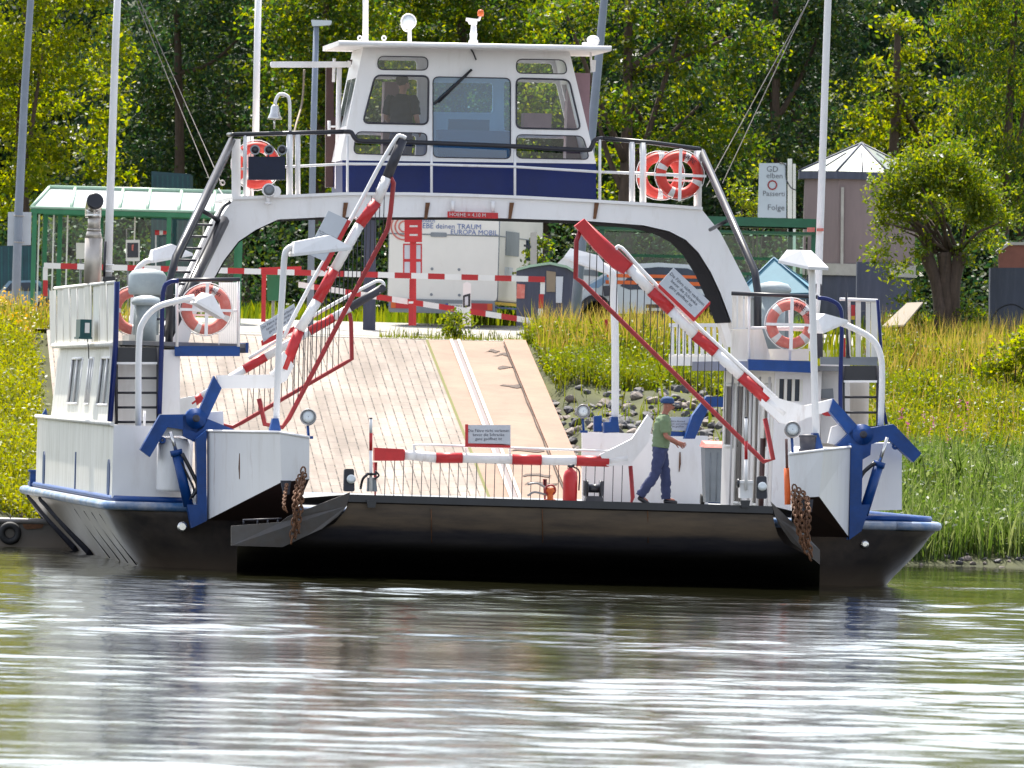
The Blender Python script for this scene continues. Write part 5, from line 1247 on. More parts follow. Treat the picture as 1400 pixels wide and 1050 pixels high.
bk2 = N(nt, 'ShaderNodeMix', data_type='RGBA'); fj = N(nt, 'ShaderNodeMath', operation='MULTIPLY'); nt.links.new(bk.outputs['Fac'], fj.inputs[0]); nt.links.new(rj.outputs[0], fj.inputs[1]); nt.links.new(fj.outputs[0], bk2.inputs[0]); nt.links.new(bk.outputs[0], mx.inputs[6])
bk.inputs['Mortar'].default_value = (.27, .225, .185, 1); bk2.inputs[7].default_value = (.055, .045, .035, 1); nt.links.new(bk.outputs[0], bk2.inputs[6]); nt.links.new(bk2.outputs[2], mx.inputs[6]); nt.links.new(r_.outputs[0], mx.inputs[7])
mpt = N(nt, 'ShaderNodeMapping'); mpt.inputs['Scale'].default_value = (1.3, .12, 1); nt.links.new(mp.outputs[0], mpt.inputs[0]); nty = N(nt, 'ShaderNodeTexNoise', Scale=1.0, Detail=7.0, Roughness=.6); nt.links.new(mpt.outputs[0], nty.inputs[0])
rty = ramp(nt, .38, (.66, .63, .60, 1), .60, (1.05, 1.03, 1.02, 1)); nt.links.new(nty.outputs[0], rty.inputs[0]); mxt = N(nt, 'ShaderNodeMix', data_type='RGBA', blend_type='MULTIPLY'); mxt.inputs[0].default_value = 1; nt.links.new(mx.outputs[2], mxt.inputs[6]); nt.links.new(rty.outputs[0], mxt.inputs[7]); mx = mxt
n2 = N(nt, 'ShaderNodeTexNoise', Scale=9.0, Detail=6.0); nt.links.new(tc.outputs['Object'], n2.inputs[0])
mx2 = N(nt, 'ShaderNodeMix', data_type='RGBA'); mf_ = N(nt, 'ShaderNodeMath', operation='MULTIPLY'); r2 = ramp(nt, .62, (0, 0, 0, 1), .68, (1, 1, 1, 1)); nt.links.new(n2.outputs[0], r2.inputs[0]); mf_.inputs[1].default_value = .35; nt.links.new(r2.outputs[0], mf_.inputs[0]); nt.links.new(mf_.outputs[0], mx2.inputs[0]); nt.links.new(mx.outputs[2], mx2.inputs[6]); mx2.inputs[7].default_value = (.20, .19, .10, 1)
nt.links.new(mx2.outputs[2], b_.inputs['Base Color']); b_.inputs['Roughness'].default_value = .9
bp = N(nt, 'ShaderNodeBump', Strength=.5, Distance=.02); inv = N(nt, 'ShaderNodeMath', operation='SUBTRACT'); inv.inputs[0].default_value = 1; nt.links.new(bk.outputs['Fac'], inv.inputs[1]); nt.links.new(inv.outputs[0], bp.inputs['Height']); nt.links.new(bp.outputs[0], b_.inputs['Normal'])
MATS['paving'] = m
def lx(L_, o=0): return lambda y: line_x(*L_, y) + o
sl = strip('landing_ramp', xA, lx(L_B), 0.0, ['paving'], 6); tag(sl, None, None, kind='structure')
o = strip('concrete_slab', lx(L_B, .006), lx(L_D), .004, ['slab'], 4); o.parent = sl
o = strip('kerb_slab', lx(L_D, .004), lx(L_E), .05, ['kerb'], 2, 0, .35); o.parent = sl
for L_ in (L_R1, L_R2):
    o = strip('guide_rail', lx(L_, -.03), lx(L_, .03), .035, ['slab_rail'], 1, 0, .03); o.parent = sl
o = strip('rail_gap', lx(L_R1, .035), lx(L_R2, -.035), .010, ['brown'], 1); o.parent = sl
o = strip('joint', lx(L_B, -.02), lx(L_B, .03), .010, ['grass_y'], 1); o.parent = sl
def hole(pts):
    mb = MB(); P = [S(x, y) + Vector((0, 0, .016)) for x, y in pts]; mb.add(P, [list(range(len(P)))]); return mb
rs = random.Random(3)
for cx, cy, w, h in ((707, 528, 22, 2.2), (693, 503, 13, 1.6), (691, 486, 14, 1.8), (722, 616, 20, 2.2), (735, 651, 22, 1.6), (735, 662, 22, 1.6), (672, 481, 9, 1.4)):
    pts = []
    for k in range(16):
        a = 2 * math.pi * k / 16; q = 1 + rs.uniform(-.3, .3); pts.append((cx + w * math.cos(a) * q + (3 if math.sin(a) < 0 else 0), cy + h * math.sin(a) * q + 1.5 * math.sin(cx + k)))
    o = hole(pts).build('worn_hole', 'bark'); o.parent = sl
mb = MB()
for L_, a in ((L_D, -.03),):
    P = [(line_x(*L_, y) + a + .012 * math.sin(y * 1.1) * math.sin(y), y, ZS(y) + .050) for y in np.arange(24, CREST, .4)]
    mb.tube(P, .009, 4)
o = mb.build('crack', 'bark'); o.parent = sl
# water
xs = np.concatenate([[-900, -300, -100, -40, -22, -15], np.arange(-11.5, 11.51, .11), [15, 22, 40, 100, 300, 900]]); ys = np.concatenate([[-700, -300, -170, -130, -112], np.arange(-100, 27.01, .085), [29, 32]])
wr_ = np.random.default_rng(21); X, Y = np.meshgrid(xs, ys); Zw = np.zeros_like(X); NW = 70
for k in range(NW):
    lam = .34 * (3.4 / .34) ** wr_.random(); th = wr_.normal(0, .62) + .25; kk = 2 * math.pi / lam
    amp = SLOPE / kk * math.sqrt(2.0 / NW) * (1.25 if lam < 2 else .9)
    Zw += amp * np.sin(kk * (X * math.sin(th) + Y * math.cos(th)) + wr_.uniform(0, 6.28))
fade = np.clip((12.5 - np.abs(X)) / 2, 0, 1) * np.clip((Y + 108) / 8, 0, 1) * np.clip((27 - Y) / 4, .0, 1)
calm = .75 + .25 * np.clip((4 - Y) / 30, 0, 1); gust = .85 + .5 * np.sin(X * .31 + Y * .11 + 1) * np.sin(Y * .17 - X * .2) + .2 * np.sin(Y * .43 + X * .12)
Zw = Zw * fade * calm * gust
ny, nx = X.shape; me = bpy.data.meshes.new('river_water'); me.vertices.add(nx * ny); me.vertices.foreach_set('co', np.stack([X, Y, Zw], 2).astype(np.float32).reshape(-1))
ii = np.arange(ny * nx).reshape(ny, nx); Q_ = np.stack([ii[:-1, :-1], ii[:-1, 1:], ii[1:, 1:], ii[1:, :-1]], 2).reshape(-1, 4); nq = len(Q_)
me.loops.add(nq * 4); me.loops.foreach_set('vertex_index', Q_.reshape(-1).astype(np.int32)); me.polygons.add(nq); me.polygons.foreach_set('loop_start', np.arange(0, nq * 4, 4, dtype=np.int32)); me.polygons.foreach_set('loop_total', np.full(nq, 4, dtype=np.int32)); me.polygons.foreach_set('use_smooth', np.ones(nq, dtype=bool)); me.update(calc_edges=True)
m, nt, b_ = nodes('water'); b_.inputs['Base Color'].default_value = (.014, .014, .006, 1); b_.inputs['Roughness'].default_value = .03; b_.inputs['IOR'].default_value = 1.333; b_.inputs['Specular IOR Level'].default_value = .5
tc = N(nt, 'ShaderNodeTexCoord')
def wv(sc_, st, dist, h, prev, det=3.0):
    mp = N(nt, 'ShaderNodeMapping'); mp.inputs['Scale'].default_value = st; nt.links.new(tc.outputs['Object'], mp.inputs[0])
    n = N(nt, 'ShaderNodeTexNoise', Scale=sc_, Detail=det, Roughness=.55, Distortion=dist); nt.links.new(mp.outputs[0], n.inputs[0])
    bp = N(nt, 'ShaderNodeBump', Strength=1.0, Distance=h); nt.links.new(n.outputs[0], bp.inputs['Height'])
    if prev: nt.links.new(prev.outputs[0], bp.inputs['Normal'])
    return bp
p = wv(7.0, (.8, 1.2, 1), .4, WAV3, None, 4.0)
nt.links.new(p.outputs[0], b_.inputs['Normal'])
MATS['water'] = m
me.materials.append(m); wo_ = bpy.data.objects.new('river_water', me); COL.objects.link(wo_); wo_['kind'] = 'structure'
# ------------------------------------------------------------------ BACKGROUND THINGS (world coordinates)
def bg(name, label, cat, px, Y, rz=0, group=None, zoff=0):
    x = W(px, 400, Y).x; z = hgt(x, Y) + (.012 if 51 < Y < 68 else 0) + zoff
    return thing(name, label, cat, (x, Y, z), rz, group), Vector((x, Y, z))
def loc(b, rz):                             # local frame -> local (mesh already relative)
    return lambda x, y, z: Vector((x, y, z))
def wtube(mb, pts, r, m=0, n=8): return mb.tube([W(*p) for p in pts], r, n, m)
def wplate(mb, pts, Y, th, m=0): return mb.prism([W(x, y, Y) for x, y in pts], (0, th, 0), m)
# street lamps and poles
t, b = bg('street_lamp', 'tall grey street lamp post at the left carrying a blank white sign', 'street lamp', 22, 56)
mb = MB(); P = [b + Vector((0, 0, -.1)), W(25, 300, 56), W(34, 120, 56), W(42, 0, 56), W(46, -60, 56)]; mb.tube(P, [.088, .085, .075, .066, .06], 14); mb.build('pole', 'poleblue', t, b)
mb = MB(); wplate(mb, [(11, 290), (43, 290), (42, 335), (10, 336)], 56.14, .03); sg = mb.build('sign_panel', 'sign', t, b)
mb = MB()
for y in (295, 331): mb.torus(W(26, y, 56), .10, .015, (0, 0, 1), 14, 6)
mb.pieces('clamp', 'steel', t, b)
t, b = bg('street_lamp', 'slim grey street lamp with a flat head beside the wheelhouse', 'street lamp', 425, 60)
mb = MB(); mb.tube([b, W(428, 200, 60), W(432.5, 33, 60)], [.07, .065, .055], 12); mb.build('pole', 'poleblue', t, b)
mb = MB(); wplate(mb, rounded([(425, 27), (454, 28), (452, 34), (427, 36)], 2), 59.9, .28); mb.build('lamp_head', 'silver', t, b)
t, b = bg('leaning_pole', 'thick blue grey pole leaning right behind the wheelhouse', 'pole', 785, 53, zoff=-.15)
mb = MB(); mb.tube([b, W(795, 330, 53), W(808, 190, 53), W(826, 0, 53), W(830, -50, 53)], [.10, .10, .09, .075, .07], 14); mb.build('pole', 'poleblue', t, b)
mb = MB(); mb.lathe(b, (0, 0, 1), [(.16, 0), (.16, .06), (.11, .08)], 12); mb.build('pole_base', 'steel', t, b)
t, b = bg('support_pillar', 'broad dark slate pillar left of the parked motorhome', 'pillar', 505, 58)
mb = MB(); wplate(mb, [(496, 452), (513, 452), (514, 300), (498, 300)], 58, .25); mb.build('shaft', 'slate', t, b)
mb = MB(); wplate(mb, [(493, 300), (518, 300), (518, 296), (493, 296)], 57.95, .35); mb.build('cap', 'grey', t, b)
# left shelter
YS = 60.0
t, b = bg('waiting_shelter', 'green framed glass waiting shelter with pale sloping roof panels, left bank', 'shelter', 180, YS)
zl = W(45, 285, YS).z; zh = W(65, 255, YS).z
xl_, xr_ = W(42, 300, YS).x, W(330, 300, YS).x; Dp = 1.7
mb = MB()
def rp(u, v): return Vector((xl_ + (xr_ - xl_) * u + (.28 * v if u == 0 else 0), YS + Dp * v, zl + (zh - zl) * v))
us = [0, .19, .42, .55, .70, .86, 1.0]
for i in range(len(us) - 1):
    mb.add([rp(us[i], 0), rp(us[i + 1], 0), rp(us[i + 1], 1), rp(us[i], 1)], [(0, 1, 2, 3)])
ro = mb.build('roof_panel', 'roofpane', t, b)
mb = MB()
for u in us: mb.tube([rp(u, 0) + Vector((0, 0, .02)), rp(u, 1) + Vector((0, 0, .02))], .035, 6)
mb.tube([rp(0, 1) + Vector((0, 0, .02)), rp(1, 1) + Vector((0, 0, .02))], .05, 6); mb.tube([rp(0, 0) + Vector((0, -.01, .02)), rp(1, 0) + Vector((0, -.01, .02))], .035, 6)
mb.pieces('roof_bar', 'palegreen', ro, b)
mb = MB(); mb.box(xl_, xr_, YS - .05, YS + .03, zl - .10, zl - .01)
mb.box(xl_ + .2, xr_, YS + Dp - .06, YS + Dp, zl - .1, zl)
mb.build('gutter', 'green', t, b)
for px, dy in ((46, 0), (61, Dp), (81, Dp), (137, Dp), (230, Dp), (230, 0), (323, Dp), (328, 0)):
    mb = MB(); x = W(px, 350, YS + dy).x; mb.box(x - .045, x + .045, YS + dy - .04, YS + dy + .04, b.z - .05, zl - .08 + (zh - zl) * dy / Dp * .4); mb.build('post', 'green', t, b)
mb = MB()
mb.add([(xl_ + .15, YS + Dp, b.z + .2), (xr_, YS + Dp, b.z + .2), (xr_, YS + Dp, zl), (xl_ + .15, YS + Dp, zl)], [(0, 1, 2, 3)])
mb.add([(xl_ + .05, YS + .1, b.z + .2), (xl_ + .05, YS + Dp - .1, b.z + .2), (xl_ + .05, YS + Dp - .1, zl), (xl_ + .05, YS + .1, zl)], [(0, 1, 2, 3)])
gp = mb.build('glass_wall', 'pane_shelter', t, b)
mb = MB()
for px in (52, 72, 91, 183, 277): x = W(px, 350, YS + .9).x; mb.box(x - .015, x + .015, YS + .95, YS + .98, b.z + .15, zl - .1)
mb.pieces('glazing_bar', 'cream', gp, b)
# things inside and by the shelter
t, b = bg('info_display', 'small white framed dark display board inside the left shelter', 'notice board', 182, YS + .6)
mb = MB(); wplate(mb, [(172, 328), (191, 328), (191, 357), (172, 357)], YS + .6, .05, 0); wplate(mb, [(174, 332), (189, 332), (189, 352), (174, 352)], YS + .585, .01, 1); wplate(mb, [(180, 335), (183, 334), (182, 343), (180, 342)], YS + .575, .006, 2); mb.build('board', ['cream', 'dark', 'ring_faded'], t, b)
mb = MB(); wtube(mb, [(175, 356, YS + .65), (175, 440, YS + .65)], .02); wtube(mb, [(188, 356, YS + .65), (188, 440, YS + .65)], .02); wtube(mb, [(173, 328, YS + .65), (173, 313, YS + .65), (181, 313, YS + .65)], .012); mb.build('stand', 'steel', t, b)
t, b = bg('wind_sock', 'little red and white windsock on a thin rod in the shelter', 'windsock', 212, YS + .5)
mb = MB(); wtube(mb, [(213, 440, YS + .5), (213, 316, YS + .5)], .014); mb.build('rod', 'cream', t, b)
mb = MB(); A, B = W(212, 318, YS + .5), W(232, 318, YS + .5); mb.tube([A, A.lerp(B, .5), B], [.055, .045, .03], 10, 0); mb.tube([A.lerp(B, .3), A.lerp(B, .55)], [.052, .047], 10, 1); mb.build('sock', ['red', 'ring_tape'], t, b)
t, b = bg('notice_sheet', 'plain pale notice board on a post behind the funnel', 'notice board', 108, YS + 1.2)
mb = MB(); wplate(mb, [(104, 332), (116, 332), (116, 354), (104, 354)], YS + 1.2, .03); mb.build('sheet', 'cream', t, b)
mb = MB(); wtube(mb, [(110, 354, YS + 1.22), (110, 440, YS + 1.22)], .025); mb.build('stake', 'steel', t, b)
# red and white gate across the road
YG = 53.0
def gate(name, label, pts, r_, nseg, Y, posts):
    t, b = bg(name, label, 'barrier', pts[0][0], Y)
    mb = MB(); P = [W(x, y, Y) for x, y in pts]
    for i in range(nseg):
        a, c = P[0].lerp(P[1], i / nseg), P[0].lerp(P[1], (i + 1) / nseg); d = (c - a) * .01; z = Vector((0, 0, r_)); yy = Vector((0, .09, 0))
        mb.hexa([a - z, c - z, c + z, a + z], [a - z + yy, c - z + yy, c + z + yy, a + z + yy], 1 if i % 2 else 0)
    mb.build('gate_beam', ['white', 'red'], t, b)
    for pp in posts:
        mb = MB()
        for x, y0, y1, m in pp: wplate(mb, [(x - 3.2, y0), (x + 3.2, y0), (x + 2.8, y1), (x - 3.6, y1)], Y + .02, .07, m)
        mb.build('gate_post', ['white', 'red'], t, b)
gate('road_gate', 'long red and white horizontal road gate crossing the head of the landing ramp', [(60, 363), (745, 382)], .055, 30, YG, [[(62, 365, 383, 0), (62, 383, 405, 1)], [(742, 383, 402, 0), (740, 402, 422, 1), (739, 422, 436, 0)], [(563, 382, 408, 1), (562, 412, 415, 0), (562, 415, 445, 1)]])
gate('road_gate', 'lower red and white gate arm sloping down in front of the motorhome', [(408, 389), (728, 439)], .055, 15, YG + .3, [[(725, 438, 446, 0)]])
t, b = bg('gate_stand', 'red steel gate stand with a short red arm left of the motorhome', 'gate stand', 361, YG + .6)
mb = MB(); wplate(mb, [(354, 366), (412, 364), (412, 370), (354, 371)], YG + .6, .08); mb.build('arm', 'red', t, b)
mb = MB(); wplate(mb, [(358, 370), (364, 370), (363, 440), (357, 440)], YG + .61, .07); mb.build('post', 'red', t, b)
t, b = bg('litter_bin', 'small green litter bin beside the red gate stand', 'bin', 374, YG + 1.2)
mb = MB(); wplate(mb, rounded([(365, 374), (382, 374), (382, 411), (365, 411)], 3), YG + 1.2, .25); mb.build('bin_body', 'green', t, b); mb = MB(); wtube(mb, [(374, 372, YG + 1.5), (373, 442, YG + 1.5)], .03); mb.build('bin_post', 'steel', t, b)
# red emergency column with info board
t, b = bg('information_pillar', 'red information pillar with white swirl sign standing before the motorhome', 'sign pillar', 564, 56)
mb = MB(); wplate(mb, [(553, 298), (577, 298), (577, 331), (553, 331)], 55.9, .1, 0); wplate(mb, [(560, 308), (571, 308), (571, 310.5), (560, 310.5)], 55.89, .01, 1); wplate(mb, [(560, 320), (571, 320), (571, 322.5), (560, 322.5)], 55.89, .01, 1); mb.build('sign_head', ['red', 'ring_tape'], t, b)
mb = MB(); wplate(mb, [(560.5, 331), (569, 331), (569, 445), (560.5, 445)], 55.95, .08); mb.build('post', 'red', t, b)
mb = MB(); wplate(mb, [(551, 333), (577, 333), (577, 375), (551, 375)], 55.97, .03, 0); wplate(mb, [(553, 335), (575, 335), (575, 354), (553, 354)], 55.962, .006, 1); wplate(mb, [(553, 358), (575, 358), (575, 374), (553, 374)], 55.962, .006, 1); mb.build('timetable_frame', ['red', 'sign'], t, b)
t, b = bg('guide_post', 'white roadside guide post with a black band before the motorhome', 'guide post', 639, 54)
mb = MB(); wplate(mb, [(632, 446), (644, 446), (644, 388), (638, 385), (633, 388)], 54, .1, 0); wplate(mb, [(633, 404), (643, 401), (643, 419), (633, 421)], 53.99, .008, 1); wplate(mb, [(635.5, 406), (640, 405), (640, 417), (635.5, 418)], 53.982, .006, 2); mb.build('post_body', ['white', 'black', 'sign'], t, b)
# motorhome ---------------------------------------------------------------
YC = 63.0; ss = SCL(YC)
c = W(605, 440, YC); RZ = R(-9.0)
t, b = bg('motorhome', 'cream white motorhome parked with its rear towards the river', 'motorhome', 605, YC, RZ)
wd = 1.13; zT = 3.0; zB = .55
mb = MB(); P = rounded([(-wd, zB), (wd, zB), (wd, zT), (-wd, zT)], .10); mb.prism([(x, 0, z) for x, z in P], (0, 5.2, 0)); mb.prism([(-wd + .02, 5.2, zB), (wd - .02, 5.2, zB), (wd - .05, 5.2, zT - .1), (-wd + .05, 5.2, zT - .1)], (0, .9, 0))
body = mb.build('body', 'cream', t)
mb = MB(); ztop = b.z
def mz(py): return W(605, py, YC).z - b.z
mb.tube([(-wd - .004, -.006, mz(321)), (wd + .004, -.006, mz(321))], .014, 6)
for x in (-wd, wd): mb.tube([(x, .02, zB), (x, .02, zT)], .02, 6)
mb.tube([(wd + .005, 0, mz(321)), (wd + .005, 5, mz(321))], .012, 6)
mb.prism(rounded([(-.28, -.02, mz(324)), (.06, -.02, mz(324)), (.06, -.02, mz(318)), (-.28, -.02, mz(318))], .03), (0, .02, 0))
mb.build('body_trim', 'grey', body)
mb = MB()
mb.box(-wd, wd, -.012, -.002, mz(415), mz(411), 0); mb.box(-wd, wd, -.014, -.002, mz(419.5), mz(417.5), 1); mb.box(wd + .002, wd + .012, .02, 4.8, mz(415), mz(411), 0); mb.box(wd + .002, wd + .014, .02, 4.8, mz(419.5), mz(417.5), 1)
mb.build('side_stripe', ['yellow', 'inkblue'], body)
mb = MB()
for txt, x, py, s_ in (("Einfach", -.78 + .42, 302, .12), ("LEBE deinen TRAUM", .12, 309.5, .15), ("EUROPA MOBIL", .62, 317, .14)):
    mb.text(txt, lambda X, Z: Vector((x + X, -.012, mz(py) + Z)), s_)
mb.build('lettering', 'fadedblue', body)
mb = MB(); 
for q, rr in enumerate((.30, .21, .12)):
    mb.torus((-.83, -.008, mz(311)), rr * .9, .016, (0, 1, 0), 24, 6, None, R(60), R(300))
mb.build('swirl_emblem', 'ring_faded', body)
mb = MB(); mb.prism(rounded([(-wd + .03, -.06, .28), (wd - .03, -.06, .28), (wd - .03, -.06, .56), (-wd + .03, -.06, .56)], .06), (0, .3, 0), 0); bu = mb.build('bumper', 'grey', t)
for x in (-.83, .83):
    mb = MB(); mb.box(x - .22, x + .22, -.075, -.05, .36, .50, 0); mb.box(x - .22 if x < 0 else x + .12, x - .12 if x < 0 else x + .22, -.08, -.05, .36, .50, 1); mb.build('tail_light', ['red', 'orange'], bu)
mb = MB(); mb.box(.08, .62, -.075, -.06, .36, .48, 0); mb.box(.08, .14, -.08, -.06, .36, .48, 1); mb.text("SAW LF 21", lambda X, Z: Vector((.385 + X, -.078, .42 + Z)), .095, 2); mb.build('number_plate', ['ring_tape', 'inkblue', 'ink'], bu)
mb = MB()
mb.box(wd + .004, wd + .02, .9, 2.6, mz(346), mz(313), 0); mb.box(wd + .004, wd + .02, 3.6, 4.9, mz(350), mz(322), 1); mb.pieces('side_window', ['grey', 'carglass'], body)
mb = MB(); mb.box(wd + .004, wd + .014, .9, 1.9, mz(378), mz(362)); mb.box(wd + .004, wd + .014, 2.8, 3.4, mz(380), mz(362)); mb.pieces('service_hatch', 'sign', body)
for y in (1.3, 5.0):
    for x in (-wd + .15, wd - .13):
        mb = MB(); mb.lathe((x, y, .34), (1, 0, 0), [(.2, -.1), (.34, -.1), (.34, .1), (.2, .11), (.18, .06), (.01, .06)], 20); mb.build('wheel', 'tyre', t)
mb = MB(); mb.tube([(wd + .02, 4.9, mz(330)), (wd + .25, 4.9, mz(330)), (wd + .25, 4.9, mz(312))], .02, 6); mb.box(wd + .18, wd + .32, 4.8, 4.95, mz(338), mz(312)); mb.build('wing_mirror', 'black', body)
mb = MB()
for x, py in ((-.23, 368), (.33, 368), (-.23, 403), (.35, 403)): mb.lathe((x, -.012, mz(py)), (0, 1, 0), [(.03, 0), (.03, .02)], 10)
mb.pieces('lock', 'grey', body)
# grey post next to the motorhome cab
t, b = bg('concrete_post', 'square pale yellowish post beside the motorhome cab', 'post', 729, 61)
mb = MB(); wplate(mb, [(725, 318), (734, 317), (734, 440), (725, 440)], 61, .2); mb.build('shaft', 'concrete', t, b); mb = MB(); wplate(mb, [(716, 334), (726, 336), (726, 339), (716, 337)], 60.98, .05); mb.pieces('bracket', 'black', t, b)
# blue kiosk
YK = 57.0
t, b = bg('sales_kiosk', 'small dark blue kiosk with a pale arched roof right of the motorhome', 'kiosk', 755, YK)
mb = MB(); top_ = [(706, 371), (724, 366), (752, 362), (775, 367), (793, 378)]
mb.prism([W(x, y, YK) for x, y in [(706, 445), (793, 445)] + top_[::-1]], (0, 1.6, 0)); kb = mb.build('kiosk_body', 'slate', t, b)
mb = MB()
for i in range(4):
    a, c = W(*top_[i], YK), W(*top_[i + 1], YK); u = Vector((0, -.1, .006)); k = Vector((0, 1.8, 0)); z = Vector((0, 0, .05)); mb.hexa([a + u, c + u, c + u + z, a + u + z], [a + u + k, c + u + k, c + u + z + k, a + u + z + k])
mb.build('roof', 'palegreen', t, b)
mb = MB(); wplate(mb, [(747, 370), (760, 372), (759, 399), (747, 399)], YK - .03, .03, 0); wplate(mb, [(760, 378), (770, 378), (768, 414), (760, 414)], YK - .03, .03, 1); wplate(mb, [(707, 388), (718, 389), (717, 408), (706, 408)], YK - .03, .03, 2); mb.pieces('poster', ['panelwood', 'sign', 'ring_faded'], kb, b)
# silver car with a dark window band
YV = 60.0
t, b = bg('silver_car', 'silver estate car with orange stripes over its dark windows, behind the weeds', 'car', 880, YV)
def cw(x, y, d=0): return W(x, y, YV + d)
mb = MB(); side = [(792, 428), (795, 400), (806, 386), (832, 370), (862, 361), (900, 359), (945, 362), (972, 372), (985, 390), (990, 428)]
mb.prism([cw(*p) for p in side], (0, 1.7, 0)); cb_ = mb.build('body', 'silver', t, b)
mb = MB(); wplate(mb, [(848, 391), (868, 368), (900, 365), (940, 367), (966, 378), (974, 395), (860, 396)], YV - .015, .02); mb.build('side_window', 'carglass', cb_, b)
mb = MB(); wplate(mb, [(830, 374), (962, 377), (962, 381), (830, 379)], YV - .03, .02); wplate(mb, [(828, 383), (965, 386), (965, 391), (828, 388)], YV - .03, .02); mb.pieces('orange_stripe', 'orange', cb_, b)
mb = MB(); mb.add([cw(797, 394, -.02), cw(833, 371, .1), cw(833, 371, 1.6), cw(797, 394, 1.6)], [(0, 1, 2, 3)]); wplate(mb, [(800, 393), (834, 373), (842, 374), (818, 394)], YV - .02, .02); mb.build('windscreen', 'windscreen', cb_, b)
mb = MB(); wplate(mb, [(824, 391), (836, 390), (837, 404), (826, 405)], YV - .25, .2); mb.build('wing_mirror', 'dark', cb_, b)
for px in (814, 955):
    mb = MB(); mb.lathe(cw(px, 425, .08), (0, -1, 0), [(.01, .06), (.19, .06), (.2, .12), (.33, .12), (.33, -.1)], 22); mb.build('wheel', 'tyre', t, b)
# white canopy roof (car behind)
t, b = bg('camper_trailer', 'white low trailer roof showing behind the blue kiosk', 'trailer', 795, 62.5)
mb = MB(); wplate(mb, [(762, 440), (762, 360), (777, 346), (826, 358), (828, 440)], 62.5, 1.5); tb = mb.build('body', 'white', t, b)
mb = MB(); wplate(mb, [(764, 366), (822, 370), (822, 378), (764, 374)], 62.48, .02); mb.build('trim_band', 'grey', tb, b)
# bench
t, b = bg('park_bench', 'dark slatted park bench among the weeds', 'bench', 896, 55.0)
mb = MB(); wplate(mb, [(883, 416), (907, 416), (907, 421), (883, 421)], 55.2, .03); wplate(mb, [(883, 425), (907, 425), (907, 431), (883, 431)], 55.2, .03); mb.build('backrest', 'brown', t, b)
mb = MB(); wplate(mb, [(883, 441), (912, 441), (912, 443.5), (883, 443.5)], 54.8, .4); mb.build('seat', 'panelwood', t, b)
for px in (887, 904): mb = MB(); wplate(mb, [(px, 416), (px + 3, 416), (px + 3, 455), (px, 455)], 55.24, .06); mb.build('leg', 'dark', t, b)
t, b = bg('marker_stake', 'short red and white marker stake in the weeds', 'stake', 829, 49.0)
mb = MB(); wplate(mb, [(826, 437), (832, 436), (831, 464), (826, 464)], 49, .05, 0); wplate(mb, [(826, 464), (831, 464), (829, 485), (824, 485)], 49, .05, 1); mb.build('stake_body', ['red', 'white'], t, b)
# right green shelter
YS2 = 62.0
t, b = bg('waiting_shelter', 'dark green flat roofed glass shelter behind the blue parasol', 'shelter', 1000, YS2)
mb = MB(); A = W(780, 289, YS2 - .3); B = W(1116, 297, YS2 - .3); z0 = A.z - .02; mb.box(A.x, B.x, YS2 - .3, YS2 + 1.8, z0 - .18, z0); mb.box(A.x + .1, B.x - .02, YS2 - .1, YS2 + 1.6, z0 - .32, z0 - .27)
mb.build('roof', 'dkgreen', t, b)
for px, dy in ((1112, 0), (1080, 1.5), (960, 1.5), (820, 1.5), (822, 0), (980, 1.5)):
    mb = MB(); x = W(px, 350, YS2 + dy).x; mb.box(x - .05, x + .05, YS2 + dy, YS2 + dy + .08, b.z - .05, z0 - .18); mb.build('post', 'dkgreen', t, b)
mb = MB(); mb.add([(A.x + .2, YS2 + 1.48, b.z + .15), (B.x - .2, YS2 + 1.48, b.z + .15), (B.x - .2, YS2 + 1.48, z0 - .3), (A.x + .2, YS2 + 1.48, z0 - .3)], [(0, 1, 2, 3)])
mb.add([(B.x - .15, YS2 + .1, b.z + .15), (B.x - .15, YS2 + 1.45, b.z + .15), (B.x - .15, YS2 + 1.45, z0 - .3), (B.x - .15, YS2 + .1, z0 - .3)], [(0, 1, 2, 3)]); gp = mb.build('glass_wall', 'pane_green', t, b)
mb = MB()
for py in (350, 371): a = W(900, py, YS2 + 1.46); mb.box(A.x + .2, B.x - .2, YS2 + 1.44, YS2 + 1.47, a.z - .03, a.z + .03)
mb.pieces('glazing_bar', 'green', gp, b)
# blue parasol
t, b = bg('market_parasol', 'turquoise square market parasol half open by the green shelter', 'parasol', 1060, 56.0)
cx, cz = W(1058, 353, 56), 0
mb = MB(); rim = [W(1008, 402, 55.3), W(1112, 400, 55.3), W(1116, 396, 57.4), W(1012, 397, 57.4)]; 
mb.add([cx] + rim, [(0, 1, 2), (0, 2, 3), (0, 3, 4), (0, 4, 1)])
for i in range(4):
    a, c = rim[i], rim[(i + 1) % 4]; d = Vector((0, 0, -.13)); mb.add([a, c, c + d, a + d], [(0, 1, 2, 3)], 1)
mb.build('canopy', ['tentlight', 'tent'], t, b)
mb = MB()
for p in rim: mb.tube([cx + Vector((0, 0, .01)), p + Vector((0, 0, .01))], .018, 5)
mb.pieces('rib', 'tent', t, b)
mb = MB(); mb.tube([(cx.x, cx.y + .3, b.z), (cx.x, cx.y + .3, cx.z)], .03, 8); mb.build('pole', 'cream', t, b)
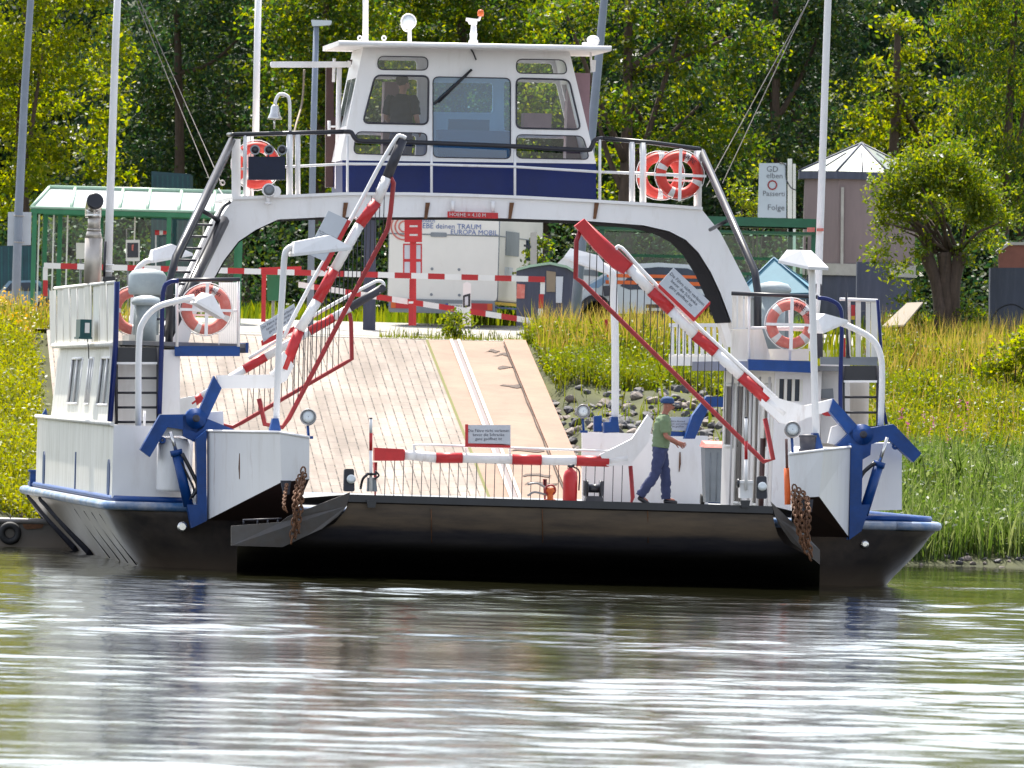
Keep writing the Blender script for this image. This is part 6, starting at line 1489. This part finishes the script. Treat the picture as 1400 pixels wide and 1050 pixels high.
# big pale info board
YI = 66.0
t, b = bg('notice_sign', 'tall pale roadside board with a red ring and worn black lettering', 'sign', 1062, YI)
mb = MB(); wplate(mb, [(1038, 223), (1075, 223), (1075, 298), (1036, 298)], YI, .06); pnl = mb.build('panel', 'sign', t, b)
mb = MB()
for txt, px, py, s_ in (("GD", 1056, 231.5, .17), ("elben", 1059, 240.5, .16), ("Passerti", 1058, 265, .15), ("Folge", 1061, 284, .17)):
    c0 = W(px, py, YI); mb.text(txt, lambda X, Z: Vector((c0.x + X, YI - .008, c0.z + Z)), s_)
mb.build('lettering', 'fadedink', pnl, b)
mb = MB(); mb.torus(W(1056, 253, YI - .01), .088, .014, (0, 1, 0), 24, 6, None, 0, 2 * math.pi, .4); mb.build('ring_symbol', 'darkred', pnl, b)
mb = MB(); wplate(mb, [(1077, 217), (1083, 217), (1083, 420), (1077, 420)], YI + .1, .1); wplate(mb, [(1084, 224), (1088, 224), (1088, 420), (1084, 420)], YI + .1, .1); mb.build('post', 'cream', t, b)
mb = MB(); mb.tube(smoothpts([W(1066, 223, YI - .02), W(1074, 226, YI - .02), W(1075, 244, YI - .02), W(1081, 256, YI - .02), W(1088, 260, YI - .02)], 4), .012, 5); mb.build('cable', 'dark', pnl, b)
# octagonal gauge tower
YT = 70.0
t, b = bg('gauge_tower', 'octagonal wooden gauge tower with a pale faceted roof', 'tower', 1174, YT)
cx = W(1172, 400, YT).x; Rw = (1250 - 1094) / 2 / SCL(YT) * 1.05; Rf = (1258 - 1086) / 2 / SCL(YT) * 1.06; ze = W(1172, 247, YT).z; zp_ = W(1172, 196, YT).z; zb_ = W(1172, 362, YT).z; zf = W(1172, 378, YT).z
def octo(r, z, n=8, o=.5): return [Vector((cx + r * math.cos(2 * math.pi * (k + o) / n), YT + r * math.sin(2 * math.pi * (k + o) / n), z)) for k in range(n)]
mb = MB(); mb.prism(octo(Rw, zb_), (0, 0, ze - zb_)); mb.build('tower_wall', 'towerwood', t, b)
mb = MB(); mb.prism(octo(Rw * .97, b.z - .1), (0, 0, zf - b.z + .1), 0); mb.prism(octo(Rw + .04, zf), (0, 0, zb_ - zf - .002), 1); mb.build('plinth', ['slate', 'concrete'], t, b)
mb = MB(); o8 = octo(Rf, ze + .16); pk = Vector((cx, YT, zp_)); mb.add([pk] + o8, [(0, k + 1, (k + 1) % 8 + 1) for k in range(8)]); rfo = mb.build('roof', 'towerroof', t, b)
mb = MB()
for p in o8: mb.tube([pk + Vector((0, 0, .01)), p + Vector((0, 0, .01))], .022, 5)
for k in range(8): q = (o8[k] + o8[(k + 1) % 8]) / 2; mb.tube([pk.lerp(q, .35) + Vector((0, 0, .01)), q + Vector((0, 0, .01))], .014, 5)
mb.pieces('roof_rib', 'slate', rfo, b)
mb = MB(); mb.prism(octo(Rf, ze), (0, 0, .155)); mb.build('eaves_board', 'slate', t, b)
mb = MB(); wplate(mb, [(1150, 256), (1154, 256), (1153, 362), (1149, 362)], YT - Rw * .93 - .05, .05); mb.build('down_pipe', 'concrete', t, b)
# dark stone blocks, panel stand, boulders
for px0, px1, py0, py1, Y, lab in ((1171, 1217, 358, 425, 59, 'dark slate block between the tower and the pollard willow'), (1353, 1412, 366, 462, 54, 'dark slate block with a curved seam at the right edge')):
    t, b = bg('stone_block', lab, 'block', (px0 + px1) / 2, Y, group='dark slate blocks')
    mb = MB(); wplate(mb, [(px0, py1), (px1, py1), (px1 - 1, py0), (px0 + 1, py0)], Y, .6); bb = mb.build('block_body', 'slate', t, b)
    if px0 > 1300: mb = MB(); mb.tube(smoothpts([W(1354, 440, Y - .005), W(1366, 422, Y - .005), W(1385, 416, Y - .005), W(1402, 424, Y - .005)], 5), .012, 5); mb.build('seam', 'black', bb, b)
t, b = bg('info_lectern', 'tilted wooden information lectern on a dark foot, right bank', 'lectern', 1232, 50.0)
mb = MB(); mb.prism([W(1206, 448, 49.5), W(1240, 416, 50.1), W(1262, 415, 50.1), W(1236, 446, 49.5)], (0, .02, .03)); mb.build('panel', 'panelwood', t, b)
mb = MB(); wplate(mb, [(1216, 458), (1220, 440), (1238, 430), (1232, 462), (1216, 462)], 49.9, .06); mb.build('foot', 'brown', t, b)
def rock(seed, r_, m, flat=.7):
    rg = random.Random(seed); bm = bmesh.new(); bmesh.ops.create_icosphere(bm, subdivisions=2, radius=1)
    ax = [Vector((rg.gauss(0, 1), rg.gauss(0, 1), rg.gauss(0, 1))).normalized() for _ in range(9)]; dd = [rg.uniform(.45, .85) for _ in ax]
    for v in bm.verts:
        for a, d in zip(ax, dd):
            k = v.co.dot(a)
            if k > d: v.co -= a * (k - d)
        v.co *= 1 + rg.uniform(-.03, .03); v.co = Vector((v.co.x * r_, v.co.y * r_ * .8, v.co.z * r_ * flat))
    me = bpy.data.meshes.new('riprap_stone'); bm.to_mesh(me); bm.free(); me.materials.append(MATS[m]); return me
for px, py, r_, Y, lab in ((1241, 466, .2, 48, 'small grey boulder below the information lectern'), (1341, 474, .26, 47, 'rounded grey boulder right of the pollard willow trunk')):
    x = W(px, py, Y).x; o = bpy.data.objects.new('boulder', rock(int(px), r_, 'stoneC', .75)); COL.objects.link(o); o.location = (x, Y, hgt(x, Y) + r_ * .35); tag(o, lab, 'boulder')
# riprap ------------------------------------------------------------
RM = [rock(100 + i, 1.0, ('stoneA', 'stoneB', 'stoneC')[i % 3], (.55, .7, .6)[i % 3]) for i in range(9)]
rg = random.Random(11); nst = 0
def put_stone(x, y, s_, lab, grp):
    global nst
    o = bpy.data.objects.new('riprap_stone', rg.choice(RM)); COL.objects.link(o); o.location = (x, y, hgt(x, y) + s_ * .25); o.scale = (s_, s_, s_); o.rotation_euler = (rg.uniform(-.4, .4), rg.uniform(-.4, .4), rg.uniform(0, 6.3)); tag(o, lab, 'stone', grp); nst += 1
cnt = 0
while cnt < 270:
    px, py = rg.uniform(745, 1000), rg.uniform(518, 612)
    if py < 520 + abs(px - 870) * .03: continue
    p = S(px, py); y = p.y; x = max(p.x, xE(y) + .12)
    put_stone(x, y, rg.uniform(.07, .17), 'grey riprap stone in the heap beside the landing ramp', 'riprap beside the landing ramp'); cnt += 1
for k in range(60):
    x = rg.uniform(5.2, 9.2); y = shore(x) + rg.uniform(-.2, 1.0); put_stone(x, y, rg.uniform(.04, .10), 'small stone at the water edge below the reeds', 'stones at the water edge')
for k in range(60):
    x = rg.uniform(-9.4, -7.2); y = shore(x) + rg.uniform(2.0, 6.0); put_stone(x, y, rg.uniform(.07, .17), 'pale stone on the left bank above the barge', 'stones on the left bank')
# reddish hut and teal containers far back
t, b = bg('brick_wall', 'low reddish brick wall piece behind the dark slate block', 'wall', 1400, 72); mb = MB(); wplate(mb, [(1366, 430), (1366, 345), (1380, 335), (1440, 335), (1440, 430)], 72, .4); wl_ = mb.build('wall_body', 'brickred', t, b); mb = MB(); wplate(mb, [(1364, 346), (1380, 335), (1441, 335), (1441, 331), (1379, 331), (1362, 343)], 71.95, .5); mb.build('coping', 'concrete', t, b)
for pts, Y, lab in (([(205, 430), (260, 430), (260, 238), (207, 234)], 74, 'dark teal container standing under the trees behind the shelter'), ([(-30, 430), (44, 430), (44, 336), (-30, 336)], 66, 'dark teal container behind the left street lamp')):
    t, b = bg('storage_container', lab, 'container', pts[0][0] + 20, Y); mb = MB(); wplate(mb, pts, Y, 2.0); cb_ = mb.build('container_body', 'teal', t, b)
    mb = MB(); x0, x1 = pts[0][0], pts[1][0]
    for k in range(8): xx = x0 + (x1 - x0) * (k + .5) / 8; wplate(mb, [(xx - 1, pts[0][1]), (xx + 1, pts[0][1]), (xx + 1, pts[2][1] + 2), (xx - 1, pts[2][1] + 2)], Y - .02, .02)
    mb.build('corrugation', 'tealbox', cb_, b)
t, b = bg('parked_car', 'light blue parked car half hidden behind the left street lamp', 'car', 40, 62)
mb = MB(); mb.prism([W(x, y, 62) for x, y in ((-20, 432), (-18, 404), (0, 398), (12, 384), (50, 383), (66, 397), (84, 404), (88, 432))], (0, 1.6, 0)); cb_ = mb.build('body', 'windscreen', t, b)
mb = MB(); wplate(mb, [(6, 398), (15, 387), (48, 386), (60, 398)], 61.98, .02); mb.build('side_window', 'carglass', cb_, b)
for px in (2, 66): mb = MB(); mb.lathe(W(px, 428, 61.95), (0, -1, 0), [(.01, .03), (.3, .03), (.3, -.1)], 18); mb.build('wheel', 'tyre', t, b)
# ------------------------------------------------------------------ VEGETATION
RNG = np.random.default_rng(5)
def quads_obj(name, V, m, parent=None, per=4, smooth=False):
    """V: (n, per, 3) separate polygons"""
    n = V.shape[0]; me = bpy.data.meshes.new(name)
    me.vertices.add(n * per); me.vertices.foreach_set('co', V.reshape(-1).astype(np.float32))
    me.loops.add(n * per); me.loops.foreach_set('vertex_index', np.arange(n * per, dtype=np.int32))
    me.polygons.add(n); me.polygons.foreach_set('loop_start', np.arange(0, n * per, per, dtype=np.int32)); me.polygons.foreach_set('loop_total', np.full(n, per, dtype=np.int32))
    me.materials.append(MATS[m]); me.update(calc_edges=True); me.validate()
    o = bpy.data.objects.new(name, me); COL.objects.link(o)
    if parent: o.parent = parent
    return o
def unit(v): return v / np.maximum(1e-9, np.linalg.norm(v, axis=-1, keepdims=True))
def leaves(C, size, up=.35, aspect=.55, droop=0.0):
    n = len(C); d = unit(RNG.normal(size=(n, 3)) + np.array([0, 0, -droop])); nrm = unit(RNG.normal(size=(n, 3)) + np.array([0, 0, up * 2]))
    s_ = unit(np.cross(nrm, d)); sz = size * RNG.uniform(.65, 1.35, (n, 1))
    return np.stack([C - d * sz * .5, C + s_ * sz * aspect * .5, C + d * sz * .5, C - s_ * sz * aspect * .5], 1)
def crown_pts(blobs, dens, cl_r, per):
    out = []
    for c, r in blobs:
        k = max(6, int(dens * r * r)); d = unit(RNG.normal(size=(k, 3))); rad = r * RNG.uniform(.25, 1.0, (k, 1)) ** .45
        cc = np.array(c) + d * rad * np.array([1, .85, .95])
        pts = (cc[:, None, :] + RNG.normal(size=(k, per, 3)) * cl_r * RNG.uniform(.6, 1.4, (k, 1, 1)) * np.array([1, 1, .6])).reshape(-1, 3); out.append(pts)
    return np.concatenate(out)
def tree(name, label, base_px, Y, blobs_px, m, leaf=.13, dens=30, cl_r=.26, per=34, trunk_r=.15, cat='tree', group=None, droop=0.0, depth=1.2, seed=1, trunk_top=None, aspect=.55, limbs=3, trunkm='bark'):
    rg_ = random.Random(seed); t, b = bg(name, label, cat, base_px, Y, group=group); s_ = SCL(Y)
    blobs = [(W(px, py, Y + rg_.uniform(-depth, depth)), r_ / s_) for px, py, r_ in blobs_px]
    P = crown_pts(blobs, dens * .6, cl_r, int(per * (2.4 if 'd' in m[5:] else 1.7))); P = P[P[:, 2] > b.z + .15]
    V = leaves(P, leaf, .35, aspect, droop) - np.array(b); quads_obj('crown', V, m, t)
    top = trunk_top or max((q[0] for q in blobs), key=lambda v: v.z * .6 - abs(v.x - b.x))
    mb = MB(); mid = b.lerp(top, .5) + Vector((rg_.uniform(-.1, .1), 0, 0))
    mb.tube(smoothpts([b - Vector((0, 0, .2)), b.lerp(top, .25) + Vector((rg_.uniform(-.06, .06), 0, 0)), mid, top], 4), [trunk_r * (1.25 - .9 * i / 12) for i in range(13)], 10)
    for c, r_ in sorted(blobs, key=lambda q: -q[1])[:limbs]:
        k = rg_.uniform(.35, .8); s0 = b.lerp(top, k); s1 = s0.lerp(c, .5) + Vector((0, 0, -.12 * (c - s0).length * rg_.random()))
        mb.tube(smoothpts([s0, s1, c], 4), [trunk_r * .45 * (1 - .085 * i) for i in range(9)], 6)
    mb.build('trunk', trunkm, t, b)
    return t
G = 'trees on the bank behind the ferry'
tree('broadleaf_tree', 'bright yellow-green tree filling the upper left corner', 30, 74, [(60, 60, 80), (105, 130, 70), (20, 190, 80), (85, 10, 80), (120, 205, 45), (-50, 100, 100), (40, -70, 110), (-10, 280, 55), (60, 230, 60), (150, 60, 36), (150, 235, 30), (130, -40, 60), (10, 110, 80)], 'leaf_bright', .125, 34, .22, 34, .16, group=G, seed=1)
tree('broadleaf_tree', 'dark green tree behind the left mast and stay wires', 250, 86, [(230, 60, 80), (280, 150, 70), (330, 50, 90), (240, -60, 120), (200, 170, 60), (300, 235, 60), (370, 190, 60), (180, 90, 60), (250, 240, 50), (170, 250, 50)], 'leaf_dark', .13, 32, .28, 34, .16, group=G, seed=2)
tree('broadleaf_tree', 'mid green tree behind the signal bell and lamp', 430, 82, [(430, 70, 70), (420, 170, 60), (470, 20, 60), (450, -60, 90), (400, 235, 50), (470, 220, 60), (390, 30, 50), (375, 120, 40), (460, 130, 60)], 'leaf_mid', .125, 34, .24, 34, .18, group=G, seed=3)
tree('broadleaf_tree', 'bright tree rising above the wheelhouse roof', 610, 88, [(600, 10, 70), (690, 0, 70), (540, 0, 60), (640, -90, 110), (600, 120, 90), (720, 60, 50), (560, 60, 60), (700, 130, 80), (640, 220, 90)], 'leaf_mid', .125, 36, .22, 34, .2, group=G, seed=4)
tree('broadleaf_tree', 'big open-crowned tree with visible trunk right of the wheelhouse', 856, 78, [(800, 90, 50), (905, 60, 60), (960, 140, 66), (890, 180, 60), (860, -50, 110), (1000, 50, 66), (775, 20, 50), (930, 225, 50), (830, 240, 50), (990, 215, 50), (950, -30, 80), (840, 140, 40)], 'leaf_mid', .125, 26, .22, 34, .2, group=G, seed=5, limbs=8)
tree('broadleaf_tree', 'dark tree behind the right mast', 1070, 86, [(1050, 90, 66), (1090, 175, 56), (1105, 50, 66), (1060, -40, 100), (1030, 195, 56), (1120, 240, 50), (1140, -10, 70), (1060, 250, 50), (1150, 110, 40), (990, 120, 60)], 'leaf_dark', .13, 32, .26, 34, .16, group=G, seed=6)
tree('broadleaf_tree', 'pale yellow-green conical tree behind the gauge tower', 1225, 96, [(1232, 60, 30), (1225, 110, 46), (1190, 170, 46), (1262, 150, 46), (1230, 200, 60), (1165, 130, 34), (1228, 36, 18), (1280, 210, 50), (1180, 230, 40), (1150, 220, 36), (1240, 270, 60)], 'leaf_pale', .13, 36, .20, 32, .2, group=G, seed=7)
tree('willow_tree', 'tall drooping dark willow at the right edge', 1365, 84, [(1350, 60, 60), (1385, 150, 66), (1340, 200, 46), (1390, -30, 90), (1318, 40, 40), (1410, 250, 70), (1350, 270, 50), (1335, 130, 46), (1420, 60, 80), (1330, -20, 50)], 'leaf_mid', .14, 34, .26, 34, .16, group=G, droop=1.4, seed=8, aspect=.3)
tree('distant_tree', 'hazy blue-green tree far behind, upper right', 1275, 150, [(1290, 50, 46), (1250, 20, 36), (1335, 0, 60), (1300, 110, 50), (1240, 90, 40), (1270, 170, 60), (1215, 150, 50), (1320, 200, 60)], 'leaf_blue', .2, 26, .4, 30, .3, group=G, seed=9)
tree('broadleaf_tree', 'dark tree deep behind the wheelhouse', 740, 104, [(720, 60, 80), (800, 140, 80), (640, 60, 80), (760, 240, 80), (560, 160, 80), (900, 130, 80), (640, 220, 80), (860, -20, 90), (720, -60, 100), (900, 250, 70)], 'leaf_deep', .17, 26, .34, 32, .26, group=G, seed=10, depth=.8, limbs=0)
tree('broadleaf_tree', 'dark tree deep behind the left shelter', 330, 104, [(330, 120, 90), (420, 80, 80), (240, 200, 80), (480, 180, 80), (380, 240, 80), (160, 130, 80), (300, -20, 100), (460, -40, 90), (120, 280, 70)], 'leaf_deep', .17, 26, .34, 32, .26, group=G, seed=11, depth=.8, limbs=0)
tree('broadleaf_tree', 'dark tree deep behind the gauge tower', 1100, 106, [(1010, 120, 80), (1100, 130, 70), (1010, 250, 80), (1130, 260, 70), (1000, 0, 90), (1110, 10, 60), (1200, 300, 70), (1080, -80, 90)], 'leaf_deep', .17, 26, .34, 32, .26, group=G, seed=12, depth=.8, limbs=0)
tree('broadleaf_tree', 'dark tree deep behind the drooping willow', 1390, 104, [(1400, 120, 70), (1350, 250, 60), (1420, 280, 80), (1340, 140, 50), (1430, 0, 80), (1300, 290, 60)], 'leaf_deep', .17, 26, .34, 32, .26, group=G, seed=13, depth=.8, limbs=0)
# pollard willow
t, b = bg('pollard_willow', 'pollard willow with gnarled brown trunk and a round leafy head', 'tree', 1296, 53)
s_ = SCL(53); rg_ = random.Random(4)
mb = MB()
for sx, sgn in ((-9, -1), (10, 1), (1, 0)):
    pts = [W(1296 + sx * 1.25, 474, 53 + sgn * .08), W(1295 + sx, 440, 53 + sgn * .08), W(1293 + sx * 1.05, 405, 53), W(1291 + sx * 1.6, 375, 53), W(1288 + sx * 2.6, 345, 53)]
    mb.tube(smoothpts(pts, 5), [.19, .17, .155, .15, .145, .14, .138, .135, .132, .13, .128, .125, .125, .122, .12, .12, .125, .13, .135, .14, .14], 12)
for k in range(16):
    a = rg_.uniform(-1.25, 1.25); L_ = rg_.uniform(60, 105); s0 = W(1288 + rg_.uniform(-24, 26), 345 + rg_.uniform(-6, 6), 53); e_ = W(1285 + math.sin(a) * L_, 345 - math.cos(a) * L_ * .9, 53 + rg_.uniform(-.9, .9))
    mb.tube([s0, s0.lerp(e_, .5) + Vector((0, 0, .12)), e_], [.05, .03, .012], 6)
mb.build('trunk', 'bark', t, b)
blobs = [(W(px, py, 53 + rg_.uniform(-.5, .5)), r_ / s_) for px, py, r_ in ((1280, 272, 50), (1238, 278, 40), (1328, 285, 38), (1290, 238, 44), (1215, 320, 28), (1350, 320, 26), (1245, 232, 32), (1330, 238, 28), (1214, 250, 22), (1245, 335, 26), (1232, 372, 22), (1356, 272, 20), (1206, 290, 20), (1300, 215, 26), (1330, 345, 18), (1200, 350, 12), (1376, 300, 14))]
P = crown_pts(blobs, 58, .12, 34); rs_ = np.random.default_rng(8); SP = []
cc = W(1286, 300, 53)
for k in range(260):
    a = rs_.uniform(-1.9, 1.9); y_ = rs_.uniform(-.6, .6); d_ = np.array([math.sin(a) * math.cos(y_), math.sin(y_), math.cos(a) * math.cos(y_)]); d_[2] = d_[2] + .25
    u_ = rs_.uniform(.5, .95 + .5 * rs_.random() ** 1.5, (26, 1)); q_ = np.array(cc) + d_ * 1.1 * u_ * np.array([1.0, .8, .95]) + rs_.normal(size=(26, 3)) * .045; SP.append(q_)
P = np.concatenate([P] + SP); quads_obj('crown', leaves(P, .105, .3, .38) - np.array(b), 'leaf_willow', t)
# shrubs
def shrub(label, px, Y, blobs_px, m, leaf=.09, dens=70, per=28, cl=.1, name='shrub'):
    t, b = bg(name, label, 'shrub', px, Y); s_ = SCL(Y)
    blobs = [(W(x, y, Y + RNG.uniform(-.15, .15)), r_ / s_) for x, y, r_ in blobs_px]
    P = crown_pts(blobs, dens, cl, per); quads_obj('foliage', leaves(P, leaf, .4, .55) - np.array(b), m, t)
    mb = MB()
    for c, r_ in blobs: mb.tube([b, b.lerp(c, .6), c], [.025, .018, .008], 5)
    mb.build('stem', 'bark', t, b)
shrub('small bright green shrub growing before the motorhome', 621, 52.0, [(620, 444, 13), (612, 452, 10), (630, 452, 11), (622, 434, 8)], 'grass_g', .08, 150)
shrub('leafy bush spilling in at the right edge of the bank', 1390, 44, [(1390, 478, 26), (1365, 490, 20), (1405, 510, 34), (1350, 505, 14), (1385, 545, 20), (1410, 460, 20)], 'leaf_bright', .10, 110)
shrub('greenery growing between the motorhome and the blue kiosk', 735, 64, [(735, 345, 16), (742, 365, 18), (728, 372, 14), (745, 330, 10)], 'leaf_mid', .09, 90)
shrub('undergrowth bush beneath the pollard willow', 1250, 52.5, [(1240, 400, 20), (1250, 430, 22), (1230, 440, 16), (1265, 445, 16), (1330, 430, 16)], 'leaf_mid', .09, 80)
shrub('yellow bush beside the pale roadside board', 1030, 68, [(1040, 240, 14), (1030, 270, 20), (1020, 290, 18), (1046, 285, 10), (1012, 262, 14)], 'leaf_pale', .08, 100)
# hedge mass behind everything
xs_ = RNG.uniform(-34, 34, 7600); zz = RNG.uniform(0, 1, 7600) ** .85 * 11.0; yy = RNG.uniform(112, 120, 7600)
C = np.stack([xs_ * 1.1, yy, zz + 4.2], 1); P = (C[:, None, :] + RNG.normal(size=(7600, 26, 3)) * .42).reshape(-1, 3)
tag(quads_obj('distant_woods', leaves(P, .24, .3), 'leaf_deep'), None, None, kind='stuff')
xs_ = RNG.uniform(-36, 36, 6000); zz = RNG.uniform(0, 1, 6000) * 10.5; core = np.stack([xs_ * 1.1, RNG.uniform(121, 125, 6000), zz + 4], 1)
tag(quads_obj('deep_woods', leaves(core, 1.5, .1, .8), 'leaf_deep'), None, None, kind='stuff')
xs_ = RNG.uniform(-13, 13, 1500); C = np.stack([xs_, RNG.uniform(76, 80, 1500), RNG.uniform(0, 1, 1500) ** 1.2 * 2.2 + 4.2], 1); P = (C[:, None, :] + RNG.normal(size=(1500, 24, 3)) * .2).reshape(-1, 3)
tag(quads_obj('undergrowth', leaves(P, .12, .4), 'leaf_dark'), None, None, kind='stuff')
# grasses ----------------------------------------------------------
HG = np.vectorize(hgt)
def blades(X, Y_, h, w, m, name, lean=.35, headm=None, seg=True):
    n = len(X); Z = HG(X, Y_); B = np.stack([X, Y_, Z - .03], 1)
    a = RNG.uniform(0, 2 * np.pi, n); d = np.stack([np.cos(a), np.sin(a), np.zeros(n)], 1); hh = h * RNG.uniform(.55, 1.25, n)[:, None]
    ln = RNG.uniform(0, lean, n)[:, None]; mid = B + np.array([0, 0, 1]) * hh * .55 + d * hh * ln * .3; tip = B + np.array([0, 0, 1]) * hh * (1 - .25 * ln) + d * hh * ln
    b_ = RNG.uniform(0, 2 * np.pi, n); s_ = np.stack([np.cos(b_), np.sin(b_) * .6, np.zeros(n)], 1) * w * RNG.uniform(.7, 1.3, n)[:, None]
    V = np.stack([B - s_ * .5, B + s_ * .5, mid + s_ * .42, tip, mid - s_ * .42], 1)
    o = tag(quads_obj(name, V, m, None, 5), None, None, kind='stuff')
    return tip
def region(n, px0, px1, py0, py1, f=None):
    """random ground points whose picture falls into a window of the bank"""
    px = RNG.uniform(px0, px1, n); py = RNG.uniform(py0, py1, n); X = []; Y_ = []
    for a, b in zip(px, py):
        p = S(a, b)
        if p.y > 53: p = W(a, 455, 50 + RNG.uniform(0, 5))
        if p.y < shore(p.x) + .12: continue
        if xA(p.y) - .25 < p.x < xE(p.y) + .2 and p.y < 51: continue
        if f and not f(p.x, p.y): continue
        X.append(p.x); Y_.append(p.y)
    return np.array(X), np.array(Y_)
def stony(x, y):       # keep weeds thin where the riprap lies
    return not (xE(y) - .2 < x < xE(y) + 3.3 and 34.0 < y < 43.2) or RNG.random() < .02
def leafy(n, win, hmin, hmax, m, name, leaf=.09, per=9, f=None):
    X, Y_ = region(n, *win, f=f); Z = HG(X, Y_); k = len(X); hh = RNG.uniform(hmin, hmax, k)
    u = RNG.uniform(.15, 1, (k, per)); C = np.stack([X[:, None] + RNG.normal(size=(k, per)) * .09, Y_[:, None] + RNG.normal(size=(k, per)) * .09, Z[:, None] + hh[:, None] * u], 2).reshape(-1, 3)
    tag(quads_obj(name, leaves(C, leaf, .8, .5), m), None, None, kind='stuff')
# left bank
leafy(5200, (-60, 175, 440, 705), .25, .65, 'grass_y', 'leafy_weeds', .085, 10)
X, Y_ = region(7000, -60, 175, 425, 700); blades(X, Y_, .55, .03, 'grass_y', 'bank_grass')
X, Y_ = region(900, -60, 175, 405, 470); tp = blades(X, Y_, .75, .022, 'grass_t', 'seeding_grass')
# middle bank
X, Y_ = region(12000, 715, 1010, 440, 600, stony); blades(X, Y_, .5, .024, 'grass_m', 'bank_grass')
leafy(7000, (720, 1010, 445, 590), .15, .5, 'grass_g', 'leafy_weeds', .075, 9, stony)
X, Y_ = region(1800, 720, 1000, 440, 500); tp = blades(X, Y_, .75, .02, 'grass_t', 'seeding_grass')
# right bank
X, Y_ = region(11000, 1190, 1460, 455, 700); blades(X, Y_, .5, .024, 'grass_m', 'bank_grass')
leafy(9500, (1190, 1460, 455, 715), .12, .5, 'grass_g', 'leafy_weeds', .08, 9)
leafy(1500, (1190, 1460, 560, 700), .2, .5, 'grass_y', 'leafy_weeds', .08, 9)
X, Y_ = region(2300, 1190, 1460, 450, 545); tp = blades(X, Y_, .78, .02, 'grass_t', 'seeding_grass')
X, Y_ = region(600, 1190, 1460, 560, 660); tp = blades(X, Y_, .7, .02, 'grass_t', 'seeding_grass')
X, Y_ = region(6500, 1210, 1470, 665, 776); blades(X, Y_, .85, .026, 'reed', 'reeds', .5)
leafy(2600, (1210, 1470, 665, 772), .25, .8, 'reed', 'reed_leaves', .10, 8)
# plumes on seeding grass
# verge in front of the plaza
xv = RNG.uniform(-4.6, 4.8, 3600); yv = RNG.uniform(51.2, 53.2, 3600); k = xv > -2.6; blades(xv[k], yv[k], .22, .02, 'grass_m', 'verge_grass')
xv = RNG.uniform(-26, 26, 14000); yv = RNG.uniform(66.5, 84, 14000); blades(xv, yv, .4, .05, 'grass_g', 'meadow_grass')
xv = np.concatenate([RNG.uniform(-26, -6, 9000), RNG.uniform(2.2, 26, 12000)]); yv = RNG.uniform(24.2, 54, 21000); k = ~((xv > -9.6) & (xv < -5.6)); k &= np.array([not (xA(y) - .3 < x < xE(y) + .3) and stony(x, y) for x, y in zip(xv, yv)]); blades(xv[k], yv[k], .5, .045, 'grass_m', 'outer_bank_grass')
# flowers
X, Y_ = region(110, -40, 90, 415, 470); Z = HG(X, Y_); C = np.stack([X, Y_, Z + RNG.uniform(.45, .75, len(X))], 1); C = (C[:, None, :] + RNG.normal(size=(len(X), 6, 3)) * .04).reshape(-1, 3)
tag(quads_obj('yellow_flowers', leaves(C, .06, 1.0), 'flower'), None, None, kind='stuff')
X, Y_ = region(10, 1230, 1330, 600, 680); Z = HG(X, Y_); C = np.stack([X, Y_, Z + RNG.uniform(.5, .8, len(X))], 1); C = (C[:, None, :] + RNG.normal(size=(len(X), 14, 3)) * np.array([.02, .02, .09])).reshape(-1, 3)
tag(quads_obj('pink_flowers', leaves(C, .05, 1.0), 'flower_p'), None, None, kind='stuff')
# ------------------------------------------------------------------ LIGHT
AZ, EL = R(SUN_AZ), R(SUN_EL)          # azimuth counted from the view axis towards the right
sd = Vector((math.sin(AZ) * math.cos(EL), math.cos(AZ) * math.cos(EL), math.sin(EL)))
sun = bpy.data.lights.new('sun', 'SUN'); sun.energy = SUN_E; sun.angle = R(.53); sun.color = (1, .95, .86)
so = bpy.data.objects.new('sun', sun); COL.objects.link(so); so.rotation_euler = (-sd).to_track_quat('-Z', 'Y').to_euler(); so.location = (0, 0, 60)
w = bpy.data.worlds.new('World'); sc.world = w; w.use_nodes = True; nt = w.node_tree
sky = nt.nodes.new('ShaderNodeTexSky'); sky.sky_type = 'NISHITA'; sky.sun_disc = False; sky.sun_elevation = EL; sky.sun_rotation = AZ; sky.dust_density = 1.6; sky.air_density = 1.0; sky.altitude = 0
bgn = nt.nodes['Background']; bgn.inputs[1].default_value = SKY_S; hs = nt.nodes.new('ShaderNodeHueSaturation'); hs.inputs['Saturation'].default_value = .5; nt.links.new(sky.outputs[0], hs.inputs['Color']); nt.links.new(hs.outputs[0], bgn.inputs[0])
cam = bpy.data.cameras.new('camera'); co = bpy.data.objects.new('camera', cam); COL.objects.link(co)
M = Matrix((RIGHT, UP, -FWD)).transposed().to_4x4(); M.translation = CAMP; co.matrix_world = M
cam.sensor_width = 36; cam.lens = 36 * FPX / 1400; cam.clip_start = 1; cam.clip_end = 5000
cam.dof.use_dof = True; cam.dof.focus_distance = 152; cam.dof.aperture_fstop = 9.5
sc.camera = co
vs_ = sc.view_settings; sc.display_settings.display_device = 'sRGB'; vs_.view_transform = 'Standard'; vs_.look = 'None'; vs_.gamma = 1; vs_.exposure = EXPO
sc.cycles.max_bounces = 8; sc.cycles.transparent_max_bounces = 24; sc.cycles.sample_clamp_indirect = 6; sc.cycles.caustics_reflective = False; sc.cycles.caustics_refractive = False
